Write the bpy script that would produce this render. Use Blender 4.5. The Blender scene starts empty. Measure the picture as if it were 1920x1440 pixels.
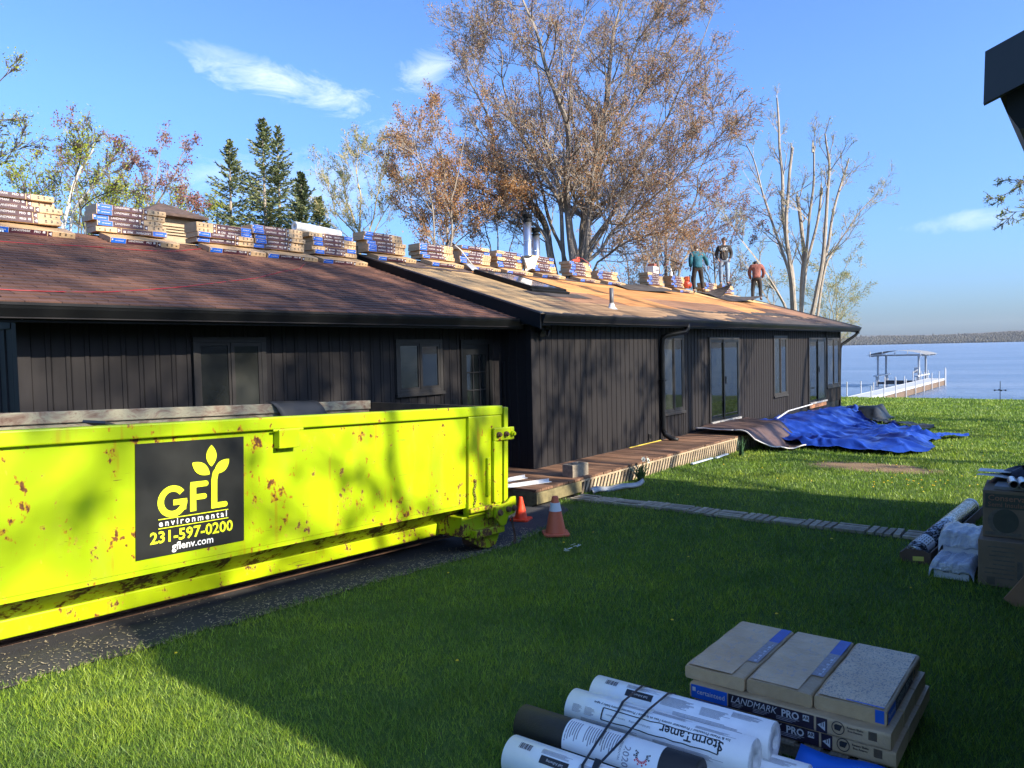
import bpy, math, random
import numpy as np
from mathutils import Vector, Matrix

random.seed(7)
RS = np.random.RandomState(11)
sc = bpy.context.scene
COL = sc.collection

# ------------------------------------------------------------------ camera
F_PX, CX, CY, EYE = 1440.0, 960.0, 720.0, 2.2
PITCH, ROLL, YAW = math.radians(2.44), math.radians(1.3), math.radians(37.7)
cf = Vector((math.cos(YAW) * math.cos(PITCH), math.sin(YAW) * math.cos(PITCH), -math.sin(PITCH)))
_r0 = Vector((math.sin(YAW), -math.cos(YAW), 0.0))
_u0 = _r0.cross(cf)
cr = _r0 * math.cos(ROLL) - _u0 * math.sin(ROLL)
cu = _u0 * math.cos(ROLL) + _r0 * math.sin(ROLL)
CAM = Vector((0, 0, EYE))
cam_data = bpy.data.cameras.new("camera")
cam_data.sensor_width = 36.0
cam_data.lens = 36.0 * F_PX / 1920.0
cam_data.clip_start = 0.1
cam_data.clip_end = 6000.0
cam = bpy.data.objects.new("camera", cam_data)
COL.objects.link(cam)
cam.matrix_world = Matrix(((cr.x, cu.x, -cf.x, 0), (cr.y, cu.y, -cf.y, 0), (cr.z, cu.z, -cf.z, EYE), (0, 0, 0, 1)))
sc.camera = cam


def ray(x, y):
    return cf + cr * ((x - CX) / F_PX) + cu * ((CY - y) / F_PX)


def onz(x, y, z):
    d = ray(x, y)
    return CAM + d * ((z - EYE) / d.z)


def onn(x, y, n):
    d = ray(x, y)
    return CAM + d * (n / d.y)


def at(x, y, D):
    return CAM + ray(x, y) * D


def onslope(x, y, n0, z0, k):
    d = ray(x, y)
    t = (EYE - z0 + k * n0) / (k * d.y - d.z)
    return CAM + d * t


# ------------------------------------------------------------------ light, sky, exposure
SUN_EL = math.radians(29.0)
SUN_H = Vector((0.12, -1.0, 0)).normalized()
SUN_DIR = Vector((SUN_H.x * math.cos(SUN_EL), SUN_H.y * math.cos(SUN_EL), math.sin(SUN_EL)))
sun_d = bpy.data.lights.new("sun", 'SUN')
sun_d.energy = 5.0
sun_d.angle = math.radians(0.55)
sun_d.color = (1.0, 0.90, 0.74)
sun = bpy.data.objects.new("sun", sun_d)
COL.objects.link(sun)
sun.rotation_euler = SUN_DIR.to_track_quat('Z', 'Y').to_euler()

world = bpy.data.worlds.new("World")
sc.world = world
world.use_nodes = True
wn, wl = world.node_tree.nodes, world.node_tree.links
wn.clear()
w_out = wn.new("ShaderNodeOutputWorld")
w_bg = wn.new("ShaderNodeBackground")
w_bg.inputs['Strength'].default_value = 0.15
w_sky = wn.new("ShaderNodeTexSky")
w_sky.sky_type = 'NISHITA'
w_sky.sun_disc = False
w_sky.sun_elevation = SUN_EL
w_sky.sun_rotation = math.atan2(SUN_H.x, SUN_H.y)
w_sky.altitude = 200
w_sky.air_density = 1.0
w_sky.dust_density = 2.2
w_sky.ozone_density = 3.0
w_tint = wn.new("ShaderNodeMix")
w_tint.data_type = 'RGBA'
w_tint.blend_type = 'MULTIPLY'
w_tint.inputs['Factor'].default_value = 1.0
w_tint.inputs[7].default_value = (0.515, 0.705, 1.02, 1)
w_tc = wn.new("ShaderNodeTexCoord")
w_sep = wn.new("ShaderNodeSeparateXYZ")
wl.new(w_tc.outputs['Generated'], w_sep.inputs[0])
w_hz = wn.new("ShaderNodeValToRGB")       # the sky thins evenly to a paler blue all round the horizon
w_hz.color_ramp.elements[0].position = 0.0
w_hz.color_ramp.elements[0].color = (0.74, 0.78, 0.82, 1)
w_hz.color_ramp.elements[1].position = 0.30
w_hz.color_ramp.elements[1].color = (1, 1, 1, 1)
wl.new(w_sep.outputs[2], w_hz.inputs[0])
w_m2 = wn.new("ShaderNodeMix")
w_m2.data_type = 'RGBA'
w_m2.blend_type = 'MULTIPLY'
w_m2.inputs['Factor'].default_value = 1.0
wl.new(w_sky.outputs['Color'], w_m2.inputs[6])
wl.new(w_hz.outputs[0], w_m2.inputs[7])
wl.new(w_m2.outputs[2], w_tint.inputs[6])


def wnode(kind, **kw):
    n = wn.new(kind)
    for k, v in kw.items():
        setattr(n, k, v)
    return n


def wmath(op, a, b=None, c=None):
    n = wnode("ShaderNodeMath", operation=op)
    for i, v in enumerate((a, b, c)):
        if v is None:
            continue
        if isinstance(v, (int, float)):
            n.inputs[i].default_value = v
        else:
            wl.new(v, n.inputs[i])
    return n.outputs[0]


def wdot(vec):
    n = wnode("ShaderNodeVectorMath", operation='DOT_PRODUCT')
    wl.new(w_tc.outputs['Generated'], n.inputs[0])
    n.inputs[1].default_value = vec
    return n.outputs['Value']


w_map = wnode("ShaderNodeMapping")
w_map.inputs['Rotation'].default_value = (0, 0, -YAW)
w_map.inputs['Scale'].default_value = (11, 11, 30)
wl.new(w_tc.outputs['Generated'], w_map.inputs[0])
w_noise = wnode("ShaderNodeTexNoise")
w_noise.inputs['Scale'].default_value = 1.0
w_noise.inputs['Detail'].default_value = 10
w_noise.inputs['Roughness'].default_value = 0.70
w_noise.inputs['Distortion'].default_value = 0.6
wl.new(w_map.outputs[0], w_noise.inputs['Vector'])


def cloud(px, py, rx, ry, tilt, dens, soft):
    """an elongated thin cloud about one direction of the sky"""
    d = ray(px, py).normalized()
    ax = (cr * math.cos(tilt) + cu * math.sin(tilt)).normalized()
    ay = (cu * math.cos(tilt) - cr * math.sin(tilt)).normalized()
    ax = (ax - d * ax.dot(d)).normalized()
    ay = (ay - d * ay.dot(d)).normalized()
    u = wmath('DIVIDE', wdot(ax), rx)
    v = wmath('DIVIDE', wdot(ay), ry)
    r2 = wmath('ADD', wmath('MULTIPLY', u, u), wmath('MULTIPLY', v, v))
    fall = wmath('SUBTRACT', 1.0, r2)
    front = wmath('GREATER_THAN', wdot(d), 0.2)
    m = wmath('ADD', wmath('MULTIPLY', fall, 0.42), wmath('MULTIPLY', wmath('SUBTRACT', w_noise.outputs['Fac'], 0.60), 1.5))
    m = wmath('MULTIPLY', m, soft)
    n = wnode("ShaderNodeMath", operation='MULTIPLY')
    n.use_clamp = True
    wl.new(m, n.inputs[0])
    wl.new(front, n.inputs[1])
    return wmath('MULTIPLY', n.outputs[0], dens)


cl = cloud(590, 178, 0.165, 0.030, -0.19, 0.50, 2.4)
for a in ((430, 112, 0.075, 0.018, -0.12, 0.26, 2.0), (795, 142, 0.050, 0.032, 0.3, 0.40, 2.4), (1820, 412, 0.08, 0.014, 0.03, 0.30, 1.8),
          (610, 345, 0.22, 0.05, 0.0, 0.30, 1.8)):
    cl = wmath('MAXIMUM', cl, cloud(*a))
w_mix = wnode("ShaderNodeMix", data_type='RGBA')
wl.new(cl, w_mix.inputs['Factor'])
wl.new(w_tint.outputs[2], w_mix.inputs[6])
w_mix.inputs[7].default_value = (4.6, 4.9, 5.3, 1)
wl.new(w_mix.outputs[2], w_bg.inputs['Color'])
wl.new(w_bg.outputs[0], w_out.inputs[0])

sc.view_settings.view_transform = 'Standard'
sc.view_settings.look = 'None'
sc.view_settings.exposure = 1.15
sc.view_settings.gamma = 1.0
sc.view_settings.use_curve_mapping = False
sc.render.engine = 'CYCLES'
sc.cycles.use_denoising = True
sc.cycles.max_bounces = 6
sc.cycles.transparent_max_bounces = 12
sc.cycles.caustics_reflective = False
sc.cycles.caustics_refractive = False


# ------------------------------------------------------------------ helpers
class MB:
    """collects shapes into one mesh"""

    def __init__(self):
        self.v, self.f, self.m = [], [], []

    def add(self, verts, faces, mi=0):
        o = len(self.v)
        self.v.extend([tuple(p) for p in verts])
        self.f.extend([tuple(i + o for i in f) for f in faces])
        self.m.extend([mi] * len(faces))
        return self

    def box(self, x0, y0, z0, x1, y1, z1, mi=0):
        return self.add([(x0, y0, z0), (x1, y0, z0), (x1, y1, z0), (x0, y1, z0), (x0, y0, z1), (x1, y0, z1), (x1, y1, z1), (x0, y1, z1)],
                        [(0, 3, 2, 1), (4, 5, 6, 7), (0, 1, 5, 4), (1, 2, 6, 5), (2, 3, 7, 6), (3, 0, 4, 7)], mi)

    def obox(self, c, size, ax, ay, az, mi=0):
        c = Vector(c)
        ax, ay, az = Vector(ax) * size[0] / 2, Vector(ay) * size[1] / 2, Vector(az) * size[2] / 2
        vs = [c + ax * i + ay * j + az * k for k in (-1, 1) for i, j in ((-1, -1), (1, -1), (1, 1), (-1, 1))]
        return self.add(vs, [(0, 3, 2, 1), (4, 5, 6, 7), (0, 1, 5, 4), (1, 2, 6, 5), (2, 3, 7, 6), (3, 0, 4, 7)], mi)

    def beam(self, p0, p1, w, h, mi=0, up=(0, 0, 1)):
        p0, p1 = Vector(p0), Vector(p1)
        ax = (p1 - p0).normalized()
        az = Vector(up)
        ay = az.cross(ax).normalized()
        az = ax.cross(ay)
        return self.obox((p0 + p1) / 2, ((p1 - p0).length, w, h), ax, ay, az, mi)

    def tube(self, pts, rad, n=8, mi=0, caps=True):
        pts = [Vector(p) for p in pts]
        if not hasattr(rad, '__len__'):
            rad = [rad] * len(pts)
        vs, fs = [], []
        prev = None
        for i, p in enumerate(pts):
            t = (pts[min(i + 1, len(pts) - 1)] - pts[max(i - 1, 0)]).normalized()
            if prev is None:
                a = Vector((0, 0, 1)) if abs(t.z) < 0.9 else Vector((1, 0, 0))
                prev = (a - t * a.dot(t)).normalized()
            else:
                prev = (prev - t * prev.dot(t)).normalized()
            b = t.cross(prev)
            for k in range(n):
                an = 2 * math.pi * k / n
                vs.append(p + (prev * math.cos(an) + b * math.sin(an)) * rad[i])
        for i in range(len(pts) - 1):
            for k in range(n):
                k2 = (k + 1) % n
                fs.append((i * n + k, i * n + k2, (i + 1) * n + k2, (i + 1) * n + k))
        if caps:
            fs.append(tuple(range(n - 1, -1, -1)))
            fs.append(tuple(range((len(pts) - 1) * n, len(pts) * n)))
        return self.add(vs, fs, mi)

    def lathe(self, prof, c=(0, 0, 0), n=16, mi=0):
        vs, fs = [], []
        for r, z in prof:
            for k in range(n):
                a = 2 * math.pi * k / n
                vs.append((c[0] + r * math.cos(a), c[1] + r * math.sin(a), c[2] + z))
        for i in range(len(prof) - 1):
            for k in range(n):
                k2 = (k + 1) % n
                fs.append((i * n + k, i * n + k2, (i + 1) * n + k2, (i + 1) * n + k))
        fs.append(tuple(range(n - 1, -1, -1)))
        fs.append(tuple(range((len(prof) - 1) * n, len(prof) * n)))
        return self.add(vs, fs, mi)

    def prism(self, poly, fn0, fn1, mi=0):
        """extrude a 2-D polygon between two placements fn(a, b) -> 3-D point"""
        n = len(poly)
        vs = [fn0(*p) for p in poly] + [fn1(*p) for p in poly]
        fs = [tuple(range(n - 1, -1, -1)), tuple(range(n, 2 * n))]
        fs += [(i, (i + 1) % n, n + (i + 1) % n, n + i) for i in range(n)]
        return self.add(vs, fs, mi)

    def grid(self, fn, nu, nv, mi=0):
        vs = [fn(i / nu, j / nv) for j in range(nv + 1) for i in range(nu + 1)]
        fs = [(j * (nu + 1) + i, j * (nu + 1) + i + 1, (j + 1) * (nu + 1) + i + 1, (j + 1) * (nu + 1) + i)
              for j in range(nv) for i in range(nu)]
        return self.add(vs, fs, mi)

    def mesh(self, name, mats, smooth=False):
        me = bpy.data.meshes.new(name)
        me.from_pydata(self.v, [], self.f)
        for m in (mats if isinstance(mats, (list, tuple)) else [mats]):
            me.materials.append(m)
        if max(self.m, default=0):
            me.polygons.foreach_set('material_index', self.m)
        if smooth:
            me.polygons.foreach_set('use_smooth', [True] * len(me.polygons))
        me.update()
        return me

    def build(self, name, mats, parent=None, smooth=False, bevel=0.0, segs=2):
        me = self.mesh(name, mats, smooth)
        if bevel or True:
            bm_fix(me)
        o = link(name, me, parent)
        if bevel:
            b = o.modifiers.new("bevel", 'BEVEL')
            b.width = bevel
            b.segments = segs
            b.limit_method = 'ANGLE'
            b.angle_limit = math.radians(40)
        return o


import bmesh


def bm_fix(me):
    bm = bmesh.new()
    bm.from_mesh(me)
    bmesh.ops.recalc_face_normals(bm, faces=bm.faces)
    bm.to_mesh(me)
    bm.free()


def link(name, data, parent=None):
    o = bpy.data.objects.new(name, data)
    COL.objects.link(o)
    if parent is not None:
        o.parent = parent
    return o


def tag(o, label=None, cat=None, group=None, kind=None):
    if label:
        o['label'] = label
    if cat:
        o['category'] = cat
    if group:
        o['group'] = group
    if kind:
        o['kind'] = kind
    return o


def thing(name, label, cat, loc=(0, 0, 0), rz=0.0, group=None):
    o = bpy.data.objects.new(name, None)
    o.empty_display_size = 0.2
    COL.objects.link(o)
    o.location = loc
    o.rotation_euler = (0, 0, rz)
    return tag(o, label, cat, group)


def dup(root, loc=None, rot=None, label=None, group=None):
    r = root.copy()
    COL.objects.link(r)
    if loc is not None:
        r.location = loc
    if rot is not None:
        r.rotation_euler = rot
    if label:
        r['label'] = label
    if group:
        r['group'] = group
    for ch in list(root.children):
        c = ch.copy()
        COL.objects.link(c)
        c.parent = r
        for g in list(ch.children):
            d = g.copy()
            COL.objects.link(d)
            d.parent = c
    return r


def np_mesh(name, verts, nper, mats, midx=None, smooth=False):
    """verts: (faces*nper, 3) array, every face its own nper corners"""
    verts = np.ascontiguousarray(verts, dtype=np.float32)
    nv = len(verts)
    nf = nv // nper
    me = bpy.data.meshes.new(name)
    me.vertices.add(nv)
    me.vertices.foreach_set('co', verts.ravel())
    me.loops.add(nv)
    me.loops.foreach_set('vertex_index', np.arange(nv, dtype=np.int32))
    me.polygons.add(nf)
    me.polygons.foreach_set('loop_start', np.arange(0, nv, nper, dtype=np.int32))
    for m in (mats if isinstance(mats, (list, tuple)) else [mats]):
        me.materials.append(m)
    if midx is not None:
        me.polygons.foreach_set('material_index', np.asarray(midx, dtype=np.int32))
    me.update(calc_edges=True)
    return me


# ------------------------------------------------------------------ materials
def srgb(r, g, b):
    f = lambda c: (c / 255 / 12.92) if c / 255 <= 0.04045 else ((c / 255 + 0.055) / 1.055) ** 2.4
    return (f(r), f(g), f(b))


class NT:
    def __init__(self, name):
        self.mat = bpy.data.materials.new(name)
        self.mat.use_nodes = True
        self.n, self.l = self.mat.node_tree.nodes, self.mat.node_tree.links
        self.b = self.n['Principled BSDF']
        self.tc = self.n.new("ShaderNodeTexCoord")

    def new(self, kind, **kw):
        nd = self.n.new(kind)
        for k, v in kw.items():
            setattr(nd, k, v)
        return nd

    def noise(self, scale, detail=4, rough=0.55, stretch=None, rot=None, coord='Object', dist=0.0):
        nd = self.new("ShaderNodeTexNoise")
        nd.inputs['Scale'].default_value = scale
        nd.inputs['Detail'].default_value = detail
        nd.inputs['Roughness'].default_value = rough
        nd.inputs['Distortion'].default_value = dist
        src = self.tc.outputs[coord]
        if stretch or rot:
            mp = self.new("ShaderNodeMapping")
            mp.inputs['Scale'].default_value = stretch or (1, 1, 1)
            mp.inputs['Rotation'].default_value = rot or (0, 0, 0)
            self.l.new(src, mp.inputs[0])
            src = mp.outputs[0]
        self.l.new(src, nd.inputs['Vector'])
        return nd.outputs['Fac']

    def ramp(self, fac, stops):
        nd = self.new("ShaderNodeValToRGB")
        el = nd.color_ramp.elements
        while len(el) > 1:
            el.remove(el[-1])
        el[0].position = stops[0][0]
        el[0].color = (*stops[0][1], 1) if len(stops[0][1]) == 3 else stops[0][1]
        for p, c in stops[1:]:
            e = el.new(p)
            e.color = (*c, 1) if len(c) == 3 else c
        self.l.new(fac, nd.inputs[0])
        return nd.outputs['Color']

    def step(self, fac, lo, hi):
        nd = self.new("ShaderNodeMapRange")
        nd.interpolation_type = 'SMOOTHSTEP'
        nd.inputs[1].default_value = lo
        nd.inputs[2].default_value = hi
        self.l.new(fac, nd.inputs[0])
        return nd.outputs[0]

    def math(self, op, a, b=None, clamp=False):
        nd = self.new("ShaderNodeMath", operation=op)
        nd.use_clamp = clamp
        for i, v in enumerate((a, b)):
            if v is None:
                continue
            if isinstance(v, (int, float)):
                nd.inputs[i].default_value = v
            else:
                self.l.new(v, nd.inputs[i])
        return nd.outputs[0]

    def mix(self, fac, a, b, mode='MIX'):
        nd = self.new("ShaderNodeMix", data_type='RGBA', blend_type=mode)
        for i, v in ((0, fac), (6, a), (7, b)):
            if isinstance(v, (int, float)):
                nd.inputs[i].default_value = v
            elif isinstance(v, tuple):
                nd.inputs[i].default_value = (*v, 1) if len(v) == 3 else v
            else:
                self.l.new(v, nd.inputs[i])
        return nd.outputs[2]

    def rand(self):
        return self.new("ShaderNodeObjectInfo").outputs['Random']

    def axis(self, i, coord='Object'):
        nd = self.new("ShaderNodeSeparateXYZ")
        self.l.new(self.tc.outputs[coord], nd.inputs[0])
        return nd.outputs[i]

    def color(self, c):
        if isinstance(c, tuple):
            self.b.inputs['Base Color'].default_value = (*c, 1)
        else:
            self.l.new(c, self.b.inputs['Base Color'])
        return self

    def rough(self, r):
        if isinstance(r, (int, float)):
            self.b.inputs['Roughness'].default_value = r
        else:
            self.l.new(r, self.b.inputs['Roughness'])
        return self

    def bump(self, h, strength=0.3, dist=0.01):
        nd = self.new("ShaderNodeBump")
        nd.inputs['Strength'].default_value = strength
        nd.inputs['Distance'].default_value = dist
        self.l.new(h, nd.inputs['Height'])
        self.l.new(nd.outputs[0], self.b.inputs['Normal'])
        return self


def M(name, col, rough=0.6, var=0.18, scale=6.0, metal=0.0, spec=0.5, bump=0.0, bscale=60.0, rnd=0.0, stretch=None, bdist=0.004):
    """plain material: base colour broken up by noise (and per object when rnd), fine bump"""
    t = NT(name)
    nz = t.noise(scale, 6, 0.6, stretch)
    lo = tuple(max(0.0, c * (1 - var)) for c in col)
    hi = tuple(min(1.0, c * (1 + var)) for c in col)
    c = t.ramp(nz, [(0.3, lo), (0.7, hi)])
    if rnd:
        r = t.rand()
        g = t.ramp(r, [(0.0, (1 - rnd,) * 3), (1.0, (1 + rnd,) * 3)])
        c = t.mix(1.0, c, g, 'MULTIPLY')
    t.color(c).rough(rough)
    t.b.inputs['Metallic'].default_value = metal
    t.b.inputs['Specular IOR Level'].default_value = spec
    if bump:
        t.bump(t.noise(bscale, 4, 0.6, stretch), bump, bdist)
    return t.mat


def sstep(x):
    x = np.clip(x, 0, 1)
    return x * x * (3 - 2 * x)


def gz(s, n):
    """height of the lawn: rises towards the head of the drive, falls gently to the lake"""
    s = np.asarray(s, dtype=float)
    n = np.asarray(n, dtype=float)
    rise = 0.052 * np.clip(6.8 - s, 0, 9) * sstep((n - 0.2) / 4.6)
    fall = -0.52 * sstep((s - 9.5) / 27)
    bank = -1.9 * sstep((s - (41.6 + 0.5 * np.sin(n * 0.31))) / 3.2)
    bump = 0.012 * np.sin(s * 0.9 + 1.3 * n) * np.sin(n * 1.1 - 0.4 * s)
    return rise + fall + bank + bump - 0.02


def g1(s, n):
    return float(gz(s, n))


# text -> triangulated mesh data in the XY plane
_text_cache = {}


def text(body, size, bold=0.0, shear=0.0, spacing=1.0, align='CENTER', flip=False):
    key = (body, size, bold, shear, spacing, align)
    if key not in _text_cache:
        cu_ = bpy.data.curves.new("text", 'FONT')
        cu_.body = body
        cu_.size = size
        cu_.offset = bold * size
        cu_.shear = shear
        cu_.space_character = spacing
        cu_.align_x = align
        cu_.align_y = 'CENTER'
        cu_.resolution_u = 2
        o = bpy.data.objects.new("text", cu_)
        COL.objects.link(o)
        dg = bpy.context.evaluated_depsgraph_get()
        me = bpy.data.meshes.new_from_object(o.evaluated_get(dg))
        vs = [tuple(v.co) for v in me.vertices]
        fs = [tuple(p.vertices) for p in me.polygons]
        bpy.data.objects.remove(o)
        bpy.data.meshes.remove(me)
        bpy.data.curves.remove(cu_)
        _text_cache[key] = (vs, fs)
    return _text_cache[key]


def put_text(mb, txt, fn, mi=0):
    vs, fs = txt
    mb.add([fn(x, y) for x, y, _ in vs], fs, mi)
# ------------------------------------------------------------------ ground, drive, water, far shore
def lawn_mat():
    t = NT("lawn")
    big = t.noise(0.5, 5, 0.6)
    fine = t.noise(26, 4, 0.7)
    c = t.ramp(big, [(0.3, (0.045, 0.085, 0.018)), (0.55, (0.065, 0.110, 0.022)), (0.75, (0.095, 0.130, 0.030))])
    c = t.mix(t.step(fine, 0.55, 0.75), c, (0.085, 0.09, 0.03))
    # a worn bare patch of earth by the tarps
    sx, sy = t.axis(0), t.axis(1)
    u = t.math('DIVIDE', t.math('SUBTRACT', sx, 15.1), 0.75)
    v = t.math('DIVIDE', t.math('SUBTRACT', sy, 3.4), 1.3)
    r2 = t.math('ADD', t.math('MULTIPLY', u, u), t.math('MULTIPLY', v, v))
    r2 = t.math('ADD', r2, t.math('MULTIPLY', t.noise(3, 4), 1.2))
    c = t.mix(t.step(r2, 1.7, 1.1), c, (0.22, 0.15, 0.085))
    t.color(c).rough(0.9).bump(fine, 0.8, 0.03)
    t.b.inputs['Specular IOR Level'].default_value = 0.15
    return t.mat


def axis_pts(fine0, fine1, step, lo, hi):
    a = list(np.arange(fine0, fine1 + 1e-6, step))
    d, x = step, fine1
    while x < hi:
        d *= 1.35
        x += d
        a.append(min(x, hi))
    d, x = step, fine0
    while x > lo:
        d *= 1.35
        x -= d
        a.insert(0, max(x, lo))
    return np.array(a)


xs = axis_pts(-4, 46, 0.4, -900, 1750)
ys = axis_pts(-4, 14, 0.4, -2500, 2500)
GX, GY = np.meshgrid(xs, ys)
GZ = gz(GX, GY)
nx, ny = len(xs), len(ys)
gv = np.stack([GX, GY, GZ], -1).reshape(-1, 3)
ii, jj = np.meshgrid(np.arange(nx - 1), np.arange(ny - 1))
q = (jj * nx + ii).ravel()
gf = np.stack([q, q + 1, q + nx + 1, q + nx], -1)
me = bpy.data.meshes.new("lawn")
me.from_pydata(gv.tolist(), [], gf.tolist())
me.polygons.foreach_set('use_smooth', [True] * len(me.polygons))
MAT_LAWN = lawn_mat()
me.materials.append(MAT_LAWN)
tag(link("lawn", me), kind='structure')

# water
t = NT("lake_water")
wv = t.noise(0.55, 5, 0.62, (2.2, 0.8, 1))
wv2 = t.noise(0.05, 3, 0.5, (2.5, 0.5, 1))
t.color(t.ramp(wv2, [(0.35, (0.10, 0.15, 0.24)), (0.65, (0.17, 0.22, 0.31))])).rough(0.22)
t.b.inputs['IOR'].default_value = 1.33
t.bump(t.math('ADD', wv, t.math('MULTIPLY', wv2, 0.6)), 0.9, 0.5)
mb = MB()
wx = [43.0, 60, 90, 150, 300, 700, 1500, 2600]
wy = [-2600, -900, -300, -100, -30, 0, 30, 100, 300, 900, 2600]
mb.v = [(x, y, -1.12) for y in wy for x in wx]
mb.f = [(j * len(wx) + i, j * len(wx) + i + 1, (j + 1) * len(wx) + i + 1, (j + 1) * len(wx) + i) for j in range(len(wy) - 1) for i in range(len(wx) - 1)]
mb.m = [0] * len(mb.f)
tag(mb.build("lake_water", t.mat), kind='structure')

# far shore: low hills with a bare spring wood along the water
hill_m = M("far_hill", (0.075, 0.075, 0.07), 0.95, 0.25, 0.02)
def hill_h(y):
    return 10 + 15 * sstep((300 - y) / 900.0) + 3 * math.sin(y * 0.006) + 2 * math.sin(y * 0.017)
mb = MB()
mb.grid(lambda u, v: (1480 + 420 * v + 0.10 * abs(2400 * (u * 2 - 1)), 2400 * (u * 2 - 1), -2 + v * (hill_h(2400 * (u * 2 - 1)) + 9)), 160, 6)
tag(mb.build("far_shore_hills", hill_m, smooth=True), kind='structure')

fw_m = M("far_wood", (0.070, 0.068, 0.056), 0.95, 0.25, 0.03, spec=0.1)
rs = np.random.RandomState(5)
tri = []
for k in range(16000):
    y = rs.uniform(-300, 900)
    v = rs.uniform(0, 1) ** 1.6
    x = 1478 + 300 * v + 0.10 * abs(y)
    z0 = -2 + v * 300 / 420 * (hill_h(y) + 9) - 1
    h = rs.uniform(4, 7) * (1.5 if rs.rand() < 0.02 else 1)
    w = rs.uniform(1.6, 3.2)
    top = np.array((x, y + rs.uniform(-1, 1), z0 + h))
    ring = [np.array((x + w * math.cos(a), y + w * math.sin(a), z0 + h * rs.uniform(0.35, 0.7))) for a in (0.3, 1.9, 3.5, 5.0)]
    base = np.array((x, y, z0))
    for i in range(4):
        tri += [top, ring[i], ring[(i + 1) % 4], base, ring[(i + 1) % 4], ring[i]]
tag(link("far_wood", np_mesh("far_wood", np.array(tri), 3, fw_m)), kind='stuff')

# asphalt drive
t = NT("asphalt")
f1 = t.noise(140, 3, 0.7)
f2 = t.noise(2.0, 4, 0.6)
c = t.ramp(f2, [(0.3, (0.022, 0.022, 0.024)), (0.7, (0.046, 0.044, 0.043))])
c = t.mix(t.step(f1, 0.62, 0.75), c, (0.13, 0.125, 0.115))
t.color(c).rough(0.85).bump(f1, 0.7, 0.006)
asphalt = t.mat
EDGE = [(-6.0, 5.1), (1.5, 5.24), (2.7, 5.24), (3.6, 5.26), (4.6, 5.30), (5.6, 5.32), (6.3, 5.33), (7.0, 5.38), (7.5, 5.46), (8.0, 5.55), (8.45, 5.7), (8.9, 5.95), (9.15, 6.3)]
def edge_n(s):
    return float(np.interp(s, [e[0] for e in EDGE], [e[1] for e in EDGE]))
mb = MB()
def drv(u, v):
    s = -6 + u * 15.15
    n0 = edge_n(s) + 0.03 * math.sin(s * 7) + 0.02 * math.sin(s * 17)
    n = n0 + v * (7.9 - n0) if s < 8.6 else n0 + v * (6.75 - n0)
    return (s, n, g1(s, n) + 0.012 + 0.004 * (v > 0))
mb.grid(drv, 90, 8)
tag(mb.build("driveway", asphalt, smooth=True), kind='structure')

# wood chips scattered over the drive edge
chip_m = M("wood_chips", (0.34, 0.28, 0.17), 0.8, 0.45, 6, rnd=0)
rs = np.random.RandomState(9)
V = []
for k in range(3000):
    s = rs.uniform(0.5, 7.6)
    off = abs(rs.normal(0, 0.42)) * (1.0 if s < 3.5 else 0.55) - 0.05
    n = edge_n(s) + off
    a = rs.uniform(0, 6.28)
    L = rs.uniform(0.004, 0.015)
    w = rs.uniform(0.002, 0.0045)
    z = g1(s, n) + 0.022
    ca, sa = math.cos(a), math.sin(a)
    dz = rs.uniform(-0.004, 0.006)
    for (x, y, zz) in ((-L, -w, 0), (L, -w, dz), (L, w, dz), (-L, w, 0)):
        V.append((s + x * ca - y * sa, n + x * sa + y * ca, z + zz))
tag(link("wood_chips", np_mesh("wood_chips", np.array(V), 4, chip_m)), kind='stuff')

# ------------------------------------------------------------------ paver path
PX0, PX1 = 9.42, 9.78
pav_m = M("paver_concrete", (0.33, 0.275, 0.19), 0.9, 0.35, 14, bump=0.5, bscale=90, rnd=0.25)
path = thing("paver_path", "path of weathered barred paving tiles crossing lawn to deck", "path", (9.6, 4.0, 0.0))
path['kind'] = 'structure'
bed = MB()
bed.grid(lambda u, v: (PX0 - 0.03 + u * (PX1 - PX0 + 0.06), 1.5 + v * 5.0, g1(9.6, 1.5 + v * 5.0) + 0.008), 1, 30)
bed_o = bed.build("path_bed", M("path_soil", (0.06, 0.055, 0.035), 0.95, 0.4, 12), path)
bed_o.matrix_parent_inverse = Matrix.Translation((-9.6, -4.0, 0))
bar = MB().box(-0.168, -0.034, 0, 0.168, 0.034, 0.05)
bar_me = bar.mesh("paver", pav_m)
bm_fix(bar_me)
k = 0
n = 1.62
while n < 6.45:
    turn = k % 2
    for i in range(4):
        o = link("paver", bar_me, path)
        d = (-0.135 + i * 0.09)
        z = g1(9.6, n) - 0.012 + random.uniform(-0.004, 0.006)
        jit = random.uniform(-0.012, 0.012)
        if turn:
            o.location = (0.0 + jit, n + d - 4.0, z)
            o.rotation_euler = (random.uniform(-.03, .03), random.uniform(-.02, .02), random.uniform(-.04, .04))
        else:
            o.location = (d + jit, n - 4.0, z)
            o.rotation_euler = (random.uniform(-.03, .03), 0, math.pi / 2 + random.uniform(-.03, .03))
    n += 0.372
    k += 1

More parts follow.
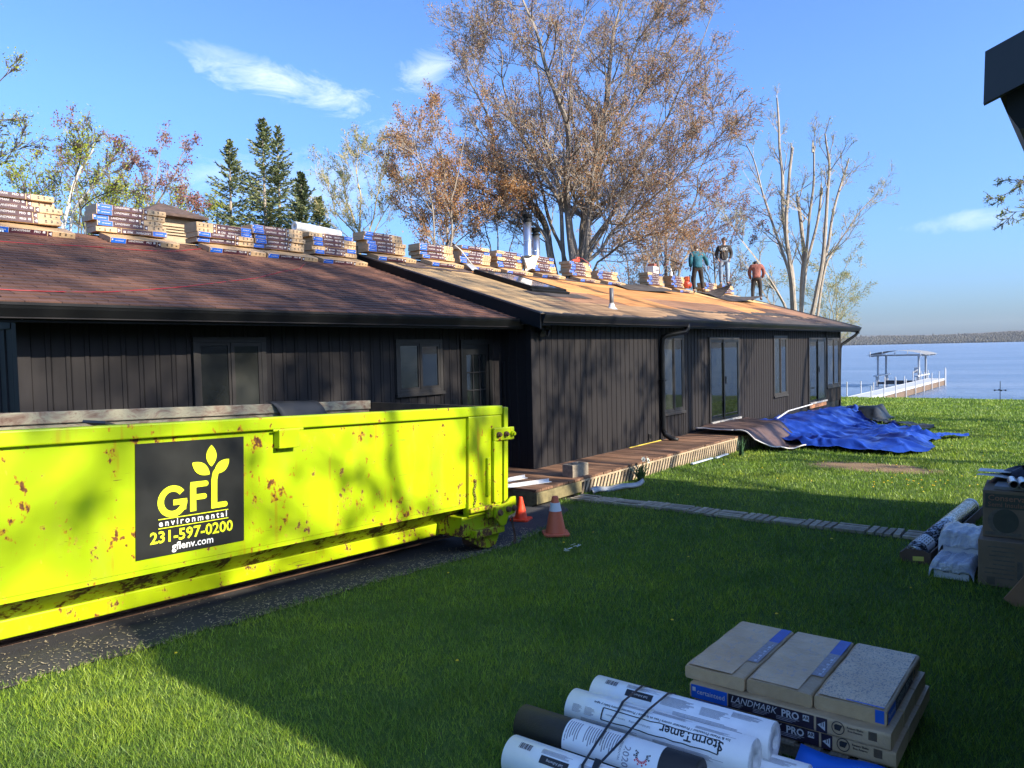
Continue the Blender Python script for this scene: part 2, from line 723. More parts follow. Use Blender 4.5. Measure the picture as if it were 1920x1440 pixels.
# ------------------------------------------------------------------ grass
t = NT("grass_blades")
big = t.noise(0.55, 5, 0.65)
mid = t.noise(5.0, 3, 0.6)
fine = t.noise(90, 2, 0.5)
c = t.ramp(big, [(0.28, (0.098, 0.200, 0.022)), (0.5, (0.165, 0.275, 0.028)), (0.72, (0.255, 0.335, 0.036))])
c = t.mix(t.step(mid, 0.45, 0.75), c, (0.120, 0.215, 0.036))
c = t.mix(t.step(fine, 0.5, 0.85), c, (0.36, 0.36, 0.065))
geo = t.new("ShaderNodeNewGeometry")
c = t.mix(1.0, c, t.ramp(geo.outputs['Random Per Island'], [(0.0, (0.55, 0.60, 0.55)), (0.55, (1.0, 1.0, 1.0)), (0.88, (1.35, 1.28, 1.2)), (1.0, (1.9, 1.7, 1.6))]), 'MULTIPLY')
patch_ = t.noise(1.5, 4, 0.6, dist=0.5)
c = t.mix(1.0, c, t.ramp(patch_, [(0.34, (0.80, 0.86, 0.88)), (0.5, (1.08, 1.08, 1.08)), (0.66, (1.35, 1.25, 1.08))]), 'MULTIPLY')
t.color(c).rough(0.5)
t.b.inputs['Specular IOR Level'].default_value = 0.4
tr = t.new("ShaderNodeBsdfTranslucent")
t.l.new(c, tr.inputs['Color'])
mx = t.new("ShaderNodeMixShader")
mx.inputs[0].default_value = 0.35
t.l.new(t.b.outputs[0], mx.inputs[1])
t.l.new(tr.outputs[0], mx.inputs[2])
t.l.new(mx.outputs[0], t.n['Material Output'].inputs['Surface'])
grass_m = t.mat

rs = np.random.RandomState(3)
NB = 850000
r = 2.3 + (44.0 - 2.3) * rs.rand(NB) ** 2.2
a = YAW + rs.uniform(-0.72, 0.72, NB)
S = r * np.cos(a)
N = r * np.sin(a)
ed = np.interp(S, [e[0] for e in EDGE], [e[1] for e in EDGE])
ok = (N < np.where(S < 9.1, ed + 0.04, 6.45)) & (S < 41.6)
ok |= (S > 29.2) & (S < 41.6)
ok |= (S > 18) & (S < 41) & (N < 7.2)
ok &= ~((S > 9.1) & (S < 28.9) & (N > 6.5))
ok &= ~((S > PX0 + 0.03) & (S < PX1 - 0.03) & (N < 6.5) & (N > 1.5) & (rs.rand(NB) < 0.97))
bare = ((S - 15.1) / 0.7) ** 2 + ((N - 3.4) / 1.25) ** 2 + rs.normal(0, 0.25, NB)
ok &= bare > 0.8
ok &= ~((S > 8.25) & (S < 9.15) & (N > 5.75 + 0.2 * rs.rand(NB)))
ok &= N > -0.2
S, N, r = S[ok], N[ok], r[ok]
nb = len(S)
Z = gz(S, N)
tuft = 0.5 + 0.3 * np.sin(S * 2.3 + np.sin(N * 3.1) * 2) * np.sin(N * 2.7 + np.sin(S * 1.7) * 2) + 0.35 * np.sin(S * 9.1 + 3 * np.sin(N * 5.3)) * np.sin(N * 8.3 + 3 * np.sin(S * 4.7))
hgt = (0.018 + 0.030 * rs.rand(nb)) * (0.7 + 0.7 * tuft) * (1 + 0.02 * r)
long_ = rs.rand(nb) < 0.02
hgt = np.where(long_, hgt * 1.8, hgt)
w = np.maximum(0.0019, 0.00047 * r) * (0.7 + 0.6 * rs.rand(nb))
az = rs.uniform(0, 2 * np.pi, nb)
lean = rs.uniform(0.15, 1.0, nb) * hgt
la = rs.uniform(0, 2 * np.pi, nb)
p0 = np.stack([S - w * np.cos(az), N - w * np.sin(az), Z - 0.004], -1)
p1 = np.stack([S + w * np.cos(az), N + w * np.sin(az), Z - 0.004], -1)
p2 = np.stack([S + lean * np.cos(la), N + lean * np.sin(la), Z + hgt], -1)
gvv = np.stack([p0, p1, p2], 1).reshape(-1, 3)
tag(link("grass", np_mesh("grass", gvv, 3, grass_m)), kind='stuff')

# dandelions dotted over the lawn
yel = M("dandelion_yellow", (0.80, 0.52, 0.01), 0.7, 0.1, 40)
rs = np.random.RandomState(21)
V = []
def dandelion(s, n):
    z = g1(s, n) + rs.uniform(0.04, 0.07)
    rad = rs.uniform(0.010, 0.017)
    cx, cy, cz = s, n, z
    for k in range(6):
        a0, a1 = k * math.pi / 3, (k + 1) * math.pi / 3
        V.extend([(cx, cy, cz + 0.008), (cx + rad * math.cos(a0), cy + rad * math.sin(a0), cz), (cx + rad * math.cos(a1), cy + rad * math.sin(a1), cz)])
for k in range(120):
    s, n = rs.uniform(12.5, 30), rs.uniform(0.2, 6.2)
    dandelion(s, n)
for k in range(26):
    cxx, cyy = 13.3 + rs.normal(0, 0.5), 2.4 + rs.normal(0, 0.5)
    dandelion(cxx, cyy)
for k in range(16):
    dandelion(rs.uniform(2.4, 11), rs.uniform(1.2, 5))
tag(link("dandelions", np_mesh("dandelions", np.array(V), 3, yel)), kind='stuff')
# ------------------------------------------------------------------ house
LW, MW = 8.1, 7.49
SL, SCN, SEND = 2.9, 10.22, 28.85
RIDGE_N = 11.38
L_EN, L_EZ, L_RZ = 7.55, 2.73, 3.98          # wing roof: eave, ridge
M_EN, M_EZ, M_RZ = 7.09, 2.79, 4.13          # main roof
M_S0, M_S1 = 9.9, 29.72
L_S0 = 2.45
KL = (L_RZ - L_EZ) / (RIDGE_N - L_EN)
KM = (M_RZ - M_EZ) / (RIDGE_N - M_EN)
AL, AM = math.atan(KL), math.atan(KM)
LEN_L = (RIDGE_N - L_EN) / math.cos(AL)
LEN_M = (RIDGE_N - M_EN) / math.cos(AM)

def roofL(s, u, h=0.0):
    return Vector((s, L_EN + u * math.cos(AL) - h * math.sin(AL), L_EZ + u * math.sin(AL) + h * math.cos(AL)))

def roofM(s, u, h=0.0):
    return Vector((s, M_EN + u * math.cos(AM) - h * math.sin(AM), M_EZ + u * math.sin(AM) + h * math.cos(AM)))

siding_m = M("dark_siding", (0.0225, 0.0205, 0.021), 0.6, 0.10, 3.0, spec=0.08, bump=0.12, bscale=50, rnd=0.05, stretch=(6, 6, 0.5))
trim_m = M("dark_trim", (0.016, 0.016, 0.017), 0.5, 0.1, 4, spec=0.1)
black_m = M("black_metal", (0.008, 0.0085, 0.009), 0.42, 0.15, 6, spec=0.16)
bronze_m = M("bronze_frame", (0.034, 0.031, 0.029), 0.45, 0.12, 8, spec=0.15)
white_m = M("white_paint", (0.74, 0.73, 0.70), 0.5, 0.05, 6)
redwood_m = M("stained_wood", (0.30, 0.135, 0.055), 0.6, 0.3, 8, stretch=(1, 6, 6), bump=0.2)
steel_m = M("galvanised_steel", (0.62, 0.63, 0.65), 0.28, 0.12, 8, metal=0.95)

def glass_mat(name, base, rough=0.03):
    t = NT(name)
    t.color(t.ramp(t.noise(1.3, 3), [(0.35, tuple(c * .6 for c in base)), (0.7, base)])).rough(rough)
    t.b.inputs['IOR'].default_value = 1.5
    t.b.inputs['Coat Weight'].default_value = 0.0
    t.b.inputs['Coat Roughness'].default_value = 0.02
    t.bump(t.noise(1.4, 2), 0.05, 0.02)
    return t.mat
glass_m = glass_mat("window_glass", (0.010, 0.013, 0.014))
glass_curtain_m = glass_mat("curtained_glass", (0.040, 0.042, 0.037))
glass_shade_m = glass_mat("screened_glass", (0.016, 0.018, 0.017), 0.22)

HL = Vector((15.0, 9.5, 0.0))
house = thing("house", "long low lakeside house in dark board siding with half stripped roof", "house", HL)
HINV = Matrix.Translation(-HL)

def hp(mb, name, mats, parent=None, **kw):
    """a part of the house, given in world coordinates"""
    o = mb.build(name, mats, parent or house, **kw)
    o.matrix_parent_inverse = HINV if parent is None else Matrix.Identity(4)
    return o

# wall cores
w_left = hp(MB().box(SL, LW, -0.1, SCN, LW + 0.15, 2.66), "wall", trim_m)
w_main = hp(MB().box(SCN, MW, -0.3, SEND, MW + 0.15, 2.70), "wall", trim_m)
mb = MB()
poly = [(MW, -0.3), (15.27, -0.3), (15.27, 2.7), (RIDGE_N, 2.7 + KM * (RIDGE_N - MW) - 0.02), (MW, 2.7)]
mb.prism(poly, lambda a, b: (SCN, a, b), lambda a, b: (SCN + 0.15, a, b))
w_gab = hp(mb, "wall", trim_m)
mb = MB()
mb.prism(poly, lambda a, b: (SEND - 0.15, a, b), lambda a, b: (SEND, a, b))
mb.box(SCN, 15.12, -0.3, SEND, 15.27, 2.7)
mb.box(SL, 14.4, -0.1, SCN, 14.55, 2.66)
pl = [(LW, -0.1), (14.55, -0.1), (14.55, 2.66), (RIDGE_N, 2.66 + KL * (RIDGE_N - LW) - 0.02), (LW, 2.66)]
mb.prism(pl, lambda a, b: (SL, a, b), lambda a, b: (SL + 0.12, a, b))
w_rest = hp(mb, "wall", trim_m)

BW = 0.18
bd = MB()
# profile of one board, in (x across, y outward negative): panel, then a proud batten
prof = [(0.0, 0.0), (0.0, -0.006), (0.008, -0.013), (BW - 0.056, -0.013), (BW - 0.050, -0.024), (BW - 0.012, -0.024), (BW - 0.006, -0.012), (BW - 0.005, 0.0)]
bd.prism(prof, lambda a, b: (a, b, 0.0), lambda a, b: (a, b, 1.0))
board_me = bd.mesh("siding_board", siding_m)
bm_fix(board_me)

def clad(parent, s0, s1, z0, z1, n, openings, side=False):
    s = s0
    while s < s1 - 0.02:
        e = min(s + BW, s1)
        cuts = sorted(set([s, e] + [x for o in openings for x in o[:2] if s + 0.004 < x < e - 0.004]))
        for a, b in zip(cuts, cuts[1:]):
            if b - a < 0.015:
                continue
            mid = (a + b) / 2
            spans = [(z0, z1)]
            for o in openings:
                if o[0] < mid < o[1]:
                    new = []
                    for u, v in spans:
                        if o[2] > u + 0.02:
                            new.append((u, min(v, o[2])))
                        if o[3] < v - 0.02:
                            new.append((max(u, o[3]), v))
                    spans = new
            for u, v in spans:
                ob = link("siding_board", board_me, parent)
                ob.scale = ((b - a) / BW, 1, v - u)
                if side:
                    ob.location = (n, a + (b - a), u)
                    ob.rotation_euler = (0, 0, -math.pi / 2)
                else:
                    ob.location = (a, n, u)
        s = e

OPL = [(4.62, 5.56, 1.10, 2.44), (7.72, 8.70, 1.60, 2.41), (9.13, 9.90, 0.25, 2.40)]
OPM = [(14.93, 15.95, 0.77, 2.48), (17.34, 19.22, 0.24, 2.43), (21.83, 22.99, 0.73, 2.48), (25.08, 26.97, 0.20, 2.42), (27.12, 28.62, 0.72, 2.42)]
clad(w_left, SL + 0.09, SCN - 0.001, 0.15, 2.60, LW, OPL)
clad(w_main, SCN + 0.09, SEND - 0.09, 0.22, 2.64, MW, [o for o in OPM])
clad(w_gab, MW + 0.09, LW - 0.03, 0.25, 2.75, SCN, [], side=True)
clad(w_rest, LW + 0.09, LW + 3.0, 0.1, 2.60, SL, [], side=True)
for nm_, bx_ in (("corner_trim", (SCN - 0.03, MW - 0.03, 0.22, SCN + 0.085, MW + 0.085, 2.66)), ("corner_trim", (SEND - 0.085, MW - 0.03, -0.2, SEND + 0.03, MW + 0.085, 2.66)),
                 ("corner_trim", (SL - 0.03, LW - 0.03, 0.1, SL + 0.085, LW + 0.085, 2.62)), ("frieze_trim", (SL - 0.035, LW + 0.09, 2.52, SL - 0.002, LW + 3.0, 2.62)), ("base_trim", (SCN + 0.086, MW - 0.03, 0.19, 17.3, MW - 0.001, 0.25))):
    hp(MB().box(*bx_), nm_, siding_m, bevel=0.004)


def window(s0, s1, z0, z1, n, panes, fm=bronze_m, sill=True, casing=0.065, split=None):
    """window in a wall facing -n: casing, one sash and pane per entry of panes"""
    wmb = MB()
    d = 0.05
    c = casing
    wmb.box(s0, n - d, z1 - c, s1, n - 0.001, z1)
    wmb.box(s0, n - d, z0, s0 + c, n - 0.001, z1 - c)
    wmb.box(s1 - c, n - d, z0, s1, n - 0.001, z1 - c)
    wmb.box(s0 + c, n - d, z0, s1 - c, n - 0.001, z0 + c)
    if sill:
        wmb.box(s0 - 0.02, n - d - 0.025, z0 - 0.03, s1 + 0.02, n - 0.03, z0 + 0.018)
    wn_ = hp(wmb, "window", fm, bevel=0.004)
    a0, a1, b0, b1 = s0 + c, s1 - c, z0 + c, z1 - c
    k = len(panes)
    edges = [a0 + (a1 - a0) * i / k for i in range(k + 1)] if not split else [a0, a0 + (a1 - a0) * split, a1]
    for i, pm in enumerate(panes):
        e0, e1 = edges[i], edges[i + 1]
        nn = n - 0.030 if i % 2 else n - 0.018
        t_ = 0.045 if i % 2 else 0.032
        sm = MB()
        sm.box(e0, nn - 0.014, b1 - t_, e1, nn + 0.014, b1)
        sm.box(e0, nn - 0.014, b0, e1, nn + 0.014, b0 + t_)
        sm.box(e0, nn - 0.014, b0 + t_, e0 + t_, nn + 0.014, b1 - t_)
        sm.box(e1 - t_, nn - 0.014, b0 + t_, e1, nn + 0.014, b1 - t_)
        so = hp(sm, "sash", fm, wn_)
        pb = MB()
        pb.box(e0 + t_, nn - 0.003, b0 + t_, e1 - t_, nn + 0.003, b1 - t_)
        hp(pb, "pane", pm, wn_)
    return wn_

window(4.62, 5.56, 1.10, 2.44, LW, [glass_shade_m, glass_curtain_m])
window(7.72, 8.70, 1.60, 2.41, LW, [glass_shade_m, glass_m])
window(14.93, 15.95, 0.77, 2.48, MW, [glass_curtain_m, glass_m])
window(21.83, 22.99, 0.73, 2.48, MW, [glass_shade_m, glass_m])
window(27.12, 28.62, 0.72, 2.42, MW, [glass_curtain_m, glass_m], split=0.55)

# nine-light side door of the wing
d = MB()
d.box(9.13, LW - 0.045, 0.25, 9.20, LW - 0.001, 2.40)
d.box(9.83, LW - 0.045, 0.25, 9.90, LW - 0.001, 2.40)
d.box(9.20, LW - 0.045, 2.33, 9.83, LW - 0.001, 2.40)
door = hp(d, "door", black_m, bevel=0.004)
leaf = MB()
leaf.box(9.20, LW - 0.02, 0.25, 9.83, LW - 0.001, 1.30)
leaf.box(9.20, LW - 0.02, 2.16, 9.83, LW - 0.001, 2.33)
leaf.box(9.20, LW - 0.02, 1.30, 9.28, LW - 0.001, 2.16)
leaf.box(9.75, LW - 0.02, 1.30, 9.83, LW - 0.001, 2.16)
hp(leaf, "door_leaf", black_m, door)
mun = MB()
for x in (9.43, 9.595):
    mun.box(x - 0.009, LW - 0.026, 1.30, x + 0.009, LW - 0.0105, 2.16)
for z in (1.587, 1.873):
    mun.box(9.28, LW - 0.025, z - 0.009, 9.75, LW - 0.0115, z + 0.009)
hp(mun, "muntin", trim_m, door)
for i in range(3):
    for j in range(3):
        x0 = (9.28, 9.439, 9.604)[i]
        x1 = (9.421, 9.586, 9.75)[i]
        z0 = (1.30, 1.596, 1.882)[j]
        z1 = (1.578, 1.864, 2.16)[j]
        hp(MB().box(x0, LW - 0.012, z0, x1, LW - 0.006, z1), "pane", glass_m, door)
hp(MB().tube([(9.24, LW - 0.02, 1.15), (9.24, LW - 0.07, 1.15), (9.30, LW - 0.08, 1.15)], 0.012), "handle", steel_m, door)


def slider(s0, s1, z0, z1, panes, split=0.46):
    f = MB()
    f.box(s0, MW - 0.05, z1 - 0.06, s1, MW - 0.001, z1)
    f.box(s0, MW - 0.05, z0, s0 + 0.06, MW - 0.001, z1 - 0.06)
    f.box(s1 - 0.06, MW - 0.05, z0, s1, MW - 0.001, z1 - 0.06)
    dd = hp(f, "sliding_door", bronze_m, bevel=0.004)
    a0, a1, b0, b1 = s0 + 0.06, s1 - 0.06, z0 + 0.05, z1 - 0.06
    mid = a0 + (a1 - a0) * split
    for i, (e0, e1) in enumerate(((a0, mid + 0.04), (mid - 0.03, a1))):
        nn = MW - (0.036 if i else 0.018)
        sm = MB()
        t_ = 0.07
        sm.box(e0, nn - 0.014, b1 - t_, e1, nn + 0.014, b1)
        sm.box(e0, nn - 0.014, b0, e1, nn + 0.014, b0 + t_)
        sm.box(e0, nn - 0.014, b0 + t_, e0 + t_, nn + 0.014, b1 - t_)
        sm.box(e1 - t_, nn - 0.014, b0 + t_, e1, nn + 0.014, b1 - t_)
        hp(sm, "sash", black_m, dd)
        hp(MB().box(e0 + t_, nn - 0.003, b0 + t_, e1 - t_, nn + 0.003, b1 - t_), "pane", panes[i], dd)
    hp(MB().box(s0 + 0.01, MW - 0.10, z0, s1 - 0.01, MW - 0.001, z0 + 0.048), "sill", M("sill_grey", (.36, .34, .31), .6), dd)
    hp(MB().box(s0 + 0.02, MW - 0.055, z0 - 0.14, s1 - 0.02, MW - 0.002, z0 - 0.002), "kick_board", redwood_m, dd)
    hp(MB().box(mid + 0.06, MW - 0.075, 1.28, mid + 0.085, MW - 0.05, 1.46), "handle", black_m, dd)

slider(17.34, 19.22, 0.345, 2.43, (glass_m, glass_m))
slider(25.08, 26.97, 0.29, 2.42, (glass_m, glass_shade_m), 0.52)

# soffits, fascias, gutters
so = MB()
so.box(L_S0, L_EN + 0.012, 2.575, M_S0, LW + 0.02, 2.59)
so.box(M_S0, M_EN + 0.012, 2.63, M_S1, MW + 0.02, 2.645)
hp(so, "soffit", trim_m)
fa = MB()
fa.box(L_S0, L_EN - 0.012, 2.555, M_S0 + 0.2, L_EN + 0.012, L_EZ - 0.012)
fa.box(M_S0, M_EN - 0.012, 2.61, M_S1, M_EN + 0.012, M_EZ - 0.012)
hp(fa, "fascia", trim_m)
kprof = [(0, -0.125), (-0.055, -0.125), (-0.072, -0.095), (-0.098, -0.05), (-0.108, -0.012), (-0.108, 0.0), (-0.094, 0.0), (-0.094, -0.012), (-0.06, -0.085), (0, -0.09)]
for s0, s1, en, ez in ((L_S0 + 0.05, M_S0 + 0.05, L_EN - 0.014, L_EZ - 0.01), (M_S0 + 0.02, M_S1 + 0.02, M_EN - 0.014, M_EZ - 0.01)):
    g = MB()
    g.prism(kprof, lambda a, b: (s0, en + a, ez + b), lambda a, b: (s1, en + a, ez + b))
    full = [p for p in kprof[:6]] + [(0, 0)]
    for se in (s0 - 0.004, s1 + 0.001):
        g.prism(full, lambda a, b: (se, en + a, ez + b), lambda a, b: (se + 0.003, en + a, ez + b))
    go = hp(g, "gutter", black_m)
    lip = MB().box(s0, en - 0.112, ez - 0.022, s1, en - 0.1085, ez + 0.003)
    hp(lip, "gutter_lip", trim_m, go)
    lip2 = MB().box(s0, en - 0.064, ez - 0.136, s1, en, ez - 0.1255)
    hp(lip2, "gutter_bottom", siding_m, go)
# rakes of the main roof
for sa, sb in ((M_S0 - 0.03, M_S0), (M_S1, M_S1 + 0.03)):
    r_ = MB()
    pr = [(M_EN - 0.05, M_EZ - 0.24), (M_EN - 0.05, M_EZ - 0.005), (RIDGE_N, M_RZ + 0.0), (2 * RIDGE_N - M_EN, M_EZ - 0.005), (2 * RIDGE_N - M_EN, M_EZ - 0.24), (RIDGE_N, M_RZ - 0.24)]
    r_.prism(pr, lambda a, b: (sa, a, b), lambda a, b: (sb, a, b))
    hp(r_, "rake_board", black_m)
    dr = MB()
    dr.prism([(M_EN - 0.06, M_EZ - 0.002), (M_EN - 0.06, M_EZ + 0.02), (RIDGE_N, M_RZ + 0.025), (RIDGE_N, M_RZ + 0.003)], lambda a, b: (sa - 0.008, a, b), lambda a, b: (sb + 0.02, a, b))
    hp(dr, "drip_edge", M("drip_edge_metal", (0.10, 0.10, 0.105), 0.35, 0.15, 6, metal=0.4))
rs_ = MB()
for sa, sb in ((M_S0, SCN), (SEND, M_S1)):
    rs_.prism([(M_EN, M_EZ - 0.19), (M_EN, M_EZ - 0.175), (RIDGE_N, M_RZ - 0.175), (RIDGE_N, M_RZ - 0.19)], lambda a, b: (sa, a, b), lambda a, b: (sb, a, b))
hp(rs_, "rake_soffit", trim_m)
lr = MB()
lr.prism([(L_EN - 0.05, L_EZ - 0.2), (L_EN - 0.05, L_EZ), (RIDGE_N, L_RZ), (RIDGE_N, L_RZ - 0.2)], lambda a, b: (L_S0 - 0.03, a, b), lambda a, b: (L_S0, a, b))
hp(lr, "rake_board", black_m)

# downspouts
def ribbed_pipe(pts, r=0.045):
    return MB().tube(pts, r, 10)
dsp = ribbed_pipe([(15.25, 7.03, 2.70), (15.25, 7.03, 2.60), (15.2, 7.06, 2.53), (14.98, 7.22, 2.49), (14.86, 7.34, 2.46), (14.80, 7.40, 2.38), (14.80, 7.41, 2.2), (14.80, 7.41, 0.50), (14.80, 7.405, 0.42)], 0.052)
do = hp(dsp, "downspout", black_m, smooth=True)
hp(ribbed_pipe([(14.80, 7.40, 0.43), (14.80, 7.36, 0.36), (14.83, 7.22, 0.27), (14.86, 7.10, 0.25)], 0.056), "elbow", black_m, do, smooth=True)
hp(MB().box(14.73, 7.345, 1.5, 14.87, 7.46, 1.53), "strap", black_m, do)
hp(ribbed_pipe([(29.55, 7.03, 2.70), (29.56, 7.05, 2.60), (29.5, 7.12, 2.50), (29.2, 7.36, 2.28), (28.98, 7.47, 2.16), (28.93, 7.5, 2.04), (28.93, 7.55, 0.1)], 0.05), "downspout", black_m, smooth=True)
hp(ribbed_pipe([(10.16, 8.02, 0.3), (10.16, 8.02, 2.0), (10.16, 8.02, 2.03)], 0.022), "conduit", trim_m, smooth=True)

# flood light under the eave at the corner, outlet box low on the wall
fl = MB()
fl.box(10.34, MW - 0.09, 2.50, 10.50, MW - 0.005, 2.58)
flo = hp(fl, "flood_light", black_m, bevel=0.01)
lh = MB()
lh.tube([(10.46, MW - 0.08, 2.52), (10.50, MW - 0.18, 2.49)], [0.035, 0.062], 12)
lh.tube([(10.36, MW - 0.08, 2.52), (10.33, MW - 0.18, 2.48)], [0.035, 0.062], 12)
hp(lh, "lamp_head", black_m, flo, smooth=False)
ob_ = hp(MB().box(14.22, MW - 0.05, 0.30, 14.31, MW - 0.025, 0.43), "outlet_box", bronze_m, bevel=0.004)
hp(MB().box(14.24, MW - 0.062, 0.33, 14.30, MW - 0.0505, 0.42), "outlet_cover", black_m, ob_)

# ---- wing roof: deck, then shingles
shingle_t = NT("brown_shingle")
r_ = shingle_t.rand()
c = shingle_t.ramp(r_, [(0.0, (0.078, 0.036, 0.024)), (0.45, (0.128, 0.056, 0.035)), (0.8, (0.170, 0.074, 0.044)), (1.0, (0.094, 0.044, 0.030))])
g_ = shingle_t.noise(320, 2, 0.7)
c = shingle_t.mix(shingle_t.step(g_, 0.42, 0.68), shingle_t.mix(0.5, c, (0.03, 0.022, 0.020)), c)
b_ = shingle_t.noise(0.9, 4, 0.6)
c = shingle_t.mix(shingle_t.step(b_, 0.5, 0.8), c, (0.062, 0.033, 0.025))
shingle_t.color(c).rough(0.92).bump(g_, 0.5, 0.004)
shingle_m = shingle_t.mat
roof_deck_m = M("roof_deck_brown", (0.05, 0.035, 0.03), 0.95, 0.3, 8)

rl = MB()
rl.prism([(L_EN - 0.03, L_EZ - 0.03), (L_EN - 0.03, L_EZ - 0.002), (RIDGE_N, L_RZ - 0.002 + 0.009), (2 * RIDGE_N - L_EN, L_EZ), (2 * RIDGE_N - L_EN, L_EZ - 0.03), (RIDGE_N, L_RZ - 0.03)],
         lambda a, b: (L_S0, a, b), lambda a, b: (SCN, a, b))
roof_l = hp(rl, "roof", roof_deck_m)
EXPO, TAB = 0.137, 0.305
tb = MB()
tb.add([(0.002, 0, 0.0), (TAB - 0.004, 0, 0.0), (TAB - 0.004, 0.19, 0.0), (0.002, 0.19, 0.0),
        (0.002, 0, 0.019), (TAB - 0.004, 0, 0.019), (TAB - 0.004, 0.19, 0.003), (0.002, 0.19, 0.003)],
       [(0, 3, 2, 1), (4, 5, 6, 7), (0, 1, 5, 4), (1, 2, 6, 5), (2, 3, 7, 6), (3, 0, 4, 7)])
tab_me = tb.mesh("shingle", shingle_m)
bm_fix(tab_me)
tabs = []
for k in range(int(LEN_L / EXPO)):
    u = k * EXPO - 0.04
    s = L_S0 + (0.5 * TAB if k % 2 else 0.0) + random.uniform(-0.015, 0.015) - TAB
    while s < SCN:
        if L_S0 - 0.05 < s < SCN - 0.2:
            tabs.append((s, u))
        s += TAB
tabs.sort(key=lambda q: (roofL(q[0], q[1]) - CAM).length)
Rm = Matrix.Rotation(AL, 3, 'X')
for s, u in tabs[:300]:
    o = link("shingle", tab_me, roof_l)
    o.location = roofL(s, u, 0.004) + Vector((0, 0, random.uniform(-0.001, 0.002)))
    o.rotation_euler = (AL, 0, random.uniform(-0.006, 0.006))
sf = MB()
for s, u in tabs[300:]:
    lift = 0.004 + random.uniform(-0.001, 0.002)
    vs = []
    for v in tb.v:
        vs.append(roofL(s + v[0], u + v[1], lift + v[2]))
    sf.add(vs, tb.f[:0] + [(4, 5, 6, 7), (0, 1, 5, 4), (1, 2, 6, 5), (3, 0, 4, 7)], 0)
sfm = NT("brown_shingle_field")
geo = sfm.new("ShaderNodeNewGeometry")
c = sfm.ramp(geo.outputs['Random Per Island'], [(0.0, (0.078, 0.036, 0.024)), (0.45, (0.128, 0.056, 0.035)), (0.8, (0.170, 0.074, 0.044)), (1.0, (0.094, 0.044, 0.030))])
b_ = sfm.noise(0.9, 4, 0.6)
c = sfm.mix(sfm.step(b_, 0.5, 0.8), c, (0.062, 0.033, 0.025))
sfm.color(c).rough(0.92).bump(sfm.noise(320, 2), 0.4, 0.004)
sfo = hp(sf, "shingle_field", sfm.mat, roof_l)
tag(sfo, kind='stuff')

# ---- main roof: bare sheathing, remnants of felt and shingle
rm_ = MB()
rm_.prism([(M_EN - 0.03, M_EZ - 0.05), (M_EN - 0.03, M_EZ - 0.022), (RIDGE_N, M_RZ - 0.014), (2 * RIDGE_N - M_EN, M_EZ), (2 * RIDGE_N - M_EN, M_EZ - 0.05), (RIDGE_N, M_RZ - 0.05)],
          lambda a, b: (M_S0, a, b), lambda a, b: (M_S1, a, b))
roof_m = hp(rm_, "roof", roof_deck_m)

def ply(name, c1, c2, c3):
    t = NT(name)
    g1_ = t.noise(2.0, 6, 0.65, (0.35, 5, 5), dist=0.6)
    g2_ = t.noise(0.7, 4, 0.6, (0.5, 1.2, 1.2))
    c = t.ramp(g1_, [(0.30, c1), (0.52, c2), (0.72, c3)])
    c = t.mix(t.step(g2_, 0.52, 0.75), c, tuple(x * 0.62 for x in c2))
    st = t.noise(9, 4, 0.7, (0.3, 1, 1))
    c = t.mix(t.step(st, 0.66, 0.78), c, (0.10, 0.075, 0.055))
    gg = t.ramp(t.rand(), [(0, (0.82,) * 3), (1, (1.15,) * 3)])
    t.color(t.mix(1.0, c, gg, 'MULTIPLY')).rough(0.75)
    t.b.inputs['Specular IOR Level'].default_value = 0.2
    return t.mat
ply_tan = ply("sheathing_tan", (0.22, 0.145, 0.08), (0.42, 0.275, 0.135), (0.56, 0.38, 0.19))
ply_orange = ply("sheathing_orange", (0.30, 0.130, 0.048), (0.50, 0.225, 0.078), (0.62, 0.315, 0.12))
ply_grey = ply("sheathing_weathered", (0.15, 0.090, 0.052), (0.33, 0.205, 0.110), (0.50, 0.330, 0.18))
ply_new = ply("sheathing_new", (0.50, 0.34, 0.15), (0.62, 0.44, 0.20), (0.70, 0.53, 0.27))
ply_brown = ply("sheathing_brown", (0.13, 0.075, 0.05), (0.25, 0.135, 0.08), (0.36, 0.19, 0.10))
k = 0
rowh = LEN_M / 4
for row in range(4):
    s = M_S0 + (0 if row % 2 else -1.22)
    while s < M_S1 - 0.02:
        a, b = max(s, M_S0), min(s + 2.44, M_S1)
        s += 2.44
        if b - a < 0.05:
            continue
        mid = (a + b) / 2
        if row == 0:
            m = ply_tan if mid < 12.3 else ply_grey if mid < 19 else random.choice((ply_grey, ply_brown))
        elif row == 1:
            m = (ply_tan if mid < 13.5 else random.choice((ply_orange, ply_orange, ply_brown)) if mid < 24 else ply_brown)
        elif row == 2:
            m = ply_tan if mid < 12.5 else ply_orange if mid < 25 else random.choice((ply_brown, ply_orange))
        else:
            m = ply_tan if mid < 12 else ply_orange if mid < 23.5 else ply_new if mid > 24.4 else ply_orange
        pb = MB()
        u0, u1 = row * rowh + 0.003, (row + 1) * rowh - 0.003
        vs = [roofM(x, y, h) for h in (-0.016, 0.0) for x, y in ((a + 0.003, u0), (b - 0.003, u0), (b - 0.003, u1), (a + 0.003, u1))]
        dz = random.uniform(-0.002, 0.002)
        vs = [v + Vector((0, 0, dz)) for v in vs]
        pb.add(vs, [(0, 3, 2, 1), (4, 5, 6, 7), (0, 1, 5, 4), (1, 2, 6, 5), (2, 3, 7, 6), (3, 0, 4, 7)])
        hp(pb, "sheathing_board", m, roof_m)

felt_m = M("torn_felt", (0.046, 0.036, 0.031), 0.9, 0.6, 5, bump=0.4, bscale=18, bdist=0.01)
oldsh_m = M("old_brown_shingle", (0.075, 0.048, 0.038), 0.95, 0.5, 9, bump=0.5, bscale=40, bdist=0.01)

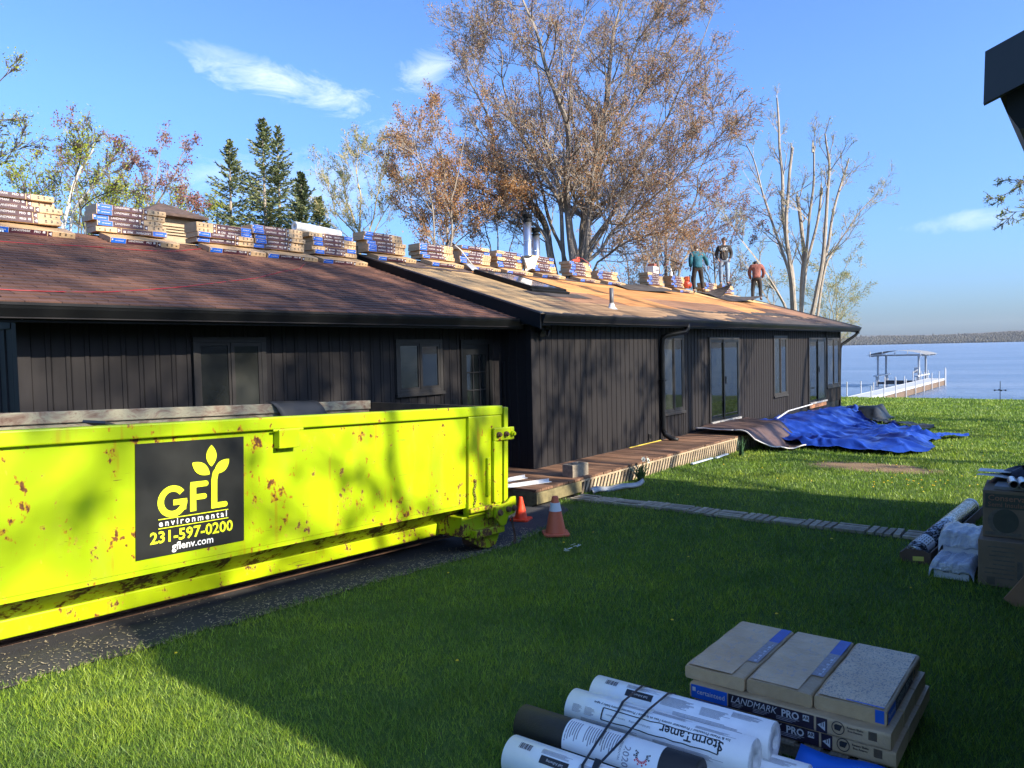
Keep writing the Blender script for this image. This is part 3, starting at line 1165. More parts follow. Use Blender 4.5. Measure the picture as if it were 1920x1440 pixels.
def remnant(name, s0, s1, ulo, uhi, mat, lift, jag, seed, step=0.12, wave=0.0):
    rr = random.Random(seed)
    m = MB()
    ns = int((s1 - s0) / step)
    prev = 0
    lo, hi = [], []
    for i in range(ns + 1):
        s = s0 + (s1 - s0) * i / ns
        a = ulo(s) if callable(ulo) else ulo
        b = uhi(s) if callable(uhi) else uhi
        prev = 0.65 * prev + rr.uniform(-jag, jag)
        p2 = rr.uniform(-jag, jag) * 0.6
        if callable(ulo) or ulo > 0.05:
            a += p2
        b = max(a + 0.01, b + prev)
        lo.append(roofM(s, a, lift + wave * abs(math.sin(s * 3))))
        md = (a + b) / 2
        hi.append(roofM(s, min(b, LEN_M), lift))
    n_ = len(lo)
    m.add(lo + hi, [(i, i + 1, n_ + i + 1, n_ + i) for i in range(n_ - 1)])
    return hp(m, name, mat, roof_m)
remnant("felt_strip", 10.1, 29.6, 0.0, lambda s: 0.06 + 0.20 * max(0, math.sin(s * 0.9)) + (0.35 if s > 18 else 0), felt_m, 0.006, 0.10, 1)
remnant("felt_strip", 17.5, 27.0, lambda s: 0.55 + 0.02 * s, lambda s: 0.62 + 0.025 * s + 0.35 * max(0, math.sin(s * 0.8 + 1.0)), felt_m, 0.005, 0.07, 2)
remnant("old_shingle_strip", M_S0 + 0.02, 24.0, LEN_M - 0.62, LEN_M - 0.01, oldsh_m, 0.010, 0.03, 3)
remnant("old_shingle_strip", 19.0, 29.65, lambda s: 0.25 + 0.3 * math.sin(s) ** 2, lambda s: 0.75 + 0.035 * (s - 19), oldsh_m, 0.009, 0.10, 4)
remnant("felt_strip", 11.9, 14.0, lambda s: 1.55, lambda s: 1.85 + 0.05 * (s - 11), felt_m, 0.007, 0.06, 5)
remnant("old_shingle_strip", 10.3, 12.4, LEN_M - 1.0, LEN_M - 0.6, oldsh_m, 0.008, 0.12, 8)
# curled felt flaps thrown back by the ridge
def flap(s0, s1, u0, u1, curl, seed):
    rr = random.Random(seed)
    m = MB()
    def fn(a, b):
        s = s0 + (s1 - s0) * a + 0.25 * b * math.sin(seed)
        u = u0 + (u1 - u0) * b
        h = 0.02 + curl * (a ** 2) * (1 - b) + 0.06 * abs(math.sin(a * 5 + b * 3 + seed)) * b
        return roofM(s, u, h)
    m.grid(fn, 14, 8)
    return hp(m, "felt_flap", felt_m, roof_m, smooth=True)
flap(18.6, 21.6, 3.35, 4.3, 0.10, 1.0)
flap(24.9, 28.2, 3.05, 4.0, 0.34, 2.0)
flap(25.0, 25.9, 3.5, 4.35, 0.55, 0.4)

# skylight
sk = [roofM(*p, 0.0) for p in ((12.05, 1.72), (13.45, 1.72), (13.45, 3.55), (12.05, 3.55))]
def skybox(s0, s1, u0, u1, h0, h1):
    vs = [roofM(x, y, h) for h in (h0, h1) for x, y in ((s0, u0), (s1, u0), (s1, u1), (s0, u1))]
    return vs, [(0, 3, 2, 1), (4, 5, 6, 7), (0, 1, 5, 4), (1, 2, 6, 5), (2, 3, 7, 6), (3, 0, 4, 7)]
S0_, S1_, U0_, U1_ = 12.25, 13.5, 1.95, 3.5
k = MB()
for q in ((S0_, S0_ + .1, U0_, U1_), (S1_ - .1, S1_, U0_, U1_), (S0_ + .1, S1_ - .1, U0_, U0_ + .12), (S0_ + .1, S1_ - .1, U1_ - .12, U1_)):
    k.add(*skybox(*q, 0.0, 0.10))
k.add(*skybox(S0_ - 0.05, S1_ + 0.05, U0_ - 0.06, U0_ + 0.02, 0.0, 0.06))
sky_o = hp(k, "skylight", black_m, bevel=0.012)
k = MB().add(*skybox(S0_ + .1, S1_ - .1, U0_ + .12, U1_ - .12, 0.075, 0.092))
hp(k, "pane", glass_mat("skylight_glass", (0.10, 0.11, 0.12), 0.08), sky_o)

# plumbing vent, twin flues behind the ridge
vp = Vector((13.4, 7.8, 3.0))
v_ = hp(MB().tube([(13.4, 7.8, 2.98), (13.4, 7.8, 3.42)], 0.042, 12), "vent_pipe", M("grey_pipe", (0.10, 0.10, 0.105), 0.5), smooth=True)
hp(MB().lathe([(0.12, 0.0), (0.07, 0.05), (0.046, 0.12), (0.046, 0.13)], (13.4, 7.8, 2.985), 12), "pipe_boot", M("lead_boot", (0.55, 0.55, 0.53), 0.5, 0.3, 30, bump=0.5), v_)
for fx, fy, zt, rr_ in ((17.15, 12.6, 5.95, 0.115), (17.75, 12.75, 5.66, 0.110)):
    m = MB()
    m.tube([(fx, fy, 3.6), (fx, fy, zt - 0.22)], rr_, 18)
    f_ = hp(m, "flue", steel_m, smooth=True)
    for zz in (0.25, 0.5, 0.75):
        hp(MB().tube([(fx, fy, 3.6 + zz * (zt - 3.8)), (fx, fy, 3.62 + zz * (zt - 3.8))], rr_ + 0.006, 18), "flue_band", steel_m, f_, smooth=False)
    cp = MB()
    cp.lathe([(rr_ * 0.8, -0.22), (rr_ * 0.8, -0.10), (rr_ * 1.15, -0.10), (rr_ * 1.35, -0.02), (rr_ * 1.2, 0.0)], (fx, fy, zt), 18)
    cp.lathe([(rr_ * 1.25, -0.20), (rr_ * 1.25, -0.17)], (fx, fy, zt), 18)
    hp(cp, "flue_cap", black_m, f_)

# louvred cupola with a hipped cap behind the ridge of the wing
cup_m = M("cupola_wood", (0.36, 0.27, 0.17), 0.75, 0.2, 5, stretch=(1, 1, 6), bump=0.2)
cc = (6.55, 12.2)
hw = 0.36
cu_ = hp(MB().box(cc[0] - hw, cc[1] - hw, 3.4, cc[0] + hw, cc[1] + hw, 4.48), "cupola", cup_m, bevel=0.006)
for i in range(4):
    z = 4.33 - i * 0.045
    lv = MB()
    lv.add([(cc[0] - hw + 0.1, cc[1] - hw - 0.002, z + 0.02), (cc[0] + hw - 0.1, cc[1] - hw - 0.002, z + 0.02), (cc[0] + hw - 0.1, cc[1] - hw - 0.03, z - 0.012), (cc[0] - hw + 0.1, cc[1] - hw - 0.03, z - 0.012)], [(0, 1, 2, 3)])
    hp(lv, "louvre", cup_m, cu_)
cap = MB()
o_ = hw + 0.16
cap.add([(cc[0] - o_, cc[1] - o_, 4.46), (cc[0] + o_, cc[1] - o_, 4.46), (cc[0] + o_, cc[1] + o_, 4.46), (cc[0] - o_, cc[1] + o_, 4.46),
         (cc[0] - o_, cc[1] - o_, 4.50), (cc[0] + o_, cc[1] - o_, 4.50), (cc[0] + o_, cc[1] + o_, 4.50), (cc[0] - o_, cc[1] + o_, 4.50), (cc[0] - 0.05, cc[1], 4.74), (cc[0] + 0.05, cc[1], 4.74)],
        [(3, 2, 1, 0), (0, 1, 5, 4), (1, 2, 6, 5), (2, 3, 7, 6), (3, 0, 4, 7), (4, 5, 9, 8), (5, 6, 9), (6, 7, 8, 9), (7, 4, 8)])
hp(cap, "cupola_roof", oldsh_m, cu_)
# ------------------------------------------------------------------ dumpster
def dumpster_mat(name, base, amount=1.0, low=0.55):
    t = NT(name)
    z = t.axis(2)
    grad = t.step(z, 1.15, 0.45)
    n1 = t.noise(5.5, 7, 0.68, (1, 1, 0.8), dist=0.4)
    n2 = t.noise(26, 5, 0.65, (1, 1, 0.7))
    st = t.noise(16, 3, 0.5, (1, 1, 0.06))
    spots = t.math('ADD', t.math('MULTIPLY', n1, 0.6), t.math('MULTIPLY', n2, 0.4))
    spots = t.math('ADD', spots, t.math('MULTIPLY', grad, 0.045 * amount))
    rust = t.step(spots, 0.615, 0.635)
    halo = t.step(spots, 0.585, 0.625)
    streak = t.math('MULTIPLY', t.step(st, 0.58, 0.72), t.step(t.noise(2.2, 4, 0.6), 0.48, 0.64))
    c = t.mix(t.step(t.noise(1.6, 4), 0.4, 0.75), base, tuple(x * 0.90 for x in base))
    c = t.mix(t.math('MULTIPLY', t.step(t.noise(2.6, 6, .7, (1, 1, .35)), 0.52, 0.72), 0.35), c, (0.30, 0.34, 0.03))
    c = t.mix(t.math('MULTIPLY', streak, 0.42), c, (0.34, 0.16, 0.015))
    c = t.mix(t.math('MULTIPLY', halo, 0.75), c, (0.42, 0.20, 0.01))
    rc = t.ramp(t.noise(40, 4), [(0.35, (0.055, 0.022, 0.012)), (0.65, (0.15, 0.060, 0.022))])
    c = t.mix(rust, c, rc)
    chip = t.noise(13, 4, 0.6, (1, 1, 0.75))
    cl_ = t.step(t.noise(1.7, 3, 0.5), 0.42, 0.62)
    run = t.math('MULTIPLY', t.step(t.noise(13, 2, 0.5, (1, 1, 0.10)), 0.60, 0.70), cl_)
    c = t.mix(t.math('MULTIPLY', run, 0.45), c, (0.36, 0.15, 0.008))
    chipm = t.math('MULTIPLY', chip, t.math('ADD', 0.86, t.math('MULTIPLY', cl_, 0.14)))
    c = t.mix(t.math('MULTIPLY', t.step(chipm, 0.575, 0.625), 0.85), c, (0.36, 0.15, 0.01))
    c = t.mix(t.step(chipm, 0.625, 0.645), c, rc)
    sc_ = t.noise(3.0, 2, 0.5, (1.0, 1, 14), dist=2.0)
    c = t.mix(t.math('MULTIPLY', t.step(sc_, 0.73, 0.745), 0.8), c, (0.10, 0.05, 0.02))
    t.color(c)
    t.rough(t.math('ADD', 0.34, t.math('MULTIPLY', halo, 0.5)))
    t.b.inputs['Specular IOR Level'].default_value = 0.45
    dent = t.noise(1.1, 3, 0.5)
    t.bump(t.math('SUBTRACT', dent, t.math('MULTIPLY', rust, 0.06)), 0.55, 0.05)
    return t.mat
LIME = (0.330, 0.450, 0.004)
lime_m = dumpster_mat("lime_paint", LIME, 0.7)
lime_rust_m = dumpster_mat("lime_paint_rusted", (0.30, 0.39, 0.004), 2.0)
lime_mid_m = dumpster_mat("lime_paint_worn", (0.35, 0.455, 0.003), 0.9)
rust_m = M("rust_steel", (0.11, 0.055, 0.030), 0.85, 0.5, 7, bump=0.4, bscale=30)
t = NT("scraped_inside")
n1 = t.noise(4, 6, 0.7, (1, 1, 2.5), dist=1.0)
c = t.ramp(n1, [(0.32, (0.10, 0.050, 0.030)), (0.46, (0.20, 0.155, 0.11)), (0.56, (0.26, 0.25, 0.17)), (0.68, (0.16, 0.10, 0.065))])
t.color(c).rough(0.7)
inside_m = t.mat
sign_black = M("sign_black", (0.016, 0.017, 0.016), 0.35, 0.3, 4)
sign_yel = M("sign_yellow", (0.72, 0.82, 0.02), 0.45, 0.03, 10)
sign_white = M("sign_white", (0.80, 0.80, 0.78), 0.45, 0.03, 10)

DX, DY, TILT = 6.745, 5.40, 0.038
dump = thing("dumpster", "open topped lime yellow roll-off dumpster with rusty chips beside house", "dumpster", (DX, DY, 0.0))
dump.rotation_euler = (0, TILT, 0)
LN, WD = 6.35, 2.30
m = MB()
m.box(-LN, 0.045, 0.54, -0.58, 0.075, 1.49)                       # recessed panel
m.box(-LN, 0.05, 0.50, 0.0, 0.09, 0.54)
m.build("side_panel", lime_m, dump)
m = MB()
m.add([(-LN, 0.045, 0.54), (-0.02, 0.045, 0.54), (-0.02, 0.40, 0.300), (-LN, 0.40, 0.300)], [(0, 1, 2, 3)])
m.add([(-LN, 0.075, 0.54), (-0.02, 0.075, 0.54), (-0.02, 0.42, 0.320), (-LN, 0.42, 0.320)], [(3, 2, 1, 0)])
m.build("side_skirt", lime_rust_m, dump)
m = MB().box(-LN, 0.0, 1.485, 0.0, 0.10, 1.59)
m.build("top_rail", lime_m, dump, bevel=0.012, segs=3)
m = MB().box(-LN, 0.385, 0.175, -0.62, 0.50, 0.305)
m.build("bottom_rail", lime_mid_m, dump, bevel=0.012, segs=3)
m = MB().box(-0.58, 0.004, 0.40, -0.012, 0.09, 1.484)
m.build("corner_post", lime_mid_m, dump, bevel=0.01)
# far side, front, inside skins
m = MB()
m.box(-LN, WD - 0.07, 0.40, 0.0, WD - 0.02, 1.50)
m.box(-LN, WD - 0.10, 1.49, 0.0, WD, 1.60)
m.build("side_panel", inside_m, dump, bevel=0.008)
m = MB().box(-LN, 0.08, 0.38, -LN + 0.06, WD - 0.08, 1.58)
m.build("front_panel", inside_m, dump)
m = MB().box(-LN, 0.44, 0.315, 0.0, WD - 0.1, 0.35)
m.build("floor", rust_m, dump)
m = MB()
m.box(0.02, 0.02, 0.36, 0.075, WD - 0.02, 1.575)
dr_ = m.build("end_door", M("door_inner_rust", (0.085, 0.058, 0.032), 0.8, 0.4, 6), dump)
m = MB().box(0.015, -0.012, 0.42, 0.085, 0.05, 1.57)
m.build("door_edge", lime_mid_m, dr_, bevel=0.006)
# pocket bracket under the top rail
for x in (-2.90, -5.9):
    m = MB()
    m.box(x - 0.10, -0.035, 1.33, x + 0.10, 0.045, 1.484)
    m.box(x - 0.14, -0.012, 1.47, x + 0.16, 0.0, 1.49)
    m.build("bracket", lime_mid_m, dump, bevel=0.008)
# long skid rails under the box
for y in (0.62, WD - 0.7):
    m = MB()
    m.box(-LN - 0.3, y + 0.03, 0.08, -0.1, y + 0.05, 0.36)
    m.box(-LN - 0.3, y - 0.035, 0.055, -0.1, y + 0.115, 0.08)
    m.build("skid_rail", rust_m, dump)
# corner gear: hinge plates, latch bar, shoe, wheel, chain
m = MB()
m.box(-0.20, -0.045, 1.20, 0.16, -0.010, 1.345)
pl = m.build("hinge_plate", lime_mid_m, dump, bevel=0.01)
for x in (-0.14, -0.01, 0.11):
    m = MB()
    m.tube([(x, -0.045, 1.27), (x, -0.075, 1.27)], 0.030, 10)
    m.tube([(x, -0.07, 1.27), (x, -0.095, 1.27)], 0.020, 6)
    m.build("bolt", rust_m if x < 0.1 else lime_mid_m, pl)
m = MB().box(-0.20, -0.040, 0.52, -0.155, -0.002, 1.20)
m.box(-0.30, -0.030, 0.60, -0.245, 0.002, 1.02)
m.build("latch_bar", lime_mid_m, dump, bevel=0.006)
m = MB().box(-0.155, -0.018, 0.50, -0.03, -0.001, 1.2)
m.build("latch_plate", lime_m, dump, bevel=0.004)
m = MB()
m.box(-0.62, -0.06, 0.455, -0.25, 0.0, 0.505)
m.box(-0.30, -0.04, 0.36, -0.10, 0.0, 0.48)
m.build("latch_arm", lime_rust_m, dump, bevel=0.008)
m = MB()
hook = [(-0.22, 0.36), (-0.22, 0.47), (0.0, 0.50), (0.08, 0.55), (0.15, 0.55), (0.16, 0.42), (0.13, 0.36), (0.02, 0.34), (-0.03, 0.25), (-0.12, 0.25)]
m.prism(hook, lambda a, b: (a, -0.075, b), lambda a, b: (a, -0.045, b))
hk = m.build("latch_hook", lime_mid_m, dump, bevel=0.005)
for x, z in ((-0.15, 0.40), (0.0, 0.42), (0.11, 0.42)):
    m = MB()
    m.tube([(x, -0.074, z), (x, -0.11, z)], [0.036, 0.028], 10)
    m.build("bolt", rust_m, hk)
m = MB()
m.box(-0.66, 0.03, 0.19, -0.05, 0.45, 0.41)
m.build("corner_box", lime_rust_m, dump, bevel=0.012)
m = MB()
m.box(-0.52, -0.05, 0.165, -0.02, 0.22, 0.25)
m.build("bumper_block", lime_rust_m, dump, bevel=0.01)
m = MB()
gus = [(-0.60, 0.17), (-0.02, 0.17), (-0.10, 0.03), (-0.22, 0.01), (-0.36, 0.04)]
m.prism(gus, lambda a, b: (a, 0.02, b), lambda a, b: (a, 0.05, b))
m.build("wheel_bracket", lime_rust_m, dump)
for y in (0.09, WD - 0.35):
    m = MB()
    m.tube([(-0.26, y, 0.13), (-0.26, y + 0.02, 0.13), (-0.26, y + 0.18, 0.13), (-0.26, y + 0.20, 0.13)], [0.115, 0.135, 0.135, 0.115], 20)
    m.build("wheel", rust_m, dump)
# chain
pts = []
for i in range(16):
    f = i / 15
    pts.append(Vector((0.02 + 0.05 * math.sin(f * 2.6), -0.115 + 0.015 * math.sin(f * 5), 0.34 - 0.30 * f)))
m = MB()
for i in range(15):
    a, b = pts[i], pts[i + 1]
    d_ = (b - a).normalized()
    side = Vector((1, 0, 0)) if i % 2 else Vector((0, 1, 0))
    ring = []
    L_, W_ = (b - a).length * 0.85, 0.013
    for kk in range(9):
        an = kk / 8 * 2 * math.pi
        ring.append((a + b) / 2 + d_ * L_ * math.cos(an) + side * W_ * math.sin(an))
    m.tube(ring, 0.0045, 5, caps=False)
m.build("chain", rust_m, dump)
m = MB()
pts = [Vector((-0.50 + 0.012 * math.sin(i), -0.012, 0.80 - i * 0.026)) for i in range(12)]
for i in range(11):
    a, b = pts[i], pts[i + 1]
    d_ = (b - a).normalized()
    side = Vector((1, 0, 0)) if i % 2 else Vector((0, 1, 0))
    ring = [(a + b) / 2 + d_ * 0.021 * math.cos(kk / 8 * 2 * math.pi) + side * 0.012 * math.sin(kk / 8 * 2 * math.pi) for kk in range(9)]
    m.tube(ring, 0.004, 5, caps=False)
m.build("chain", rust_m, dump)

# company panel
SX0, SX1, SZ0, SZ1 = -4.15, -3.285, 0.615, 1.445
m = MB().box(SX0, 0.036, SZ0, SX1, 0.0445, SZ1)
sign = m.build("sign_panel", sign_black, dump)
LAYER = [0]
def sp(u, v, o=0.0):
    return (SX0 + u * (SX1 - SX0), 0.0345 - o - 0.0004 * LAYER[0], SZ1 - v * (SZ1 - SZ0))
m = MB()
def stroke(pts, w, mi=0):
    """flat ribbon along a polyline in sign units"""
    LAYER[0] += 1
    P = [Vector((p[0], p[1])) for p in pts]
    L_, R_ = [], []
    for i, p in enumerate(P):
        tt = (P[min(i + 1, len(P) - 1)] - P[max(i - 1, 0)]).normalized()
        nn = Vector((-tt.y, tt.x))
        L_.append(p + nn * w / 2)
        R_.append(p - nn * w / 2)
    n_ = len(P)
    m.add([sp(*p) for p in L_] + [sp(*p) for p in R_], [(i, i + 1, n_ + i + 1, n_ + i) for i in range(n_ - 1)], mi)
def disc(u, v, r, mi=0):
    LAYER[0] += 1
    m.add([sp(u + r * math.cos(a * math.pi / 8), v + r * math.sin(a * math.pi / 8), 0.0002) for a in range(16)], [tuple(range(16))], mi)
gc, gr = (0.315, 0.53), 0.105
stroke([(gc[0] + gr * math.cos(a), gc[1] + gr * 1.08 * math.sin(a)) for a in [math.radians(-38 - i * 10) for i in range(33)]], 0.055)
stroke([(gc[0] + 0.005, gc[1] + 0.012), (gc[0] + gr + 0.024, gc[1] + 0.012)], 0.05)
stroke([(gc[0] + gr - 0.004, gc[1] + 0.0), (gc[0] + gr - 0.012, gc[1] + 0.085)], 0.052)
stroke([(0.50, 0.40), (0.50, 0.645)], 0.056)
stroke([(0.475, 0.405), (0.62, 0.405)], 0.052)
stroke([(0.48, 0.52), (0.605, 0.52)], 0.05)
disc(0.618, 0.405, 0.026); disc(0.603, 0.52, 0.025)
stem = [(0.80, 0.245), (0.745, 0.275), (0.712, 0.32), (0.70, 0.38), (0.698, 0.645)]
stroke(stem, 0.058)
stroke([(0.675, 0.62), (0.805, 0.62)], 0.052)
disc(0.803, 0.62, 0.026)
def leaf(p0, p1, w):
    LAYER[0] += 1
    p0, p1 = Vector(p0), Vector(p1)
    d_ = p1 - p0
    nn = Vector((-d_.y, d_.x)).normalized()
    a = [p0 + d_ * f + nn * w * math.sin(math.pi * f) ** 0.8 for f in [i / 10 for i in range(11)]]
    b = [p0 + d_ * f - nn * w * math.sin(math.pi * f) ** 0.8 for f in [i / 10 for i in range(9, 0, -1)]]
    m.add([sp(q.x, q.y, 0.0004) for q in a + b], [tuple(range(len(a + b)))], 0)
leaf((0.672, 0.255), (0.672, 0.055), 0.050)
leaf((0.655, 0.325), (0.49, 0.205), 0.052)
leaf((0.70, 0.325), (0.845, 0.200), 0.050)
stroke([(0.185, 0.675), (0.835, 0.675)], 0.007)
stroke([(0.185, 0.755), (0.835, 0.755)], 0.007)
m.build("logo", sign_yel, sign)
def sign_text(body, u, v, size, mat, bold=0.01, spacing=1.0):
    mm = MB()
    cx, cz = sp(u, v)[0], sp(u, v)[2]
    put_text(mm, text(body, size, bold, 0, spacing), lambda x, y: (cx + x, 0.0342, cz + y))
    mm.build("lettering", mat, sign)
sign_text("environmental", 0.51, 0.715, 0.066, sign_white, 0.012, 1.42)
sign_text("231-597-0200", 0.50, 0.838, 0.118, sign_yel, 0.02, 1.0)
sign_text("gflenv.com", 0.50, 0.935, 0.078, sign_white, 0.012, 1.0)
for (u0, v0, u1, v1) in ((0.42, 0.16, 0.445, 0.175), (0.435, 0.185, 0.45, 0.20)):
    pass

# debris showing over the rim
blk = M("black_sheet", (0.022, 0.023, 0.024), 0.6, 0.3, 5, bump=0.2, bscale=12)
deb = MB()
deb.grid(lambda u, v: (5.25 + 0.66 * u + 0.20 * (1 - v), 7.48 + 0.16 * v * v, 1.20 + 0.49 * math.sin(v * math.pi / 2) - 0.03 * u), 8, 8)
so_ = deb.build("felt_sheet", blk, smooth=True)
so_.modifiers.new("thick", 'SOLIDIFY').thickness = 0.006
tag(so_, "black felt sheet draped over the far rim of the dumpster", "roofing scrap", "scraps in the dumpster")
deb = MB().obox((3.02, 6.35, 1.62), (0.55, 0.32, 0.02), Vector((0.9, 0.1, -0.35)).normalized(), Vector((-.1, 1, 0)).normalized(), Vector((.35, 0, .9)).normalized())
tag(deb.build("shingle_scrap", blk), "dark scrap of roofing peeking over the near rim of the dumpster", "roofing scrap", "scraps in the dumpster")
hp_ = MB()
def heap(u, v):
    x, y = 0.7 + 5.9 * u, 5.55 + 2.05 * v
    return (x, y, 0.75 + 0.10 * math.sin(x * 3.1) * math.sin(y * 4) + 0.05 * math.sin(x * 11 + y * 7) + 0.25 * math.exp(-((x - 3) ** 2) / 3))
hp_.grid(heap, 50, 20)
tag(hp_.build("torn_shingle_heap", M("torn_shingles", (0.05, 0.042, 0.038), 0.95, 0.5, 14, bump=0.6, bscale=25, bdist=0.02)), "heap of torn off shingles inside the dumpster", "roofing waste", kind='stuff')

# ------------------------------------------------------------------ cones
def cone(name, label, loc, h, base, col, band, rz, flange, dirty):
    t = NT("cone_plastic_" + ("dull" if dirty else "bright"))
    c = t.mix(t.step(t.noise(6, 5, .65, (1, 1, .5)), 0.50, 0.72), col, tuple(x * (0.55 if dirty else 0.93) for x in col))
    if dirty:
        c = t.mix(t.step(t.noise(14, 5, .7, (3, 3, .8), dist=1.5), 0.66, 0.72), c, (0.05, 0.035, 0.03))
    t.color(c).rough(0.5)
    root = thing(name, label, "traffic cone", loc, rz, "traffic cones by the dumpster")
    R0, R1 = base, base * 0.30
    mm = MB()
    mm.lathe([(R0, 0.02), (R0 * 0.99, 0.03), (R1 * 1.02, h - 0.008), (R1 * 0.85, h), (R1 * 0.6, h)], n=28)
    mm.build("cone_body", t.mat, root, smooth=False)
    fm = MB()
    b = flange
    fm.prism([(-b, -b * .8), (-b * .8, -b), (b * .8, -b), (b, -b * .8), (b, b * .8), (b * .8, b), (-b * .8, b), (-b, b * .8)], lambda x, y: (x, y, 0.0), lambda x, y: (x, y, 0.026))
    fm.build("cone_base", t.mat, root, bevel=0.006)
    if band:
        z0, z1 = band
        rr = lambda z: R0 + (R1 - R0) * (z - 0.03) / (h - 0.03) + 0.0025
        MB().lathe([(rr(z0), z0), (rr(z1), z1)], n=28).build("reflective_band", M("reflective_white", (0.72, 0.72, 0.74), 0.35, 0.06, 12), root)
    return root
cone("traffic_cone", "small bright orange traffic cone at the dumpster's rusty corner", (7.93, 6.03, g1(7.93, 6.0) + 0.016), 0.305, 0.085, (0.85, 0.060, 0.012), None, 0.3, 0.125, False)
cone("traffic_cone", "taller faded orange cone with white band on the grass edge", (7.52, 5.20, g1(7.5, 5.2) + 0.012), 0.46, 0.125, (0.66, 0.145, 0.065), (0.285, 0.385), 0.75, 0.155, True)

# ------------------------------------------------------------------ deck
deck_m = NT("deck_board_wood")
g_ = deck_m.noise(3.0, 6, 0.7, (8, 0.8, 4), dist=0.4)
c = deck_m.ramp(g_, [(0.3, (0.060, 0.032, 0.020)), (0.5, (0.16, 0.080, 0.042)), (0.72, (0.30, 0.175, 0.10))])
gg = deck_m.ramp(deck_m.rand(), [(0, (0.5,) * 3), (1, (1.35,) * 3)])
c = deck_m.mix(1.0, c, gg, 'MULTIPLY')
deck_m.color(c).rough(0.7).bump(g_, 0.3, 0.004)
deck_m = deck_m.mat
lath_m = M("lattice_wood", (0.36, 0.27, 0.17), 0.8, 0.35, 12, rnd=0.3, stretch=(2, 2, 2))
rim_m = M("mossy_timber", (0.17, 0.14, 0.065), 0.85, 0.4, 9, bump=0.3)
deck = thing("deck", "low weathered wooden deck with slanted lattice skirt along the house", "deck", (13.0, 6.9, 0.0))
DI = Matrix.Translation((-13.0, -6.9, 0))
def dk(mb, name, mat, **kw):
    o = mb.build(name, mat, deck, **kw)
    o.matrix_parent_inverse = DI
    return o
DE = 6.33
bm_ = MB().box(-0.066, 0, 0, 0.066, 1.0, 0.034)
bme = bm_.mesh("deck_board", deck_m)
bm_fix(bme)
s = 8.75
while s < 17.6:
    o = link("deck_board", bme, deck)
    o.matrix_parent_inverse = DI
    end = 8.05 if s < 10.17 else MW - 0.03
    st_ = DE + random.uniform(-0.012, 0.012)
    o.location = (s, st_, 0.205 + random.uniform(-0.002, 0.002))
    o.scale = (1, end - st_, 1)
    o.rotation_euler = (0, 0, random.uniform(-0.004, 0.004))
    s += 0.141
dk(MB().box(8.68, DE + 0.03, 0.02, 17.62, DE + 0.07, 0.203), "rim_joist", rim_m)
dk(MB().box(8.68, DE + 0.07, 0.0, 8.72, 8.05, 0.203), "rim_joist", rim_m)
dk(MB().box(17.58, DE + 0.071, -0.06, 17.62, MW - 0.05, 0.203), "rim_joist", rim_m)
dk(MB().box(8.68, DE - 0.02, 0.03, 9.85, DE + 0.028, 0.195), "edge_board", rim_m, bevel=0.006)
lm_ = MB().obox((0, 0, 0), (0.31, 0.010, 0.050), (0.42, 0, 0.907), (0, 1, 0), (-0.907, 0, 0.42))
lme = lm_.mesh("lattice_slat", lath_m)
bm_fix(lme)
s = 9.95
while s < 17.55:
    zb = g1(s, DE) - 0.03
    o = link("lattice_slat", lme, deck)
    o.matrix_parent_inverse = DI
    o.location = (s, DE + 0.012, (zb + 0.20) / 2)
    o.scale = (1, 1, (0.205 - zb) / 0.285)
    s += 0.108
dk(MB().box(9.87, DE - 0.004, 0.175, 17.6, DE + 0.005, 0.203), "lattice_cap", lath_m)
dk(MB().box(9.87, DE + 0.019, -0.15, 17.6, DE + 0.028, 0.17), "lattice_shade_sheet", M("underdeck_shade", (0.02, 0.017, 0.014), 0.9, 0.3, 6))  # dark sheet standing in for the shade under the deck

# things on and by the deck
block_m = M("concrete_block", (0.27, 0.225, 0.165), 0.95, 0.3, 20, bump=0.7, bscale=80)
cb = thing("concrete_block", "hollow concrete block standing on the deck edge", "concrete block", (10.02, 6.53, 0.24), -0.08)
m = MB()
L_, W_, H_ = 0.40, 0.20, 0.19
for y0, y1 in ((-W_ / 2, -W_ / 2 + 0.035), (W_ / 2 - 0.035, W_ / 2)):
    m.box(-L_ / 2, y0, 0, L_ / 2, y1, H_)
for x0, x1 in ((-L_ / 2, -L_ / 2 + 0.04), (-0.02, 0.02), (L_ / 2 - 0.04, L_ / 2)):
    m.box(x0, -W_ / 2 + 0.035, 0, x1, W_ / 2 - 0.035, H_)
m.build("block_body", block_m, cb)
for i, (p0, p1, lab) in enumerate((((8.60, 6.78), (9.33, 6.53), "white trim strip lying nearest the front edge of the deck"), ((8.75, 7.13), (9.44, 7.06), "shorter white trim strip lying further back by the wall"))):
    m = MB()
    a, b = Vector((p0[0], p0[1], 0.243)), Vector((p1[0], p1[1], 0.243))
    m.beam(a + Vector((0, 0, .004)), b + Vector((0, 0, .004)), 0.075, 0.006)
    off = Vector((0.012, 0.034, 0.027))
    m.beam(a + off, b + off, 0.006, 0.04)
    tag(m.build("trim_strip", white_m), lab, "trim strip", "white trim strips on the deck")
m = MB()
m.beam((13.3, 7.40, 0.25), (14.7, 7.42, 0.25), 0.018, 0.014)
tag(m.build("yellow_strip", M("yellow_strip", (0.62, 0.46, 0.06), 0.6)), "thin yellow strip lying along the wall on deck", "strip")
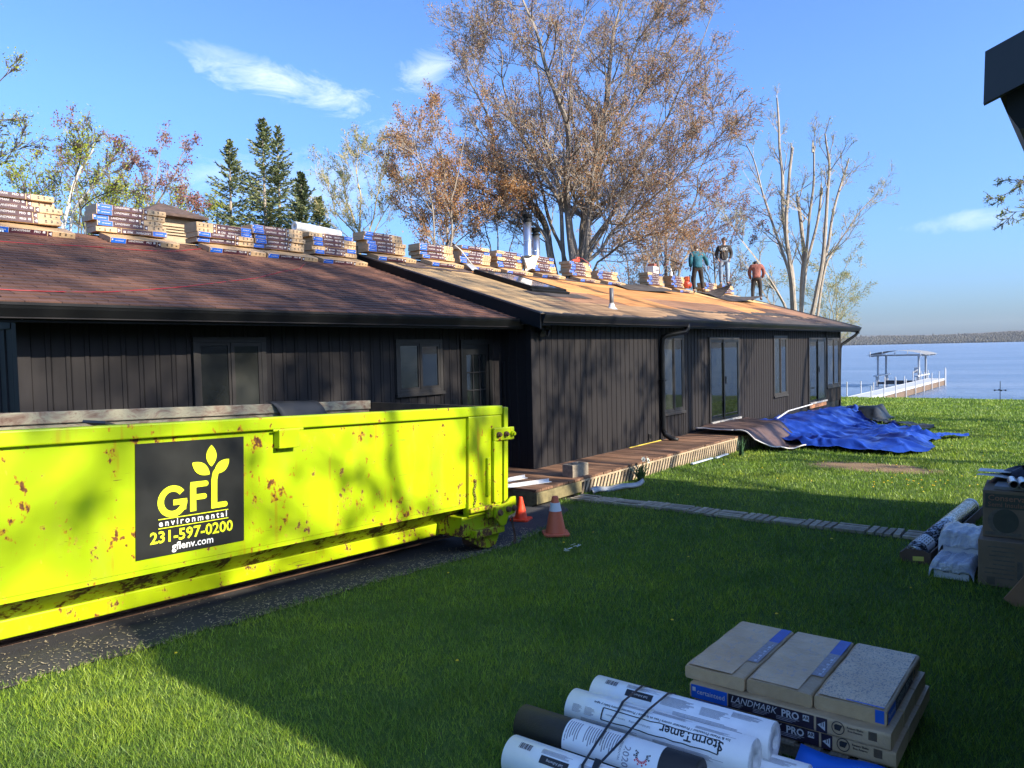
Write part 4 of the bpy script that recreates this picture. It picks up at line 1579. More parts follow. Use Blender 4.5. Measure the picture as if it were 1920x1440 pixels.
# curled flashing on the grass and a lengths of pale edging further on
m = MB()
al_m = M("aluminium_flashing", (0.27, 0.28, 0.285), 0.45, 0.25, 5, metal=0.3)
def fl_(u, v):
    s = 9.95 + 1.1 * u
    n = 6.22 - 0.30 * u + 0.06 * math.sin(u * 6)
    w = 0.12 * (1 - 0.55 * max(0, u - 0.6) / 0.4)
    z = g1(s, n) + 0.02 + 0.05 * math.sin(v * math.pi) * (1 - 0.4 * u) + 0.07 * max(0, u - 0.65) * 2 * (1 if u > .65 else 0) + 0.015 * math.sin(u * 13)
    return (s + 0.2 * w * v, n + (v - 0.5) * w, z + 0.05 * v)
m.grid(fl_, 24, 5)
o = m.build("flashing", al_m, smooth=True)
o.modifiers.new("thick", 'SOLIDIFY').thickness = 0.003
tag(o, "curled length of silver flashing on the grass by the deck", "flashing")
m = MB()
pale = M("pale_edging", (0.42, 0.50, 0.60), 0.5, 0.1, 6)
m.beam((13.4, 6.13, g1(13.4, 6.1) + 0.05), (14.4, 6.16, g1(14.4, 6.1) + 0.05), 0.05, 0.02)
m.beam((14.45, 6.1, g1(14.4, 6.1) + 0.05), (15.2, 6.16, g1(15.2, 6.1) + 0.06), 0.05, 0.02)
tag(m.build("edging_strip", pale), "pale blue edging strip on the grass along the lattice", "edging")
# litter flakes in the grass
rs = np.random.RandomState(31)
for i, (lx, ly, n_, lab) in enumerate(((6.95, 4.66, 9, "cluster of shiny plastic shreds in the shaded grass"),)):
    m = MB()
    for k in range(n_):
        x, y = lx + rs.normal(0, 0.10), ly + rs.normal(0, 0.05)
        z = g1(x, y) + 0.05
        a = rs.uniform(0, 6.28)
        d1 = Vector((math.cos(a), math.sin(a), rs.uniform(-.3, .3))) * rs.uniform(0.02, 0.06)
        d2 = Vector((-math.sin(a), math.cos(a), rs.uniform(-.3, .3))) * rs.uniform(0.008, 0.016)
        c0 = Vector((x, y, z))
        m.add([c0 - d1 - d2, c0 + d1 - d2, c0 + d1 + d2, c0 - d1 + d2], [(0, 1, 2, 3)])
    tag(m.build("plastic_shreds", M("pale_plastic", (0.55, 0.6, 0.58), 0.3)), lab, "litter", kind='stuff')

# daffodil clump and a tall grass tuft at the deck
green_m = M("plant_green", (0.050, 0.115, 0.045), 0.5, 0.3, 12)
def blades(name, label, cat, c, n_, hgt, spread, wid, seed, flowers=0):
    rr = random.Random(seed)
    root = thing(name, label, cat, c)
    m = MB()
    for k in range(n_):
        a = rr.uniform(0, 6.28)
        d_ = Vector((math.cos(a), math.sin(a), 0))
        sd = Vector((-d_.y, d_.x, 0)) * wid
        h = hgt * rr.uniform(0.65, 1.1)
        sp_ = spread * rr.uniform(0.2, 1.0)
        b0 = Vector((rr.uniform(-.06, .06), rr.uniform(-.04, .04), -0.02))
        P = []
        for f in (0, .35, .7, 1.0):
            P.append(b0 + d_ * sp_ * f ** 2 + Vector((0, 0, h * (f - 0.35 * f ** 3 * rr.uniform(0, 1)))))
        vs = []
        for i, p in enumerate(P):
            w_ = (1, 1, .75, .1)[i]
            vs += [p - sd * w_, p + sd * w_]
        m.add(vs, [(2 * i, 2 * i + 1, 2 * i + 3, 2 * i + 2) for i in range(3)])
    m.build("leaves", green_m, root)
    for k in range(flowers):
        a = rr.uniform(0, 6.28)
        st = Vector((rr.uniform(-.05, .05), 0, 0))
        top = st + Vector((math.cos(a) * .12 + .03, math.sin(a) * .10, hgt * rr.uniform(.95, 1.15)))
        f = MB()
        f.tube([st, st * .5 + top * .5 + Vector((0, 0, .04)), top], 0.004, 5)
        f.build("stem", green_m, root)
        f = MB()
        fd = Vector((0.4 * math.cos(a), -0.8, 0.2)).normalized()
        x_ = fd.cross(Vector((0, 0, 1))).normalized()
        y_ = x_.cross(fd)
        for q_ in range(6):
            an = q_ * math.pi / 3
            dd = x_ * math.cos(an) + y_ * math.sin(an)
            nn = x_ * -math.sin(an) + y_ * math.cos(an)
            f.add([top, top + dd * .03 + nn * .016, top + dd * .055 + fd * .01, top + dd * .03 - nn * .016], [(0, 1, 2, 3)])
        f.tube([top, top + fd * 0.03], [0.012, 0.018], 8)
        f.build("flower", M("daffodil_white", (0.75, 0.72, 0.55), 0.6), root)
blades("daffodil_clump", "clump of white daffodils with drooping leaves by the lattice", "flowers", (11.45, 6.16, g1(11.45, 6.16)), 60, 0.36, 0.30, 0.011, 3, 3)
blades("grass_tuft", "tall green grass tuft at the far corner of the deck", "grass tuft", (15.5, 5.98, g1(15.5, 5.98)), 70, 0.42, 0.16, 0.008, 4)
# ------------------------------------------------------------------ shingle bundles
paper_m = NT("kraft_paper")
n_ = paper_m.noise(7, 6, 0.65)
c = paper_m.ramp(n_, [(0.3, (0.40, 0.255, 0.125)), (0.7, (0.55, 0.365, 0.195))])
gg = paper_m.ramp(paper_m.rand(), [(0, (0.85,) * 3), (1, (1.12,) * 3)])
paper_m.color(paper_m.mix(1.0, c, gg, 'MULTIPLY')).rough(0.5).bump(paper_m.noise(9, 5, .6, dist=1.2), 0.7, 0.015)
paper_m = paper_m.mat
blue_m = M("print_blue", (0.003, 0.085, 0.42), 0.45, 0.15, 14)
maroon_m = M("print_maroon", (0.048, 0.010, 0.018), 0.45, 0.25, 10)
navy_m = M("print_dark_plum", (0.018, 0.010, 0.022), 0.45, 0.25, 10)
inkw_m = M("print_white", (0.52, 0.50, 0.48), 0.5, 0.04, 12)
inkk_m = M("print_black", (0.02, 0.018, 0.018), 0.5, 0.1, 12)
ink_grey = M("print_grey", (0.27, 0.25, 0.27), 0.5, 0.3, 40)
BL, BWD, BT = 1.0, 0.335, 0.076

def soft_box(L, W, T, r, seed, nx=16, ny=7, amp=0.004):
    """a bundle: box with rounded long edges and slightly uneven faces"""
    rr = np.random.RandomState(seed)
    m = MB()
    ring = []
    K = 5
    for (cx_, cz_, a0) in ((W / 2 - r, T - r, 0), (-W / 2 + r, T - r, 90), (-W / 2 + r, r, 180), (W / 2 - r, r, 270)):
        for i in range(K):
            a = math.radians(a0 + 90 * i / (K - 1))
            ring.append((cx_ + r * math.cos(a), cz_ + r * math.sin(a)))
    # extra points along top and bottom
    full = []
    for i, p in enumerate(ring):
        full.append(p)
        q_ = ring[(i + 1) % len(ring)]
        if abs(q_[0] - p[0]) > 0.1:
            for f in (0.25, 0.5, 0.75):
                full.append((p[0] + (q_[0] - p[0]) * f, p[1]))
    n_ = len(full)
    vs = []
    ph = rr.uniform(0, 6, 6)
    for i in range(nx + 1):
        x = -L / 2 + L * i / nx
        e = min(i, nx - i) / 1.0
        sh = 1.0 if e >= 1 else 0.985
        for (y, z) in full:
            dz = amp * (math.sin(x * 9 + ph[0]) * math.sin(y * 14 + ph[1]) + 0.6 * math.sin(x * 21 + ph[2] + y * 9))
            vs.append((x, y * sh, max(0.0, z * (1 if e >= 1 else 0.97) + (dz if z > T / 2 else 0))))
    fs = []
    for i in range(nx):
        for k in range(n_):
            k2 = (k + 1) % n_
            fs.append((i * n_ + k, i * n_ + k2, (i + 1) * n_ + k2, (i + 1) * n_ + k))
    fs.append(tuple(range(n_ - 1, -1, -1)))
    fs.append(tuple(range(nx * n_, (nx + 1) * n_)))
    m.add(vs, fs)
    return m

def label_parts(hi):
    """flat print on both long sides: (label mesh, lettering mesh)"""
    lm, tm = MB(), MB()
    y = -BWD / 2 - 0.0022
    z0, z1 = 0.006, BT - 0.004
    mar = 1
    for sgn in (1,):
        P = lambda x, z, o=0.0: (x * sgn, (y - o) * sgn, z)
        def q4(x0, x1, mi, a=z0, b=z1, o=0.0):
            lm.add([P(x0, a, o), P(x1, a, o), P(x1, b, o), P(x0, b, o)], [(0, 1, 2, 3)], mi)
        q4(-0.49, -0.288, 0)
        q4(-0.282, 0.155, mar)
        q4(0.166, 0.218, mar)
        put_text(tm, text("certainteed", 0.034 if hi else 0.026, 0.008), lambda a, b: P(-0.378 + a, 0.040 + b, 0.0012))
        m_ = MB()
        tm.add([P(-0.482, 0.040, .001), P(-0.464, 0.040, .001), P(-0.464, 0.060, .001), P(-0.482, 0.060, .001)], [(0, 1, 2, 3)])
        put_text(tm, text("LANDMARK", 0.045 if hi else 0.040, 0.0, 0.28, 0.98), lambda a, b: P(-0.150 + a, 0.048 + b, 0.0012))
        put_text(tm, text("PRO", 0.046 if hi else 0.040, 0.025 if hi else 0.012), lambda a, b: P(0.040 + a, 0.047 + b, 0.0012))
        tm.add([P(0.102, 0.038, .001), P(0.132, 0.038, .001), P(0.132, 0.064, .001), P(0.102, 0.064, .001)], [(0, 1, 2, 3)])
        tm.add([P(0.208, 0.016, .001), P(0.208, 0.060, .001), P(0.172, 0.038, .001)], [(0, 1, 2)])
        if hi:
            put_text(tm, text("AR", 0.022, 0.03), lambda a, b: P(0.117 + a, 0.052 + b, 0.002), 1)
            for k in range(3):
                for x0, w_ in ((-0.262, 0.06), (-0.15, 0.085), (-0.03, 0.115)):
                    zz = 0.028 - k * 0.007
                    tm.add([P(x0, zz, .001), P(x0 + w_ * (1 - .15 * k), zz, .001), P(x0 + w_ * (1 - .15 * k), zz + 0.0028, .001), P(x0, zz + 0.0028, .001)], [(0, 1, 2, 3)], 2)
            for bx in (0.188, 0.198):
                tm.add([P(bx, 0.034, .002), P(bx + 0.004, 0.034, .002), P(bx + 0.004, 0.054, .002), P(bx, 0.054, .002)], [(0, 1, 2, 3)], 1)
            ring = [P(0.268 + 0.030 * math.cos(a * math.pi / 12), 0.046 + 0.030 * math.sin(a * math.pi / 12), .001) for a in range(24)]
            ring2 = [P(0.268 + 0.026 * math.cos(a * math.pi / 12), 0.046 + 0.026 * math.sin(a * math.pi / 12), .001) for a in range(24)]
            tm.add(ring + ring2, [(i, (i + 1) % 24, 24 + (i + 1) % 24, 24 + i) for i in range(24)], 1)
            tm.add([P(0.252, 0.036, .001), P(0.276, 0.034, .001), P(0.288, 0.060, .001), P(0.258, 0.062, .001), P(0.25, 0.055, .001)], [(0, 1, 2, 3, 4)], 1)
            put_text(tm, text("Resawn Shake", 0.013, 0.02), lambda a, b: P(0.345 + a, 0.058 + b, .001), 1)
            put_text(tm, text("Bois Resawn", 0.013, 0.02), lambda a, b: P(0.345 + a, 0.044 + b, .001), 1)
            for k in range(9):
                bx = 0.405 + k * 0.0042
                tm.add([P(bx, 0.03, .001), P(bx + 0.0026, 0.03, .001), P(bx + 0.0026, 0.068, .001), P(bx, 0.068, .001)], [(0, 1, 2, 3)], 1)
        else:
            for (x0, z_) in ((0.30, 0.03), (0.30, 0.05), (0.37, 0.03), (0.37, 0.05), (0.44, 0.035)):
                tm.add([P(x0, z_, .001), P(x0 + 0.022, z_, .001), P(x0 + 0.022, z_ + 0.013, .001), P(x0, z_ + 0.013, .001)], [(0, 1, 2, 3)], 1)
    return lm, tm

bodies = [soft_box(BL, BWD, BT, 0.010, 40 + i, 10).mesh("wrapper", paper_m) for i in range(3)]
for b in bodies:
    bm_fix(b)
_lm, _tm = label_parts(False)
lab_me = _lm.mesh("label_band", [blue_m, maroon_m])
let_me = _tm.mesh("lettering", [inkw_m, inkk_m, ink_grey])

def bundle(label, loc, rot=(0, 0, 0), group=None, body=None, lme_=None, tme_=None):
    r = thing("shingle_bundle", label, "shingle bundle", loc, 0, group)
    r.rotation_euler = rot
    link("wrapper", body or random.choice(bodies), r)
    if lme_ is not False:
        link("label_band", lme_ or lab_me, r)
        link("lettering", tme_ or let_me, r)
    return r

ORD = ["bottom", "second", "third", "fourth", "fifth", "sixth"]
# (s centre, rows, ridge height, description of the stack)
STK = [(4.05, 5, 0, "leftmost roof stack"), (5.50, 5, 0, "roof stack in front of the cupola"), (6.98, 4, 0, "roof stack just right of the cupola"),
       (8.02, 5, 0, "roof stack left of the white roll"), (9.15, 5, 0, "roof stack under the right end of the white roll"),
       (10.43, 5, 1, "roof stack at the near end of the stripped roof"), (11.87, 4, 1, "roof stack left of the leaning shovel"),
       (13.13, 5, 1, "roof stack behind the leaning shovel"), (14.36, 5, 1, "roof stack left of the silver flues"),
       (15.75, 5, 1, "roof stack in front of the silver flues"), (17.45, 5, 1, "roof stack with red tool on top"),
       (18.85, 3, 1, "low roof stack right of the red tool stack"), (21.75, 5, 1, "roof stack with small white box on top"),
       (23.40, 5, 1, "roof stack just left of the worker in teal"), (25.95, 4, 1, "roof stack right of the worker in teal"),
       (27.55, 4, 1, "roof stack the worker in hoodie stands on")]
tops = {}
for i, (s, rows, main, desc) in enumerate(STK):
    rz = M_RZ if main else L_RZ
    fn, ang = (roofM, AM) if main else (roofL, AL)
    ln = LEN_M if main else LEN_L
    # the bundle that chocks the stack lies on the slope, a little forward
    grp = "shingle bundles stacked on the roof"
    p = fn(s + 0.06, ln - 0.40, 0.014)
    bundle("sloping bundle under the " + desc, p, (ang, 0, random.uniform(-.03, .03)), grp)
    z = rz + 0.018
    flipcol = random.Random(i)
    for k in range(rows):
        lab = f"{ORD[k]} bundle up in the {desc}" if k < rows - 1 else f"topmost bundle of the {desc}"
        yaw = random.uniform(-.05, .05)
        up_ = flipcol.random() < 0.14
        o = bundle(lab, (s + random.uniform(-.05, .05) - 0.012 * k, RIDGE_N - 0.16 + random.uniform(-.025, .025), z + (BT if up_ else 0)), (random.uniform(-.008, .008), random.uniform(-.006, .006) + (math.pi if up_ else 0), yaw), grp)
        z += BT - 0.001
    tops[i] = (s, RIDGE_N - 0.16, z)

# white roll on the two stacks left of the valley
def roll_mesh(name, L, r, mat_side, mat_end, n=24, core=0.036):
    m = MB()
    vs, fs, mi = [], [], []
    prof = [(-L / 2, core), (-L / 2, r - 0.006), (-L / 2 + 0.004, r), (L / 2 - 0.004, r), (L / 2, r - 0.006), (L / 2, core), (L / 2 - 0.05, core * 0.95)]
    prof = [(-L / 2 + 0.05, core * 0.95)] + prof
    for x, rr in prof:
        for k in range(n):
            a = 2 * math.pi * k / n
            vs.append((x, rr * math.cos(a), rr * math.sin(a)))
    for i in range(len(prof) - 1):
        for k in range(n):
            k2 = (k + 1) % n
            m.f.append((i * n + k, i * n + k2, (i + 1) * n + k2, (i + 1) * n + k))
            m.m.append(0 if i == 3 else 1)
    m.f.append(tuple(range(n)))
    m.m.append(2)
    m.f.append(tuple(range((len(prof) - 1) * n, len(prof) * n)))
    m.m.append(2)
    m.v = vs
    return m
film_m = M("white_film", (0.86, 0.855, 0.84), 0.32, 0.06, 9, bump=0.25, bscale=7, bdist=0.01)
film_end = M("white_film_end", (0.60, 0.61, 0.62), 0.4, 0.25, 22, bump=0.7, bscale=24, bdist=0.01)
core_m = M("black_core", (0.012, 0.012, 0.012), 0.5)
feltroll_m = M("black_felt_roll", (0.013, 0.013, 0.014), 0.6, 0.25, 20, bump=0.4, bscale=120)
rr_ = thing("underlayment_roll", "white roll lying across the two roof stacks beside the valley", "underlayment roll", (8.95, RIDGE_N - 0.1, tops[4][2] + 0.085), 0.06)
rr_.rotation_euler = (0, 0.03, 0.06)
roll_mesh("roll", 1.05, 0.082, film_m, film_end).build("roll_body", [film_m, film_end, core_m], rr_, smooth=True)

# ------------------------------------------------------------------ pallet stack in the foreground
GS = (4.53, 1.40)
gzp = g1(4.5, 1.4)
pal_m = M("pallet_wood", (0.20, 0.155, 0.10), 0.85, 0.35, 12, rnd=0.25, stretch=(1, 6, 6), bump=0.4)
pallet = thing("pallet", "grey wooden pallet under the shingle bundles on the lawn", "pallet", (GS[0], GS[1], gzp - 0.01))
for x in (-0.46, 0.0, 0.46):
    MB().box(x - 0.02, -0.52, 0.018, x + 0.02, 0.52, 0.085).build("stringer", pal_m, pallet)
pb = MB().box(-0.50, -0.045, 0, 0.50, 0.045, 0.017)
pme = pb.mesh("slat", pal_m)
bm_fix(pme)
for k in range(8):
    o = link("slat", pme, pallet)
    o.location = (0, -0.47 + k * 0.134, 0.086)
for k in range(3):
    o = link("slat", pme, pallet)
    o.location = (0, -0.47 + k * 0.47, 0.0)
hero_bodies = [soft_box(BL, BWD, BT, 0.014, 60 + i, 26, 7, 0.003).mesh("wrapper", paper_m) for i in range(4)]
for b in hero_bodies:
    bm_fix(b)
_lm, _tm = label_parts(True)
hl_me = _lm.mesh("label_band", [blue_m, navy_m])
ht_me = _tm.mesh("lettering", [inkw_m, inkk_m, ink_grey])
zz = gzp + 0.094
WHERE = ["at the front, nearest the rolls", "in the middle row", "at the back"]
for layer in range(2):
    for k in range(3):
        o = bundle(f"{'lower' if layer == 0 else 'upper'} lying bundle of the lawn pallet {WHERE[k]}", (GS[0] - 0.335 + 0.31 * k + (0.0 if layer else 0.015), GS[1] - (0.05 if layer else 0.07), zz), (0, 0, -math.pi / 2 + random.uniform(-.008, .008)),
                   "bundles on the lawn pallet", hero_bodies[(k + layer) % 4], hl_me, ht_me)
        o.scale = (1.06, 0.92, 1.16)
    zz += BT * 1.16 + 0.001
# shrink film and print on top of the three crossing bundles
topnames = ["left crossing bundle on top of the lawn pallet, scuffed wrapper", "middle crossing bundle on top of the lawn pallet", "right crossing bundle on top of the lawn pallet with speckled top"]
rs = np.random.RandomState(77)
spk = NT("speckled_print")
n1 = spk.noise(55, 3, .7, (1, 2.2, 1))
spk.b.inputs['Coat Weight'].default_value = 0.1
spk.bump(spk.noise(5, 5, .6, dist=2.0), .5, .015)
spk.color(spk.mix(spk.step(n1, .52, .60), spk.ramp(spk.noise(6, 4), [(.3, (.50, .32, .17)), (.7, (.64, .45, .26))]), (0.20, 0.16, 0.13))).rough(0.4)
speck_m = spk.mat
smr = NT("scuffed_print")
n1 = smr.noise(7, 5, .7, (1.4, 4, 1), dist=1.2)
smr.color(smr.mix(smr.math('MULTIPLY', smr.step(n1, .54, .68), .5), smr.ramp(smr.noise(5, 4), [(.3, (.52, .32, .155)), (.7, (.68, .46, .25))]), (0.26, 0.24, 0.28))).rough(0.45)
smr.bump(smr.noise(6, 5, .6, dist=2.0), .9, .02)
smr.b.inputs['Coat Weight'].default_value = 0.15
smr.b.inputs['Coat Roughness'].default_value = 0.12
smear_m = smr.mat
for k in range(3):
    yc = GS[1] + 0.362 - 0.362 * k - 0.01
    o = bundle(topnames[k], (GS[0] - 0.005 + 0.012 * k, yc, zz), (0, 0, random.uniform(-.006, .006)), "bundles on the lawn pallet", hero_bodies[k], hl_me if k == 2 else False, ht_me if k == 2 else None)
    o.scale = (0.87, 1.07, 1)
    tp = MB()
    hgt = BT + 0.0050
    def quad(x0, x1, y0, y1, mi, o2=0.0):
        tp.add([(x0, y0, hgt + o2), (x1, y0, hgt + o2), (x1, y1, hgt + o2), (x0, y1, hgt + o2)], [(0, 1, 2, 3)], mi)
    if k == 2:
        quad(-0.485, 0.485, -0.150, 0.150, 2)
        quad(-0.478, -0.465, -0.15, 0.02, 0, .001)
    else:
        quad(-0.485, 0.485, -0.094, 0.150, 3)
        quad(0.20, 0.485, -0.155, -0.095, 0)
        quad(-0.22, 0.20, -0.155, -0.095, 1)
        for q_ in range(8):
            x0 = -0.20 + q_ * 0.045
            quad(x0, x0 + 0.03, -0.14, -0.125 - 0.01 * (q_ % 2), 4, .001)
    tp.build("top_print", [blue_m, ink_grey, speck_m, smear_m, M("print_pale", (0.5, 0.5, 0.55), 0.5)], o)
    if k == 2:
        e = MB()
        e.add([(-0.503, -0.155, 0.01), (-0.503, -0.115, 0.01), (-0.503, -0.115, BT + .001), (-0.503, -0.155, BT + .001)], [(0, 1, 2, 3)])
        e.build("end_print", blue_m, o)

# ------------------------------------------------------------------ rolls in front of the pallet
def roll(label, c, L, r, kind, rz, tilt=0.0, name="underlayment_roll"):
    root = thing(name, label, "underlayment roll", c, rz, "strapped rolls on the lawn")
    root.rotation_euler = (0, tilt, rz)
    mats = [film_m, film_end, core_m] if kind == 'white' else [feltroll_m, feltroll_m, core_m]
    roll_mesh("roll", L, r, None, None, 32).build("roll_body", mats, root, smooth=True)
    return root
# local x axis runs along world -n: text reads upside down from the camera, as in the photo
RZ = -math.pi / 2 + 0.03
RR = 0.103
rollsp = [("front", "lowest white roll of the strapped pile, nearest the camera", (3.06, 1.90, 0.070), 'white', 0.098),
          ("black", "black felt roll with a white label band in the strapped pile", (3.29, 2.00, 0.120), 'black', 0.095),
          ("A", "white roll with big printed name, just behind the black roll", (3.52, 1.82, 0.165), 'white', 0.101),
          ("B", "uppermost white roll of the pile, against the pallet", (3.735, 1.80, 0.168), 'white', 0.101),
          ("C", "white roll at the ground under the two upper ones, end showing", (3.69, 1.62, 0.040), 'white', 0.085),
          ("D", "hidden white roll at the bottom of the strapped pile", (3.46, 1.70, 0.040), 'white', 0.070)]
rolls = {}
for key, lab, c, kind, r_ in rollsp:
    c = (c[0], c[1], c[2] + g1(3.4, 1.9) + 0.02)
    rolls[key] = (roll(lab, c, 1.02, r_, kind, RZ), r_)

def on_roll(r, x, a, o=0.0012):
    return (x, (r + o) * math.cos(a), (r + o) * math.sin(a))

def wrap(key, parts, mats, name):
    root, r = rolls[key]
    m = MB()
    for fnc in parts:
        fnc(m, r)
    return m.build(name, mats, root)

def patch(x0, x1, a0, a1, mi, o=0.0008, na=8):
    def f(m, r):
        vs = []
        for i in range(na + 1):
            a = a0 + (a1 - a0) * i / na
            vs += [on_roll(r, x0, a, o), on_roll(r, x1, a, o)]
        m.add(vs, [(2 * i, 2 * i + 1, 2 * i + 3, 2 * i + 2) for i in range(na)], mi)
    return f

def rtext(body, size, x, a, mi, bold=0.01, rot=0, o=0.0014, up=1, spacing=1.0):
    """lettering round a roll; up=-1 turns it upside down"""
    def f(m, r):
        vs, fs = text(body, size, bold, 0, spacing)
        out = []
        for px, py, _ in vs:
            out.append(on_roll(r, x + (py if rot else px * up), a + (px if rot else py * up * -1 if up > 0 else py) / r, o))
        m.add(out, fs, mi)
    return f
def fine_lines(x0, x1, a, da, k, mi, seed):
    rr = random.Random(seed)
    return [patch(x0, x0 + (x1 - x0) * rr.uniform(0.6, 1.0), a + i * da, a + i * da + da * 0.42, mi, 0.0012, 1) for i in range(k)]
def outline(x0, x1, a0, a1, w, mi, jag, seed):
    rr = random.Random(seed)
    parts = []
    n_ = 14
    for side in (a0, a1):
        prev = 0
        for i in range(n_):
            nx_ = rr.uniform(-jag, jag)
            def f(m, r, i=i, side=side, p=prev, q=nx_):
                xa, xb = x0 + (x1 - x0) * i / n_, x0 + (x1 - x0) * (i + 1) / n_
                m.add([on_roll(r, xa, side + p - w / 2, .0015), on_roll(r, xb, side + q - w / 2, .0015), on_roll(r, xb, side + q + w / 2, .0015), on_roll(r, xa, side + p + w / 2, .0015)], [(0, 1, 2, 3)], mi)
            parts.append(f)
            prev = nx_
    parts.append(patch(x0 - 0.004, x0 + 0.004, a0, a1, mi, .0015))
    parts.append(patch(x1 - 0.004, x1 + 0.004, a0, a1, mi, .0015))
    return parts
# angle convention on a roll: local y is world +s ... angle 90 deg = top, 180 deg = towards the camera (-s)
D2 = math.radians
inks = [inkk_m, ink_grey, inkw_m]
def storm(key, seed):
    pr = []
    pr += outline(-0.28, 0.36, D2(128), D2(163), 0.05, 0, 0.03, seed)
    pr.append(rtext("StormTamer", 0.064, 0.215, D2(140), 0, 0.016, up=-1))
    pr.append(rtext("Ice & Water Protector / Protecteur contre l'eau et la glace / Protector contra hielo y agua", 0.0205, 0.03, D2(118), 0, 0.012, up=-1))
    pr.append(rtext("Self-Adhered Roofing", 0.014, -0.06, D2(146), 1, 0.004, up=-1))
    pr.append(rtext("soporte autoadhesivo", 0.013, -0.20, D2(146), 1, 0.004, up=-1))
    for x0, x1, a, k in ((-0.46, -0.40, D2(140), 9), (-0.385, -0.32, D2(140), 9), (0.10, 0.34, D2(62), 6), (-0.02, 0.20, D2(84), 6), (0.22, 0.44, D2(100), 4), (-0.40, 0.0, D2(172), 5), (0.02, 0.40, D2(174), 6), (-0.2, 0.0, D2(95), 4)):
        pr += fine_lines(x0, x1, a, 0.045, k, 1, seed + k)
    wrap(key, pr, inks, "printed_lettering")
storm("A", 5)
def plain_print(key, seed, top):
    pr = []
    for i in range(10):
        pr.append(patch(-0.43 + i * 0.0075, -0.4262 + i * 0.0075 + (0.002 if i % 3 else 0), top - 0.30, top + 0.05, 0 if i % 2 else 1, .0012, 4))
    pr.append(patch(-0.29, -0.13, top + 0.02, top + 0.42, 0, .0011))
    pr.append(rtext("Self Adhering", 0.018, -0.205, top + 0.23, 2, 0.01, up=-1, o=.002))
    for x0, x1, a, k in ((-0.30, -0.10, top - 0.35, 6), (-0.08, 0.12, top - 0.2, 12), (0.14, 0.30, top - 0.1, 10), (0.30, 0.46, top - 0.35, 8), (0.0, 0.4, top + 0.55, 4)):
        pr += fine_lines(x0, x1, a, 0.05, k, 1, seed + k)
    wrap(key, pr, inks, "printed_lettering")
plain_print("B", 9, D2(112))
plain_print("front", 12, D2(118))
wrap("front", [rtext("Protecteur contre l'eau", 0.03, 0.05, D2(160), 0, .012, up=-1)], inks, "printed_lettering")
plain_print("C", 15, D2(120))
# white label band round the black roll
lab = [patch(-0.20, 0.33, D2(62), D2(188), 2, .001, 16)]
for i in range(22):
    x0 = -0.19 + i * 0.0135
    if i in (6, 7, 14):
        continue
    lab += [patch(x0, x0 + 0.006, D2(92), D2(92 + 70 - (i * 7) % 22), 1, .0016, 5)]
lab += [rtext("2020", 0.05, 0.16, D2(152), 1, 0.01, rot=1), rtext("RESIDENTIAL", 0.016, 0.125, D2(140), 1, .01, rot=1)]
def gauge(m, r):
    for k in range(15):
        a0 = math.radians(200 - k * 16)
        for q_ in range(2):
            ri, ro = (0.022, 0.034) if q_ == 0 else (0.037, 0.044)
            if q_ == 1 and k % 2:
                continue
            pts = []
            for (rad, ang) in ((ri, a0), (ro, a0), (ro, a0 + 0.2), (ri, a0 + 0.2)):
                pts.append(on_roll(r, 0.245 + rad * math.cos(ang), D2(138) + rad * math.sin(ang) / r, .0018))
            m.add(pts, [(0, 1, 2, 3)], 3 if 3 < k < 12 else 0)
lab.append(gauge)
wrap("black", lab, [inkk_m, ink_grey, sign_white, M("print_red", (0.55, 0.02, 0.02), 0.5)], "label_band")
# strap round the pile
m = MB()
zg = g1(3.4, 1.9) + 0.02
def strap_loop(y0, y1):
    pts = []
    hull = [(2.962, 0.05), (2.962, 0.10), (3.02, 0.166), (3.22, 0.205), (3.44, 0.253), (3.51, 0.271), (3.735, 0.275), (3.82, 0.24), (3.845, 0.16), (3.78, 0.04), (3.4, -0.01), (3.0, -0.02)]
    for i, (s, z) in enumerate(hull):
        f = i / len(hull)
        yy = y0 + (y1 - y0) * math.sin(math.pi * f)
        pts.append(Vector((s, yy, z + zg + 0.004)))
    pts.append(pts[0])
    for a, b in zip(pts, pts[1:]):
        d_ = (b - a)
        ax = d_.normalized()
        ay = Vector((0, 1, 0))
        ay = (ay - ax * ax.dot(ay)).normalized()
        m.obox((a + b) / 2, (d_.length * 1.02, 0.013, 0.0022), ax, ay, ax.cross(ay))
strap_loop(1.93, 1.86)
strap_loop(1.90, 2.02)
m.obox((3.05, 1.90, zg + 0.178), (0.05, 0.03, 0.01), (1, .2, .4), (0, 1, 0), (-.4, 0, 1))
tag(m.build("strap", M("black_strap", (0.012, 0.012, 0.013), 0.35)), "black plastic strap tied round the pile of rolls", "strap")
# blue sheet poking out beside the pallet
m = MB()
m.grid(lambda u, v: (3.80 + 0.20 * u, 0.78 + 0.46 * v, g1(3.9, 1) + 0.02 + 0.09 * u + 0.012 * math.sin(v * 7)), 4, 6)
o = m.build("blue_sheet", M("blue_plastic_sheet", (0.01, 0.14, 0.60), 0.4, 0.1, 5), smooth=True)
o.modifiers.new("thick", 'SOLIDIFY').thickness = 0.01
tag(o, "blue plastic sheet poking out at the front of the lawn pallet", "plastic sheet")

